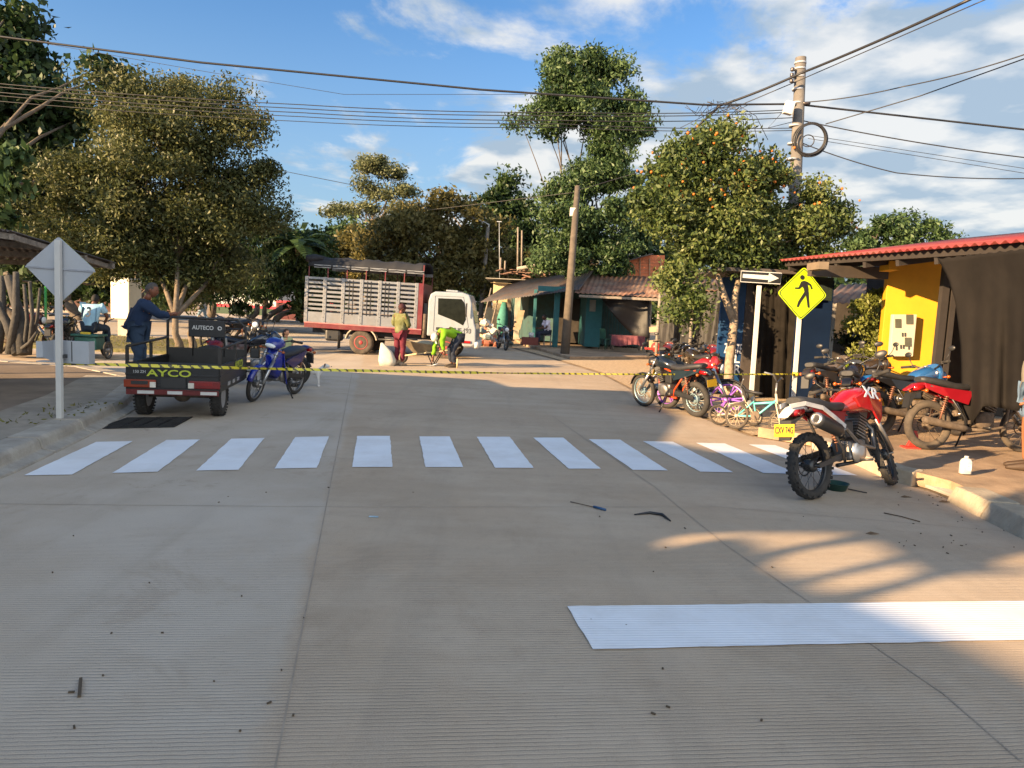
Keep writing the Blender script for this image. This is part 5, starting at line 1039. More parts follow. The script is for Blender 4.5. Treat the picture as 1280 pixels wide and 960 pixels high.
hero = moto('red trail motorcycle with knobbly tyres and yellow plate parked on the road near right kerb', c_, rz_+R(1), lean=10, steer=24, style='dirt', tank='#95060e', wb=max(1.2, min(1.36, l_)), rf=.325, rr=.315, wf=.075, wr=.10, panel='#8f8c8c', detail=True, rim=mat('black_rim', (.05, .05, .05), .35, .6), sidecover='#7c0810')
for ch in hero.children:
    if ch.name.startswith('tank_shroud') and ch.data.vertices[0].co.y < 0:
        x0 = hero and 0
        hx = max(1.2, min(1.36, l_))/2; text('XR', .155, mat('lettering_white', (.75, .77, .8), .6), ch, (hx-.42-.06, -.184, .96+.005), (1, .04, -.12), (0, .18, 1), sx=1.35)
c_, rz_, l_ = at_wheels((366, 493), (320, 502))
moto('blue underbone moped facing left on its stand between the cargo trike and the child', c_, rz_+R(180)*0, lean=6, steer=10, style='cub', tank='#072083', wb=1.2, rf=.29, rr=.29, wf=.07, wr=.08, panel='#071457', mirrors=False, headl=False, fender='#072083', seatc='#2d3138', plate=False)
M = lambda x, y, z=0: G(x, y, z)
moto('cream and dark red motorcycle with dusty wheels parked in the sun at the left edge', M(30, 444, .02), R(3), lean=8, steer=-8, tank='#5f1c12', panel='#9c8f70', wb=1.3, rf=.31, rr=.31, tm=rub_d, rim=grime, seatc='#898370', sidecover='#9c8f70')
moto('dark motorcycle seen from the front, bulkier one behind the cargo trike', M(318, 440), R(-78), lean=5, tank='#090f18', panel='#0c141f', style='sport', wb=1.35, wf=.10, seatc='#0c0f12', fender='#0c0f15')
moto('dark motorcycle with a small bubble headlight next to the cargo trike front board', M(281, 436), R(-120), lean=5, tank='#1c2d44', wb=1.25, panel='#141c25')
moto('dark motorcycle with navy seat and red side panels standing behind the blue moped', M(322, 482), R(8), lean=4, tank='#0e1422', seatc='#0f1522', panel='#390a09', wb=1.3)
c_, rz_, l_ = at_wheels((852, 521), (824, 510)); 
moto('pale motorcycle with orange frame nearest the crossing in the right row', c_+Vector((-.0, .1, 0)), R(122), lean=6, style='orange', tank='#151c23', seatc=None, sidecover='#18252e', wb=1.28, rf=.30, rr=.30, wr=.11, group=None, rim=mat('pale_blue_rim', (.30, .42, .46), .4, .5), fender='#0f0f0f', tm=rub)
moto('motorcycle with purple alloy front wheel and red tank beside the orange framed one', G(905, 524)-Vector((.65*math.cos(R(-55)), .65*math.sin(R(-55)), 0)), R(-55), lean=6, steer=34, tank='#890612', wb=1.3, rf=.33, rr=.30, wf=.09, alloy=True, rim=mat('purple_rim', (.28, .10, .42), .35, .4), panel='#0c0c0c', tm=rub)
for k, (x, y, rz, tc, lb) in enumerate(((836, 478, 70, '#5a1a14', 'brown red motorcycle at the left end of the crowded back row'), (862, 479, 100, '#20262c', 'grey motorcycle second in the crowded back row'), (882, 477, 60, '#141414', 'black motorcycle third in the crowded back row'), (896, 482, 85, '#6a1414', 'dark red tailed motorcycle next to the tree trunk in the back row'), (870, 488, 110, '#26221e', 'dusty black motorcycle between the two rows of parked bikes'))):
    moto(lb, G(x, y), R(rz), lean=6+k, steer=(-12, 15, 5, -18, 8)[k], tank=tc, wb=1.26, panel='#121212', group='motorcycles parked in a crowd by the tree', tm=rub if k % 2 else rub_d, plate=False)
# on the right pavement
moto('blue motorcycle with long black seat parked on the right pavement before the yellow wall', G(1146, 546, .135)+Vector((.08, .15, 0)), R(14), lean=7, steer=8, tank='#145289', panel='#18578f', wb=1.34, rf=.31, rr=.31, wr=.12, tm=rub_d, rim=grime, sidecover='#151517', style='sport', plate=True, mirrors=True)
moto('red motorcycle with dusty rear wheel half hidden behind the hanging tarp', G(1226, 566, .135)+Vector((0, .1, 0)), R(6), lean=6, steer=-10, tank='#890f1c', panel='#83121f', wb=1.32, rf=.31, rr=.31, wr=.11, tm=rub_d, rim=grime, style='sport', plate=False)
moto('black motorcycle behind the red trail bike with a raised mirror', G(1068, 540, .135), R(60), lean=6, steer=10, tank='#111214', wb=1.26, panel='#141518', tm=rub, plate=False)
moto('dusty grey motorcycle against the deep blue panel', G(1048, 523, .135), R(40), lean=8, tank='#463e38', wb=1.22, panel='#2d2825', tm=rub_d, plate=False)
moto('dusty dark motorcycle in the gap left of the yellow wall', G(1086, 520, .135), R(20), lean=6, tank='#2d2520', wb=1.26, panel='#201c18', tm=rub_d, plate=False)
moto('dark motorcycle parked at the porch of the unfinished house', G(627, 437), R(-75), lean=6, tank='#14313e', wb=1.26, tm=rub, plate=False)
tail = None
# red jack stand, pan, bottle
redp = mat('red_plastic', (.5, .04, .03), .4)
p = G(1143, 560, .135); t = thing('stand', 'small red metal jack stand on the pavement by the dusty rear wheel', 'stand', p); mb = MB(); mb.prism([(-.10, 0, 0), (.10, 0, 0), (.05, 0, .10), (.02, 0, .22), (-.03, 0, .22), (-.05, 0, .10)], (0, .05, 0)); mb.build('upright', redp, t, bevel=.008); mb = MB(); mb.box((-.06, -.02, .012), (.2, .14, .02)); mb.build('foot', redp, t, bevel=.004)
p = G(1206, 592, .15); t = thing('oil_bottle', 'white plastic bottle with a flat body standing alone on the right kerb', 'bottle', p); mb = MB(); mb.loft([(0, 0, 0, .052, .032), (.005, 0, 0, .056, .036), (.125, 0, 0, .056, .036), (.15, 0, 0, .045, .03), (.165, 0, 0, .022, .02)], 16, 4, axis='z'); mb.build('body', mat('bottle_white', (.5, .5, .48), .4, var=.03), t); mb = MB(); mb.lathe((0, 0, .165), (0, 0, 1), [(0, .02), (.022, .02)], 12); mb.build('cap', white, t); mb = MB(); mb.box((.015, -.037, .07), (.05, .002, .07)); mb.build('label', mat('label_grey', (.5, .53, .55), .6, var=.3, scale=60), t)
p = G(1045, 612); t = thing('oil_pan', 'dark green round oil pan lying on the road under the red trail bike', 'pan', p); mb = MB(); mb.lathe((0, 0, 0), (0, 0, 1), [(.0, .09), (.07, .115), (.072, .122), (.064, .108), (.006, .085)], 28); mb.build('bowl', mat('dark_green_metal', (.012, .05, .04), .5, var=.2), t); mb = MB(); mb.tube([(.10, -.03, .02), (.26, -.10, .006)], .006, 6); mb.build('handle', framem, t)
# ---------------------------------------------------------------- child bicycle and sack
def bicycle(label, loc, rz, lean, fm):
    root = thing('bicycle', label, 'bicycle', loc, rz); root.rotation_euler = (Matrix.Rotation(rz, 4, 'Z') @ Matrix.Rotation(R(lean), 4, 'X')).to_euler(); r = .20; pale = mat('dusty_white', (.5, .42, .3), .8)
    for x in (-.36, .36):
        mb = MB(); mb.torus((x, 0, r), (0, 1, 0), r-.035, .012, 24, 6)
        for k in range(12): a = k*math.pi/6; mb.tube([(x, (.02 if k % 2 else -.02), r), (x+(r-.04)*math.cos(a), 0, r+(r-.04)*math.sin(a))], .003, 4)
        mb.cyl((x, -.04, r), (x, .04, r), .02); w_ = mb.build('wheel', pale, root); mb = MB(); mb.torus((x, 0, r), (0, 1, 0), r-.022, .024, 28, 8); mb.build('tyre', rub_d, w_)
    mb = MB(); mb.tube([(.22, 0, .52), (-.05, 0, .24), (-.36, 0, r)], .016, 8); mb.tube([(.21, 0, .48), (-.12, 0, .42), (-.05, 0, .24)], .02, 8); mb.tube([(-.12, 0, .46), (-.36, 0, r)], .012, 6); mb.build('frame', fm, root)
    mb = MB(); mb.tube([(.19, 0, .60), (.24, 0, .46)], .018, 8)
    for s_ in (-.05, .05): mb.tube([(.24, s_*.8, .46), (.36, s_, r)], .012, 6)
    mb.build('fork', pale, root); mb = MB(); mb.tube([(.19, 0, .58), (.17, 0, .76)], .014, 6); mb.tube([(.10, -.26, .86), (.16, -.12, .86), (.17, 0, .77), (.16, .12, .86), (.10, .26, .86)], .012, 6); mb.build('handlebar', mat('grey_bar', (.3, .3, .3), .4, .6), root)
    mb = MB(); mb.tube([(-.12, 0, .44), (-.15, 0, .56)], .012, 6); mb.loft([(-.02, 0, .58, .02, .015), (-.14, 0, .58, .06, .022), (-.27, 0, .59, .075, .028)], 10); mb.build('saddle', vinyl, root)
    mb = MB(); mb.lathe((-.05, -.03, .24), (0, -1, 0), [(0, .07), (.006, .07)], 18); mb.tube([(-.05, -.05, .24), (.02, -.06, .14)], .008, 6); mb.tube([(-.05, .05, .24), (-.12, .06, .34)], .008, 6); mb.box((.02, -.10, .14), (.09, .06, .02)); mb.build('crank', grime, root)
    return root
bicycle('small turquoise child bicycle leaning by the kerb between the sign posts', G(945, 541, .02), R(-50), -12, mat('turquoise_paint', (.10, .42, .42), .4))
b2_ = bicycle('dusty cream child bicycle lying against the turquoise one', G(921, 532, .02), R(10), -22, mat('dusty_white', (.5, .42, .3), .8)); b2_.scale = (.8, .8, .8)
p = G(925, 520, .02); t = thing('sack_pile', 'pile of pale cloth and sacks slumped beside the orange tree foot', 'sacks', p); mb = MB()
mb.sph((0, 0, .18), .22, 18, 12, (1, .8, .95)); sk = mb.build('grey_sack', mat('grey_sack', (.30, .32, .33), .9, var=.3), t); mb = MB(); mb.sph((-.05, -.05, .42), .2, 18, 12, (1.2, .8, .42), Matrix.Rotation(R(12), 3, 'Y')); s2 = mb.build('cream_cloth', mat('cream_cloth', (.58, .52, .30), .9, var=.2, scale=14), t)
for o_ in (sk, s2):
    for v_ in o_.data.vertices: f_ = 1+.10*math.sin(v_.co.x*31+v_.co.z*17)+.07*math.sin(v_.co.y*43+v_.co.z*29); v_.co.x *= f_; v_.co.y *= f_

# ---------------------------------------------------------------- cargo trike
c_ = G(226, 519); T = thing('cargo_trike', 'black three wheeled cargo trike with railed bed and red rear lights seen from behind', 'cargo trike', (c_.x, c_.y+.05, 0), R(90+10)); bk = mat('trike_black', (.008, .009, .011), .4, var=.15, scale=4, dirt=(.02, .02, .02), dirt_amt=.5); dg = mat('dark_grey_rail', (.03, .028, .026), .5, .3, var=.2); bw = .56; L_ = 1.75; xr = -.42
for s_ in (-1, 1):
    mb = MB(); mb.lathe((0, s_*.47-.05, .27), (0, 1, 0), [(0, .16), (.02, .17), (.05, .08), (.06, .08), (.09, .17), (.11, .16)], 20); w_ = mb.build('wheel', mat('grey_rim', (.32, .32, .33), .5, .5), T); mb = MB(); mb.torus((0, s_*.47, .27), (0, 1, 0), .205, .066, 36, 10, 1.05)
    for k in range(34):
        a = 2*math.pi*k/34
        for yy_ in (-.05, 0, .05): mb.box((.268*math.cos(a), s_*.47+yy_, .27+.268*math.sin(a)), (.014, .038, .022), Matrix.Rotation(-a, 3, 'Y'))
    mb.build('tyre', rub, w_)
mb = MB(); mb.cyl((0, -.42, .27), (0, .42, .27), .035); mb.sph((0, 0, .27), .10, 14, 10, (1, 1.1, .95)); mb.build('axle', grime, T)
wheel(T, 2.35, .28, .28, .085, rub, alu)
mb = MB(); mb.bbox((xr, -bw, .36), (xr+L_, bw, .40)); fl_ = mb.build('bed_floor', bk, T, bevel=.004)
tgm = bk
mb = MB(); mb.bbox((xr-.02, -bw, .38), (xr+.005, bw, .74))
for z in (.44, .58, .72): mb.bbox((xr-.034, -bw, z-.012), (xr-.02, bw, z+.012))
tg = mb.build('tailgate', bk, T, bevel=.004)
gl = mat('decal_yellow_green', (.42, .48, .04), .5, var=.05)
text('AYCO', .12, gl, tg, (xr-.036, .04, .60), (0, -1, 0), (0, 0, 1), sx=1.6); mb = MB()
text('150 ZH', .05, mat('decal_grey', (.35, .36, .36), .5), tg, (xr-.036, .40, .615), (0, -1, 0), (0, 0, 1))
for s_ in (-1, 1):
    mb = MB(); mb.bbox((xr, s_*bw-.012, .38), (xr+L_, s_*bw+.012, .72))
    for z in (.45, .58, .70): mb.bbox((xr, s_*bw-.02, z-.012), (xr+L_, s_*bw+.02, z+.012))
    sp = mb.build('side_board', bk, T, bevel=.003)
    if s_ < 0:
        text('AYCO', .15, gl, sp, (xr+1.15, -bw-.022, .645), (1, 0, 0), (0, 0, 1), sx=1.3); mb = MB()
        for k in range(3): mb.box((xr+.5+k*.3, -bw-.02, .44), (.14, .008, .05))
        mb.build('reflector', mat('reflector_white', (.35, .35, .35), .3), sp)
    mb = MB()
    for x in (xr+.02, xr+L_*.55, xr+L_): mb.beam((x, s_*bw, .70), (x, s_*bw, .93), .035, .035)
    mb.tube([(xr+.02, s_*bw, .93), (xr+L_, s_*bw, .97)], .02, 8); mb.build('side_rail', dg, T)
mb = MB()
mb.tube([(xr+L_, -bw, .38), (xr+L_, -bw, 1.16), (xr+L_, -bw+.12, 1.27), (xr+L_, bw-.06, 1.27), (xr+L_, bw, 1.22), (xr+L_, bw, .38)], .02, 8)
for y in (-.25, .2): mb.cyl((xr+L_, y, .7), (xr+L_, y, 1.26), .014)
mb.bbox((xr+L_-.01, -bw, .38), (xr+L_+.01, bw, .82)); mb.build('headboard', dg, T)
mb = MB(); mb.box((xr+L_-.03, .0, 1.12), (.02, .52, .26)); bd = mb.build('front_board', bk, T, bevel=.01); text('AUTECO', .085, white, bd, (xr+L_-.042, .05, 1.13), (0, -1, 0), (0, 0, 1), sx=.9); mb = MB(); mb.torus((xr+L_-.042, -.19, 1.13), (1, 0, 0), .025, .009, 14, 6); mb.build('emblem', white, bd)
# bumper bar, lamps, plate
for k, (y0, y1, m_) in enumerate(((.50, .42, 0), (.42, .22, 1), (.22, .06, 0), (.06, -.12, 1), (-.12, -.34, 0), (-.34, -.54, 1))): mb = MB(); mb.bbox((xr-.05, y1, .335), (xr-.03, y0, .375)); mb.build('bumper_stripe', mat('reflector_red', (.11, .006, .006), .5) if m_ == 0 or 0 else white, T)
mb = MB(); mb.bbox((xr-.03, -bw, .32), (xr-.01, bw, .39)); mb.build('bumper', mat('reflector_red', (.11, .006, .006), .5), T)
for s_ in (1, -1):
    mb = MB(); mb.bbox((xr-.06, s_*.39-.19, .415), (xr-.02, s_*.39+.19, .515)); lp = mb.build('tail_light', mat('dim_red_lens', (.16, .006, .006), .3) if s_ < 0 else mat('orange_red_lens', (.24, .03, .006), .3), T, bevel=.01)
    mb = MB(); mb.bbox((xr-.066, s_*.39-.10, .455), (xr-.06, s_*.39+.10, .50)); mb.build('lens', blackp if s_ > 0 else mat('deep_red', (.2, .005, .005), .3), lp); mb = MB(); yy_ = s_*.39-s_*.16; mb.bbox((xr-.068, yy_-.035, .42), (xr-.06, yy_+.035, .49)); mb.build('reverse_lens', mat('pale_lens', (.6, .57, .5), .2), lp)
mb = MB(); mb.bbox((xr-.045, -.16, .42), (xr-.034, .14, .55)); mb.build('plate_holder', blackp, T)
for s_ in (-1, 1): mb = MB(); mb.bbox((.18, s_*.47-.08, .18), (.19, s_*.47+.08, .40)); mb.build('mudflap', rub, T)
# driver part
mb = MB(); mb.tube([(xr+L_, 0, .45), (1.8, 0, .42), (2.05, 0, .75), (2.1, 0, .95)], .03, 8); mb.build('frame', framem, T); mb = MB(); mb.loft([(1.42, 0, .80, .16, .05), (1.65, 0, .80, .14, .05), (1.8, 0, .78, .08, .04)], 12); mb.build('seat', vinyl, T)
mb = MB(); mb.loft([(1.72, 0, .78, .06, .06), (1.85, 0, .82, .12, .1), (2.02, 0, .80, .1, .1)], 12); mb.build('tank', mat('paint_#7a1410', '#7a1410', .3), T); mb = MB(); mb.tube([(1.98, -.36, 1.1), (2.06, -.2, 1.1), (2.1, 0, 1.02), (2.06, .2, 1.1), (1.98, .36, 1.1)], .013, 8); mb.build('handlebar', framem, T)
mb = MB()
for s_ in (-.1, .1): mb.tube([(2.12, s_, .95), (2.35, s_, .28)], .025, 8)
mb.build('fork', alu, T); mb = MB(); mb.bbox((1.5, -.14, .3), (1.85, .14, .6)); mb.build('engine', grime, T, bevel=.03)

# ---------------------------------------------------------------- cattle truck
o_ = G(451, 443); K_ = thing('cattle_truck', 'white and maroon livestock truck with slatted cage and dark tarpaulin across the street', 'truck', (o_.x, o_.y+.25, 0), R(-1)); mar = mat('maroon_paint', (.11, .008, .014), .45, var=.15, dirt=(.2, .12, .08), dirt_amt=.3); slat = mat('aluminium_slat', (.21, .22, .235), .4, .4, var=.12, scale=5, dirt=(.20, .17, .14), dirt_amt=.4); cabw = mat('cab_white', (.27, .30, .33), .3, var=.04, coat=.4, dirt=(.25, .22, .18), dirt_amt=.3)
XR, XF, yn, yf = -1.90, 2.02, -.35, 1.85       # rear, front of the cage, near and far side (near side faces the camera)
def tb(nm, a_, b_, m, par=None, bev=.0): mb = MB(); mb.bbox(a_, b_); return mb.build(nm, m, par or K_, bevel=bev)
tb('chassis', (XR+.1, yn+.55, .62), (3.4, yn+.75, .82), framem); tb('chassis', (XR+.1, yf-.75, .62), (3.4, yf-.55, .82), framem)
tb('bed_floor', (XR, yn, .90), (XF, yf, .97), mar); tb('side_rail', (XR-.02, yn-.03, .80), (XF, yn, .97), mar, bev=.005); mb = MB(); mb.bbox((XR-.02, yn-.045, .955), (XF, yn-.03, .985)); mb.build('rail_edge', mat('pale_red', (.45, .16, .16), .5), K_); tb('side_rail', (XR-.02, yf, .80), (XF, yf+.03, .97), mar)
for side, sy in ((yn, -1), (yf, 1)):
    cage = tb('side_board', (XR+.02, side-.02, .99), (XF-.22, side+.02, 1.33), slat)
    mb = MB()
    for k in range(8): z = 1.40+k*.145; mb.bbox((XR+.02, side-.02, z), (XF-.02 if sy > 0 else XF-.22, side+.02, z+.072))
    mb.build('slats', slat, cage)
    for k in range(7):
        x = XR+.02+k*(XF-.24-XR)/6-.0; mb = MB(); mb.bbox((x-.055, side-.04 if sy < 0 else side, .98), (x+.055, side if sy < 0 else side+.04, 2.50)); st_ = mb.build('stake', slat, K_, bevel=.004)
        if sy < 0:
            mb = MB()
            for j in range(12): mb.sph((x+.02*(-1)**j, side-.042, 1.04+j*.12), .012, 6, 4)
            mb.build('rivets', steel, st_)
    if sy < 0:
        for k in (2, 3, 4):
            for dx in (.30, .42): x = XR+k*.60+dx-.05; mb = MB(); mb.bbox((x-.012, side-.03, 1.30), (x+.012, side+.03, 2.45)); mb.build('divider', framem, K_)
    for k in range(7):
        x = XR+.08+k*(XF-XR-.1)/6; mb = MB(); mb.bbox((x-.015, side-.015, 2.45), (x+.015, side+.015, 2.88)); mb.build('hoop_post', mar, K_)
    mb = MB()
    for k in range(6): x = XR+.25+k*.62; mb.bbox((x, side-.03, 2.80), (x+.56, side+.03, 2.90))
    mb.build('top_rail', slat, K_)
tb('front_pillar', (XF-.22, yn-.03, .97), (XF, yn+.03, 2.50), mar); tb('front_wall', (XF-.05, yn, .97), (XF, yf, 2.5), mar); tb('front_post', (XF-.04, yn-.02, 2.5), (XF, yn+.02, 3.1), mar); mb = MB()
for k in range(9): z = 1.05+k*.16; mb.bbox((XR, yn, z), (XR+.03, yf, z+.08))
mb.build('rear_gate', slat, K_)
mb = MB(); n = 30; ring = 14
for i in range(n+1):
    x = XR+.05+(XF-XR-.05)*i/n; wob = .03*math.sin(i*.9)+.02*math.sin(i*2.3)
    for j in range(ring):
        u = j/(ring-1); y = yn-.05+(yf-yn+.1)*u; z = 2.90+ (.26+wob*.8)*min(1, min(u, 1-u)*9)**.5+.05*math.sin(math.pi*u)-(.02 if 0 < j < ring-1 else .06)+.012*math.sin(i*1.7+j); mb.v.append((x, y, z))
mb.smooth = True
for i in range(n):
    for j in range(ring-1): mb.face((i*ring+j, i*ring+j+1, (i+1)*ring+j+1, (i+1)*ring+j))
mb.smooth = False; tp = mb.build('tarpaulin', mat('navy_tarp', (.012, .014, .020), .85, var=.2, scale=3, dirt=(.03, .03, .033), dirt_amt=.4), K_, solid=.03)
mb = MB(); mb.loft([(XR-.05, yn+.3, 3.08, .35, .12), (XR+.15, yn+.35, 3.10, .4, .15), (XR+.5, yn+.4, 3.12, .38, .08)], 12); mb.build('tarp_fold', mat('navy_tarp', (.035, .040, .055), .75), tp)
# cab
CX0, CX1 = 2.20, 3.84; side = [(CX0, .78), (CX0, 1.95), (CX0+.06, 2.18), (CX0+.22, 2.27), (CX1-.50, 2.29), (CX1-.28, 2.22), (CX1-.20, 2.0), (CX1-.06, 1.28), (CX1, 1.1), (CX1+.02, .62), (CX1-.1, .5), (CX1-.42, .5), (CX1-.48, .75), (CX1-.62, .92), (CX1-1.0, .95), (CX1-1.22, .88), (CX1-1.3, .78)]
mb = MB(); mb.prism([(x, yn-.0, z) for x, z in side], (0, yf-yn-.2, 0)); cabo = mb.build('cab', cabw, K_, bevel=.05, seg=3)
win = [(CX0+.32, 2.05), (CX0+.34, 1.52), (CX0+.9, 1.34), (CX1-.44, 1.20), (CX1-.36, 1.4), (CX1-.42, 1.93), (CX1-.54, 2.07)]
mb = MB(); mb.prism([(x, yn-.012, z) for x, z in win], (0, .02, 0)); dr = mb.build('side_window', mat('dark_glass', (.012, .014, .011), .12, var=.3, spec=.06), cabo, bevel=.01)
mb = MB(); mb.prism([(CX1-.235, yn+.1, 2.05), (CX1-.235, yf-.3, 2.05), (CX1-.06, yf-.3, 1.28), (CX1-.06, yn+.1, 1.28)], (.012, 0, .01)); mb.build('windscreen', mat('dark_glass', (.02, .024, .02), .06), cabo)
mb = MB(); dl = [(CX0+.22, .95), (CX0+.22, 2.12), (CX1-.48, 2.14), (CX1-.26, 1.15), (CX1-.5, .98)]
for a_, b_ in zip(dl, dl[1:]+dl[:1]): mb.beam((a_[0], yn-.004, a_[1]), (b_[0], yn-.004, b_[1]), .008, .010, up=(0, 1, 0))
mb.build('door_gap', steel, cabo); tb('door_handle', (CX0+.30, yn-.03, 1.00), (CX0+.52, yn-.005, 1.09), blackp, cabo, .01); tb('step', (CX1-.5, yn-.05, .62), (CX1-.16, yn, .70), redl, cabo, .01)
text('UUF 193', .22, mat('plate_lettering', (.06, .065, .07), .6), cabo, (CX1-.50, yn-.01, 1.02), (1, 0, 0), (0, 0, 1), sx=.85)
mb = MB(); mb.loft([(CX1-.02, yn+.12, .58, .14, .12), (CX1+.12, yn+.14, .58, .12, .11)], 12, 3); mb.build('bumper_corner', white, cabo); tb('bumper', (CX1-.05, yn+.1, .46), (CX1+.10, yf-.3, .68), white, cabo, .03)
tb('roof_rack', (CX0+.55, yn+.2, 2.29), (CX0+.95, yf-.4, 2.35), cabw, cabo, .02); mb = MB(); mb.cyl((CX1-.35, yn-.12, 1.5), (CX1-.35, yn-.12, 1.95), .02); mb.box((CX1-.35, yn-.16, 1.75), (.05, .1, .35)); mb.build('mirror', blackp, cabo, bevel=.01)
tb('rear_panel', (CX0-.16, yn+.1, .7), (CX0-.03, yf-.3, 1.85), blackp); mb = MB(); mb.tube([(CX0-.1, yn+.05, .7), (CX0-.1, yn+.05, 1.5)], .07, 10); mb.build('air_intake', grime, K_)
# wheels
for x, rr_ in ((0, .42), (2.88, .40)):
    for yy_ in (yn+.13, yf-.13):
        mb = MB(); s_ = -1 if yy_ < .5 else 1; mb.lathe((x, yy_, .40), (0, s_, 0), [(-.1, .05), (-.1, .20), (.09, .235), (.10, .215), (.06, .17), (.05, .08), (.09, .07), (.10, .03)], 24); w_ = mb.build('wheel', mat('red_rim', (.26, .015, .02), .5, dirt=(.35, .2, .14), dirt_amt=.5), K_)
        if s_ < 0:
            mb = MB()
            for k in range(8): a = k*math.pi/4; mb.sph((x+.125*math.cos(a), yy_-.058, .40+.125*math.sin(a)), .02, 6, 4)
            mb.build('wheel_nuts', grime, w_)
        mb = MB(); mb.lathe((x, yy_, .40), (0, s_, 0), [(-.12, .24), (-.12, .36), (-.09, .40), (.07, .40), (.105, .37), (.11, .30), (.09, .235)], 36); mb.build('tyre', rub_d, w_)
mb = MB(); n = 14
for i in range(n+1):
    a = math.pi*(.06+.88*i/n); mb.v += [(.55*math.cos(a), yn-.02, .42+.52*math.sin(a)), (.55*math.cos(a), yn+.30, .42+.52*math.sin(a))]
for i in range(n): mb.face((2*i, 2*i+1, 2*i+3, 2*i+2))
mb.build('mudguard', mat('dusty_steel', (.40, .34, .26), .7), K_, solid=.035)
tb('fuel_tank', (-1.25, yn+.1, .38), (-.72, yn+.6, .78), blackp, bev=.08); tb('battery_box', (1.15, yn+.05, .5), (1.4, yn+.45, .8), alu, bev=.02); mb = MB(); mb.tube([(.55, yn+.05, .55), (1.9, yn+.05, .60)], .04, 8); mb.build('rail', framem, K_); tb('mudflap', (-.78, yn, .15), (-.76, yn+.3, .6), rub)

K_.scale = (.94,)*3; K_.rotation_euler = (0, R(1.0), R(-1))
# ---------------------------------------------------------------- people
def skinmesh(nodes, edges, root, sub=2):
    names = list(nodes); idx = {n: i for i, n in enumerate(names)}; me = bpy.data.meshes.new('s')
    me.from_pydata([nodes[n][0] for n in names], [(idx[a], idx[b]) for a, b in edges], []); o = bpy.data.objects.new('s', me); COL.objects.link(o)
    o.modifiers.new('k', 'SKIN')
    if not me.skin_vertices:
        bm = bmesh.new(); bm.from_mesh(me); bm.verts.layers.skin.verify(); bm.to_mesh(me); bm.free()
    for n in names: d = me.skin_vertices[0].data[idx[n]]; r = nodes[n][1]; d.radius = (r, r) if not isinstance(r, tuple) else r; d.use_root = (n == root)
    m = o.modifiers.new('u', 'SUBSURF'); m.levels = sub; m.render_levels = sub
    dg = bpy.context.evaluated_depsgraph_get(); out_ = bpy.data.meshes.new_from_object(o.evaluated_get(dg)); bpy.data.objects.remove(o)
    return out_
def put(name, me, m, parent):
    me.materials.clear(); me.materials.append(m); me.polygons.foreach_set('use_smooth', [True]*len(me.polygons)); o = bpy.data.objects.new(name, me); COL.objects.link(o); o.parent = parent; return o
STAND = dict(pel=(0, 0, .93), waist=(0, 0, 1.06), chest=(0, 0, 1.28), neck=(.0, 0, 1.45), head=(.02, 0, 1.60), shL=(0, .18, 1.38), elL=(-.02, .23, 1.10), haL=(.06, .24, .86), hipL=(0, .09, .88), knL=(.02, .10, .48), anL=(-.01, .10, .09),
             shR=(0, -.18, 1.38), elR=(-.02, -.23, 1.10), haR=(.06, -.24, .86), hipR=(0, -.09, .88), knR=(.02, -.10, .48), anR=(-.01, -.10, .09))
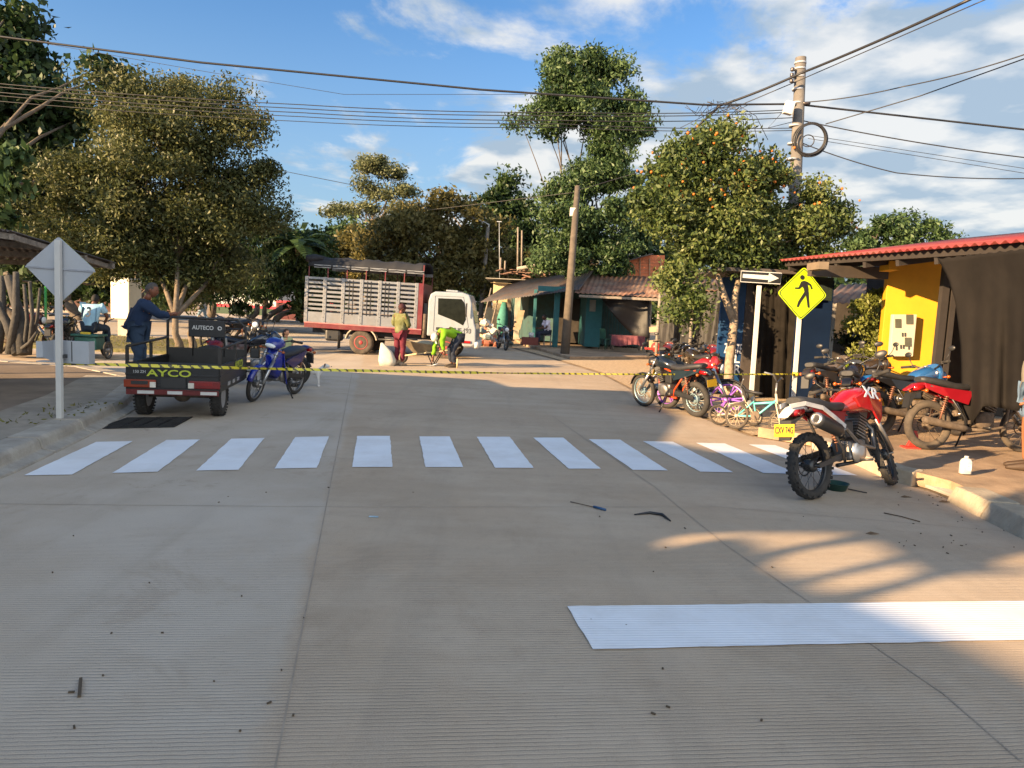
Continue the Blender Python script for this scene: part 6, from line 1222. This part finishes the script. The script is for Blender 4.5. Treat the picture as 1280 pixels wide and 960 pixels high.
def person(label, loc, rz, pose, skin='#8a5a3c', shirt=None, sleeve='long', pants=None, plen='long', hair='#17110c', cap=None, shoes='#2a2420', scale=1., look=(1, 0, 0), fat=1., hairlong=False, kind=None, shirt_dirt=None, face=True):
    J = {k: Vector(v) for k, v in dict(STAND, **pose).items()}; root = thing('person', label, 'person', loc, rz); root.scale = (scale,)*3; sk = mat('skin_'+skin, skin, .55, var=.08, scale=20)
    Rr = dict(pel=.125*fat, waist=.12*fat, chest=.145*fat, neck=.055, shL=.075, elL=.045, haL=.032, hipL=.09*fat, knL=.058, anL=.04, shR=.075, elR=.045, haR=.032, hipR=.09*fat, knR=.058, anR=.04)
    E = [('pel', 'waist'), ('waist', 'chest'), ('chest', 'neck')]
    for s_ in 'LR': E += [('chest', 'sh'+s_), ('sh'+s_, 'el'+s_), ('el'+s_, 'ha'+s_), ('pel', 'hip'+s_), ('hip'+s_, 'kn'+s_), ('kn'+s_, 'an'+s_)]
    nodes = {k: (J[k], Rr[k]*(.80 if k in ('chest', 'waist', 'pel', 'shL', 'shR', 'hipL', 'hipR') else .92)) for k in Rr}; body = skinmesh(nodes, E, 'pel')
    # head, hands and fingers join the body mesh
    L_ = Vector(look).normalized(); up = (J['head']-J['neck']).normalized(); up = (up-L_*up.dot(L_)*.8).normalized(); L_ = (L_-up*L_.dot(up)).normalized(); sd_2 = up.cross(L_); hm = Matrix((L_, sd_2, up)).transposed(); c = J['head']
    mb = MB(); b0 = 0; mb.sph((0, 0, 0), 1, 20, 14)
    vs_ = []
    for v in mb.v:
        v = Vector(v); x, y, z = v; s = Vector((x*.098, y*.078, z*.118))
        if z < 0: s.y *= 1+.38*z*abs(z); s.x *= 1+.18*z if x < 0 else 1
        if x > 0:
            s.x += .020*math.exp(-((y/.20)**2))*math.exp(-(((z+.12)/.20)**2)) - .010*math.exp(-(((abs(y)-.40)/.16)**2))*math.exp(-(((z-.10)/.12)**2)) + .006*math.exp(-((y/.35)**2))*math.exp(-(((z+.48)/.10)**2)) + .008*math.exp(-((y/.3)**2))*math.exp(-(((z+.85)/.15)**2))
        vs_.append(tuple(c+hm @ s))
    mb.v = vs_
    for s_ in (-1, 1): mb.sph(c+hm @ Vector((-.005, s_*.079, -.005)), .028, 8, 6, (.8, .35, 1.1), hm)
    mb.tube([J['neck']-Vector((0, 0, .02)), J['neck'].lerp(c, .55)], [.055, .05], 12)
    for s_ in 'LR':
        h = J['ha'+s_]; e = J['el'+s_]; d = (h-e).normalized(); a_ = Vector((0, 0, 1)) if abs(d.z) < .8 else Vector((1, 0, 0)); w = d.cross(a_).normalized(); nn = w.cross(d)
        mb.tube([h-d*.02, h+d*.04, h+d*.085], [.030, .036, .034], 10)
        for k, (o_, l_) in enumerate(((-.026, .062), (-.009, .072), (.009, .068), (.026, .052))):
            p = h+d*.08+w*o_; mb.tube([p, p+d*l_*.5+nn*.006, p+d*l_*.8+nn*.024, p+d*l_*.9+nn*.04], [.0095, .009, .008, .006], 6)
        p = h+d*.03+w*.03; mb.tube([p, p+(d*.5+w*.8)*.035, p+(d*1.2+w*.8)*.05], [.012, .0105, .008], 6)
    bm = bmesh.new(); bm.from_mesh(body); hb = mb.build('h', sk); bm.from_mesh(hb.data); bm.to_mesh(body); bm.free(); bpy.data.objects.remove(hb); bo = put('body', body, sk, root)
    if face:
        mb = MB()
        for s_ in (-1, 1): mb.sph(c+hm @ Vector((.083, s_*.031, .012)), .010, 8, 6, (.5, 1.2, .7), hm)
        mb.build('eyes', mat('eye_dark', (.02, .015, .012), .3), root); mb = MB(); mb.sph(c+hm @ Vector((.092, 0, -.052)), .018, 8, 6, (.3, 1.2, .28), hm); mb.build('mouth', mat('lip', (.22, .08, .06), .5), root)
    if hair:
        mb = MB(); mb.sph((0, 0, 0), 1, 20, 14); vs_ = []
        for v in mb.v:
            x, y, z = v; lim = -.15-(.9 if hairlong else .35)*max(0, -x); k = 1.0 if (z > lim+.6*max(0, x)*1.1 and not (x > .45 and z < .62)) else .86
            s = Vector((x*.106*k, y*.087*k, z*.126*k)); s *= 1+.02*math.sin(x*17+y*23+z*19); vs_.append(tuple(c+hm @ (s+Vector((-.006, 0, .004)))))
        mb.v = vs_; mb.build('hair', mat('hair_'+hair, hair, .8, var=.3, scale=60), root)
        if hairlong: mb = MB(); mb.tube([c+hm @ Vector((-.08, 0, .02)), c+hm @ Vector((-.11, 0, -.08)), c+hm @ Vector((-.09, .01, -.2))], [.06, .055, .03], 10); mb.build('ponytail', mat('hair_'+hair, hair, .8), root)
    if cap:
        mb = MB(); mb.sph(c+hm @ Vector((-.005, 0, .03)), .112, 18, 10, (1.02, .86, .92), hm); mb.loft([(0, 0, 0, .001, .001)]*2, 4) if 0 else None
        mb.box(c+hm @ Vector((.12, 0, .035)), (.10, .13, .012), hm); mb.build('cap', mat('cap_'+cap, cap, .8), root)
    def clothes(nm, ks, ed, col, grow, rt, tone=None):
        nd_ = {k: (J2[k], Rr2[k]+grow) for k in ks}; me = skinmesh(nd_, ed, rt); cc = mat('cloth_'+col, col, .88, var=.14, scale=5, dirt=shirt_dirt if tone else None, dirt_amt=.5, bump=.25, bscale=14)
        for v in me.vertices: p = v.co; f = .006*math.sin(p.z*38+p.x*31)+.005*math.sin(p.y*44-p.z*21); v.co = p+v.normal*f
        return put(nm, me, cc, root)
    J2 = dict(J); Rr2 = dict(Rr)
    for s_ in 'LR':
        J2['mid'+s_] = J['sh'+s_].lerp(J['el'+s_], .7); Rr2['mid'+s_] = .058; J2['cf'+s_] = J['el'+s_].lerp(J['ha'+s_], .86); Rr2['cf'+s_] = .036; J2['th'+s_] = J['hip'+s_].lerp(J['kn'+s_], .85); Rr2['th'+s_] = .075; J2['cu'+s_] = J['kn'+s_].lerp(J['an'+s_], .93); Rr2['cu'+s_] = .05
    J2['nk'] = J['chest'].lerp(J['neck'], .75); Rr2['nk'] = .062; J2['hem'] = J['pel'].lerp(J['waist'], -.15); Rr2['hem'] = .128*fat
    if shirt:
        ks = ['hem', 'waist', 'chest', 'nk', 'shL', 'shR', 'midL', 'midR']; ed = [('hem', 'waist'), ('waist', 'chest'), ('chest', 'nk'), ('chest', 'shL'), ('chest', 'shR'), ('shL', 'midL'), ('shR', 'midR')]
        if sleeve == 'long': ks += ['elL', 'elR', 'cfL', 'cfR']; ed += [('midL', 'elL'), ('elL', 'cfL'), ('midR', 'elR'), ('elR', 'cfR')]
        clothes('shirt', ks, ed, shirt, .024, 'waist', True)
    if pants:
        ks = ['pel', 'hipL', 'hipR', 'thL', 'thR']; ed = [('pel', 'hipL'), ('pel', 'hipR'), ('hipL', 'thL'), ('hipR', 'thR')]
        if plen == 'long': ks += ['knL', 'knR', 'cuL', 'cuR']; ed += [('thL', 'knL'), ('knL', 'cuL'), ('thR', 'knR'), ('knR', 'cuR')]
        clothes('trousers' if plen == 'long' else 'shorts', ks, ed, pants, .014, 'pel')
    for s_ in 'LR':
        a_ = J['an'+s_]; kn = J['kn'+s_]; f = Vector((1, 0, 0)); mb = MB(); fz = a_.z-.09
        mb.loft([(a_.x-.07, a_.y, fz+.045, .03, .04), (a_.x-.02, a_.y, fz+.055, .04, .055), (a_.x+.08, a_.y, fz+.04, .045, .04), (a_.x+.17, a_.y, fz+.028, .042, .026), (a_.x+.20, a_.y, fz+.022, .025, .016)], 12, 2.6); mb.build('shoe', mat('shoe_'+shoes, shoes, .7), root)
    return root
# man in the blue long sleeved shirt leaning on the trike rail
p = G(188, 466, .0); Y_ = 12.6; gp = P(172, 440, Y_)
person('man in dark blue long sleeved shirt and jeans leaning on the cargo trike rail', (gp.x, Y_, .02), R(20), dict(pel=(-.05, 0, .90), waist=(0, 0, 1.03), chest=(.08, 0, 1.25), neck=(.14, 0, 1.41), head=(.22, 0, 1.55), shL=(.08, .19, 1.34), elL=(.28, .24, 1.16), haL=(.44, .10, 1.15), shR=(.12, -.18, 1.33), elR=(.36, -.18, 1.15), haR=(.52, -.12, 1.17), knL=(.05, .12, .48)), skin='#7a4a34', shirt='#1a2e4c', pants='#2a3c52', hair='#4a4440', fat=1.3, look=(1, -.25, -.1), scale=1.06)
# seated rider with the number 13 shirt
sp = P(113, 432, 17); seat_loc = Vector((sp.x, 17, .0)); pr = person('person in pale blue striped shirt number 13 sitting with back turned on a green trike', (sp.x, 17, .05), R(95), dict(pel=(0, 0, .72), waist=(.03, 0, .86), chest=(.10, 0, 1.08), neck=(.17, 0, 1.24), head=(.27, 0, 1.34), shL=(.12, .20, 1.18), elL=(.20, .30, .95), haL=(.38, .18, .85), shR=(.12, -.20, 1.18), elR=(.20, -.30, .95), haR=(.38, -.18, .85), hipL=(.02, .12, .70), knL=(.42, .2, .66), anL=(.42, .2, .25), hipR=(.02, -.12, .70), knR=(.42, -.2, .66), anR=(.42, -.2, .25)), skin='#5a3826', shirt='#8ab0c4', sleeve='short', pants='#1c2836', hair='#120e0a', face=False)
text('13', .34, mat('number_dark', (.02, .03, .05), .7), pr, (-.215, 0, 1.04), (0, -1, 0), (.35, 0, 1), sx=.8, name='shirt_number', ext=.004)
for k in (-.15, .15): mb = MB(); mb.beam((-.135+abs(k)*.5, k, .85), (-.10+abs(k)*.6, k, 1.15), .014, .02, up=(1, 0, 0)); mb.build('shirt_stripe', mat('stripe_dark', (.12, .22, .3), .8), pr)
# the green pedal trike under the rider
t = thing('green_trike', 'small dark green trike cart under the number 13 shirt', 'trike', (sp.x, 17, .0), R(95)); gr = mat('cart_green', (.02, .10, .085), .5)
mb = MB(); mb.box((-.05, 0, .56), (.5, .62, .05)); mb.build('seat_board', gr, t, bevel=.01); mb = MB(); mb.bbox((-.26, -.24, .22), (.2, .24, .52)); mb.build('box_body', gr, t, bevel=.02); mb = MB(); mb.box((-.22, .0, .60), (.08, .22, .07)); mb.build('yellow_bag', mat('yellow_cloth', (.5, .36, .03), .8), t, bevel=.02)
for s_ in (-1, 1): wheel(t, -.05, .22, .22, .06, rub, alu); 
for k, ch in enumerate([c for c in t.children if c.name.startswith('wheel')]): ch.location.y = (-.42, .42)[k]
wheel(t, .75, .24, .24, .06, rub, alu); mb = MB(); mb.tube([(.2, 0, .45), (.6, 0, .5), (.72, 0, .85)], .02, 8); mb.tube([(.66, -.25, .95), (.72, 0, .85), (.66, .25, .95)], .014, 6); mb.tube([(.7, 0, .7), (.75, 0, .24)], .02, 8); mb.build('frame', framem, t)
mb = MB(); mb.sph((-.32, .0, .33), .07, 12, 8, (1, 1.2, .9)); mb.build('lamp', mat('lamp_white', (.6, .6, .55), .4), t)
moto('dark motorcycle with round chrome mirror between the sign post and the green trike', G(88, 447, .0), R(100), lean=5, tank='#101214', wb=1.2, tm=rub, plate=False)
# child beside the moped
cp = P(357, 450, 14.4); person('small child in pale green shirt standing behind the blue moped', (cp.x, 14.4, 0), R(-40), dict(haL=(.12, .14, .95), elL=(.02, .22, 1.12)), skin='#c48a68', shirt='#a8ae80', sleeve='short', pants='#5a6a58', hair='#3a2416', scale=.60, look=(1, .3, 0), hairlong=True)
# worker standing by the wheelbarrow
wa = G(499, 457); person('worker in olive jacket and raspberry trousers standing beside the wheelbarrow with hands together', wa, R(60), dict(elL=(.02, .27, 1.12), haL=(.24, .08, 1.08), elR=(.02, -.27, 1.12), haR=(.24, -.04, 1.06), knL=(.04, .12, .47), head=(.05, 0, 1.58)), skin='#6a4030', shirt='#54562c', pants='#5a1426', hair='#2a1210', scale=.97, cap='#3a1418', shoes='#8a7a6a', fat=1.15, look=(1, -.5, -.2), shirt_dirt=(.34, .36, .22))
wb_ = G(562, 459); person('worker in fluorescent yellow green shirt and white cap bending down with a trowel', wb_, R(200), dict(pel=(-.22, 0, .86), waist=(-.10, 0, .96), chest=(.14, 0, .98), neck=(.32, 0, .93), head=(.42, 0, .80), shL=(.22, .18, .98), elL=(.30, .24, .70), haL=(.22, .18, .42), shR=(.22, -.18, .98), elR=(.34, -.28, .72), haR=(.42, -.22, .22), hipL=(-.22, .10, .82), knL=(-.02, .14, .46), anL=(-.10, .14, .09), hipR=(-.22, -.10, .82), knR=(-.0, -.14, .46), anR=(-.10, -.14, .09)), skin='#5a3826', shirt='#6a9c0a', pants='#1c2434', hair=None, cap='#c8c8c0', look=(.5, 0, -1), shoes='#302820')
p = wb_+Vector((-.5, -.1, 0)); mb = MB(); mb.prism([(p.x-.12, p.y, .03), (p.x+.06, p.y-.05, .03), (p.x+.06, p.y+.05, .03)], (0, 0, .006)); mb.cyl((p.x+.05, p.y, .04), (p.x+.2, p.y, .09), .014); tag(mb.build('trowel', galv), 'small trowel at the hand of the bending worker', 'trowel')
p = wb_+Vector((.22, -.2, 0)); mb = MB(); mb.cyl(p, p+Vector((0, 0, .26)), .022); tag(mb.build('wooden_stake', cream), 'short pale stake standing right of the bending worker', 'stake')
# wheelbarrow with sand
wb0 = G(531, 456); t = thing('wheelbarrow', 'old metal wheelbarrow loaded with pale sand between the two workers', 'wheelbarrow', wb0, R(178)); bm_ = mat('barrow_steel', (.19, .15, .10), .7, .2, var=.3, dirt=(.2, .13, .08))
mb = MB(); tp_ = [(.62, -.32, .66), (.62, .32, .66), (-.42, .30, .55), (-.42, -.30, .55)]; bt = [(.30, -.16, .32), (.30, .16, .32), (-.22, .18, .32), (-.22, -.18, .32)]; mb.add(tp_+bt, [(0, 1, 5, 4), (1, 2, 6, 5), (2, 3, 7, 6), (3, 0, 4, 7), (4, 5, 6, 7)]); mb.build('tray', bm_, t, solid=.02)
mb = MB(); mb.sph((.05, 0, .56), .34, 16, 10, (1.15, .75, .35)); mb.build('sand_load', mat('pale_sand', (.3, .27, .2), .95, var=.2, scale=30, bump=.5), t)
mb = MB()
for s_ in (-1, 1): mb.tube([(.62, s_*.06, .22), (.1, s_*.20, .32), (-.5, s_*.26, .42), (-.95, s_*.28, .52)], .02, 8)
mb.build('handles', cream, t)
for s_ in (-1, 1): mb = MB(); mb.tube([(-.1, s_*.22, .32), (-.25, s_*.24, .0)], .015, 6); mb.tube([(-.45, s_*.24, .36), (-.25, s_*.24, .0)], .015, 6); mb.build('leg', framem, t)
mb = MB(); mb.torus((.66, 0, .19), (0, 1, 0), .14, .045, 24, 8); mb.build('tyre', rub, t); mb = MB(); mb.lathe((.66, -.04, .19), (0, 1, 0), [(0, .10), (.08, .10)], 16); mb.build('wheel', bm_, t)
p = G(484, 457); t = thing('cement_sack', 'open white sack standing on the road left of the standing worker', 'sack', p); mb = MB(); mb.loft([(0, 0, 0, .20, .15), (.15, 0, 0, .24, .16), (.38, -.05, 0, .17, .09), (.60, -.16, .0, .03, .03)], 14, 3, axis='z'); s = mb.build('bag', mat('white_sack', (.42, .41, .36), .8, var=.12, scale=8), t)
# worker's helper further away at the shaded edge
wk = G(255, 392); person('distant person in white top and pale jeans walking beyond the big tree', (P(254, 392, 40).x, 40, .0), R(180), dict(knL=(.18, .1, .5), anL=(.25, .1, .12), knR=(-.05, -.1, .48), anR=(-.32, -.1, .2)), skin='#6a4030', shirt='#c8ccd0', pants='#7a98b4', scale=1.1, face=False)
# man sitting on the porch
pp = P(684, 430, 31); t = thing('porch_stool', 'low stool under the seated man on the teal porch', 'stool', (pp.x, 31, .2)); mb = MB(); mb.box((0, 0, .43), (.34, .34, .04)); mb.build('seat', wood_d, t)
for x in (-.14, .14):
    for y in (-.14, .14): mb = MB(); mb.box((x, y, .205), (.04, .04, .41)); mb.build('leg', wood_d, t)
person('man in white t-shirt sitting on the teal porch looking down at his hands', (pp.x, 31, .2), R(200), dict(pel=(0, 0, .56), waist=(.02, 0, .68), chest=(.08, 0, .90), neck=(.12, 0, 1.07), head=(.20, 0, 1.19), shL=(.09, .18, .99), elL=(.18, .24, .74), haL=(.40, .14, .72), shR=(.09, -.18, .99), elR=(.18, -.24, .74), haR=(.40, -.14, .72), hipL=(.02, .10, .54), knL=(.44, .13, .50), anL=(.46, .13, .09), hipR=(.02, -.10, .54), knR=(.44, -.13, .50), anR=(.46, -.13, .09)), skin='#4a2c1e', shirt='#c4bcc8', sleeve='short', pants='#1a2030', hair='#15100c')
pp = P(662, 432, 30.6); t = thing('porch_crate', 'dark red box with a white pot before the seated man on the porch', 'crate', (pp.x, 30.6, .2)); mb = MB(); mb.bbox((-.35, -.2, 0), (.35, .2, .32)); mb.build('box', mat('dark_red_wood', (.14, .035, .025), .8), t, bevel=.01); mb = MB(); mb.lathe((.05, 0, .32), (0, 0, 1), [(0, .1), (.2, .12)], 14); mb.build('pot', white, t)
# person cut by the right edge behind the tarp
pp = G(1278, 588, .135); person('person in faded denim shorts and sandals standing behind the tarp at the right edge', (pp.x+.06, pp.y+.05, .135), R(150), dict(), skin='#8a5a3c', shirt='#7a7468', sleeve='short', pants='#5a7088', plen='short', shoes='#3a2c20')
# small white dog
dp = G(388, 483); t = thing('dog', 'small white dog with brown ears standing beside the rear wheel of the blue moped', 'dog', dp, R(10)); fur = mat('white_fur', (.60, .58, .55), .9, var=.12, scale=20)
nd_ = dict(rump=(Vector((-.17, 0, .27)), .055), belly=(Vector((0, 0, .27)), .05), chest=(Vector((.15, 0, .28)), .062), neck=(Vector((.22, 0, .35)), .042), head=(Vector((.27, 0, .41)), .048), muz=(Vector((.35, 0, .385)), .024), tail1=(Vector((-.25, 0, .33)), .016), tail2=(Vector((-.30, .01, .42)), .008))
ed = [('rump', 'belly'), ('belly', 'chest'), ('chest', 'neck'), ('neck', 'head'), ('head', 'muz'), ('rump', 'tail1'), ('tail1', 'tail2')]
for s_, y in (('L', .05), ('R', -.05)):
    nd_['k'+s_] = (Vector((-.13, y, .19)), .036); nd_['h'+s_] = (Vector((-.22, y, .11)), .017); nd_['p'+s_] = (Vector((-.19, y, .015)), .016); nd_['q'+s_] = (Vector((-.155, y, .012)), .014); ed += [('rump', 'k'+s_), ('k'+s_, 'h'+s_), ('h'+s_, 'p'+s_), ('p'+s_, 'q'+s_)]
    nd_['e'+s_] = (Vector((.14, y, .19)), .026); nd_['w'+s_] = (Vector((.15, y, .10)), .016); nd_['f'+s_] = (Vector((.145, y, .015)), .016); nd_['g'+s_] = (Vector((.18, y, .012)), .013); ed += [('chest', 'e'+s_), ('e'+s_, 'w'+s_), ('w'+s_, 'f'+s_), ('f'+s_, 'g'+s_)]
put('body', skinmesh(nd_, ed, 'belly'), fur, t); mb = MB()
for s_ in (-1, 1): mb.prism([(.25, s_*.03, .44), (.27, s_*.055, .43), (.235, s_*.06, .37)], (.012, 0, .004))
mb.build('ears', mat('brown_fur', (.16, .09, .05), .9), t); mb = MB(); mb.sph((.378, 0, .39), .011, 8, 6); mb.build('nose', blackp, t)
# ---------------------------------------------------------------- litter on the road
lit = mat('litter_brown', (.09, .065, .04), .9); 
mb = MB(); mb.tube([G(713, 628)+Vector((0, 0, .006)), G(728, 632)+Vector((0, 0, .01)), G(742, 635)+Vector((0, 0, .008))], .004, 5); tag(mb.build('twig', lit), 'thin dark twig on the road left of the curved rubber strip', 'twig')
mb = MB(); mb.tube([G(742, 635)+Vector((0, 0, .012)), G(757, 639)+Vector((0, 0, .012))], .011, 8); tag(mb.build('pen', mat('pen_blue', (.02, .07, .16), .4)), 'short dark blue plastic stick at the right end of the twig', 'stick')
mb = MB(); mb.tube([G(793, 644)+Vector((0, 0, .005)), G(812, 642.5)+Vector((0, 0, .012)), G(828, 645)+Vector((0, 0, .012)), G(838, 652)+Vector((0, 0, .006))], [.006, .012, .013, .006], 8); tag(mb.build('rubber_strip', blackp), 'curved black rubber strip lying on the road', 'rubber strip')
mb = MB(); a_, b_ = G(101, 850), G(99, 873); mb.beam(a_+Vector((0, 0, .008)), b_+Vector((0, 0, .008)), .012, .008); tag(mb.build('stick', lit), 'short dark stick on the road at lower left', 'stick')
mb = MB(); a_, b_ = G(1105, 642), G(1150, 653); mb.tube([a_+Vector((0, 0, .006)), a_.lerp(b_, .5)+Vector((0, .01, .01)), b_+Vector((0, 0, .006))], .005, 5); tag(mb.build('twig', lit), 'long thin twig on the road near the right kerb', 'twig')
mb = MB(); mb.box(G(467, 647)+Vector((0, 0, .008)), (.07, .02, .006)); tag(mb.build('paper_scrap', mat('paper_blue', (.3, .42, .5), .8)), 'tiny pale blue paper scrap on the road below the fifth stripe', 'paper scrap')
mb = MB()
for k in range(80):
    if k < 34: p = G(random.uniform(60, 1200), random.uniform(600, 930))
    else: p = G(random.uniform(1120, 1290), random.uniform(612, 690))
    if p.x > 4.1 and p.y < 8: p.z = .0
    s_ = random.uniform(.003, .009); mb.box(p+Vector((0, 0, .005)), (s_*random.uniform(1, 3), s_, .006), Matrix.Rotation(random.uniform(0, 3), 3, 'Z'))
tag(mb.build('road_grit', lit), 'tiny leaf bits and grit scattered on the road', 'grit', kind='stuff')
for k, (x, y, lb) in enumerate(((1132, 622, 'dry brown leaf on the road beside the trail bike front wheel'), (1180, 628, 'dry curled leaf at the foot of the kerb ramp'), (1090, 668, 'lone dry leaf on the road above the stop line'))):
    p = G(x, y); mb = MB(); mb.prism([p+Vector((-.05, 0, .004)), p+Vector((0, -.02, .012)), p+Vector((.06, .005, .004)), p+Vector((0, .025, .014))], (0, 0, .003)); tag(mb.build('dry_leaf', mat('dry_leaf', (.13, .08, .04), .9)), lb, 'leaf', 'dry leaves on the road')
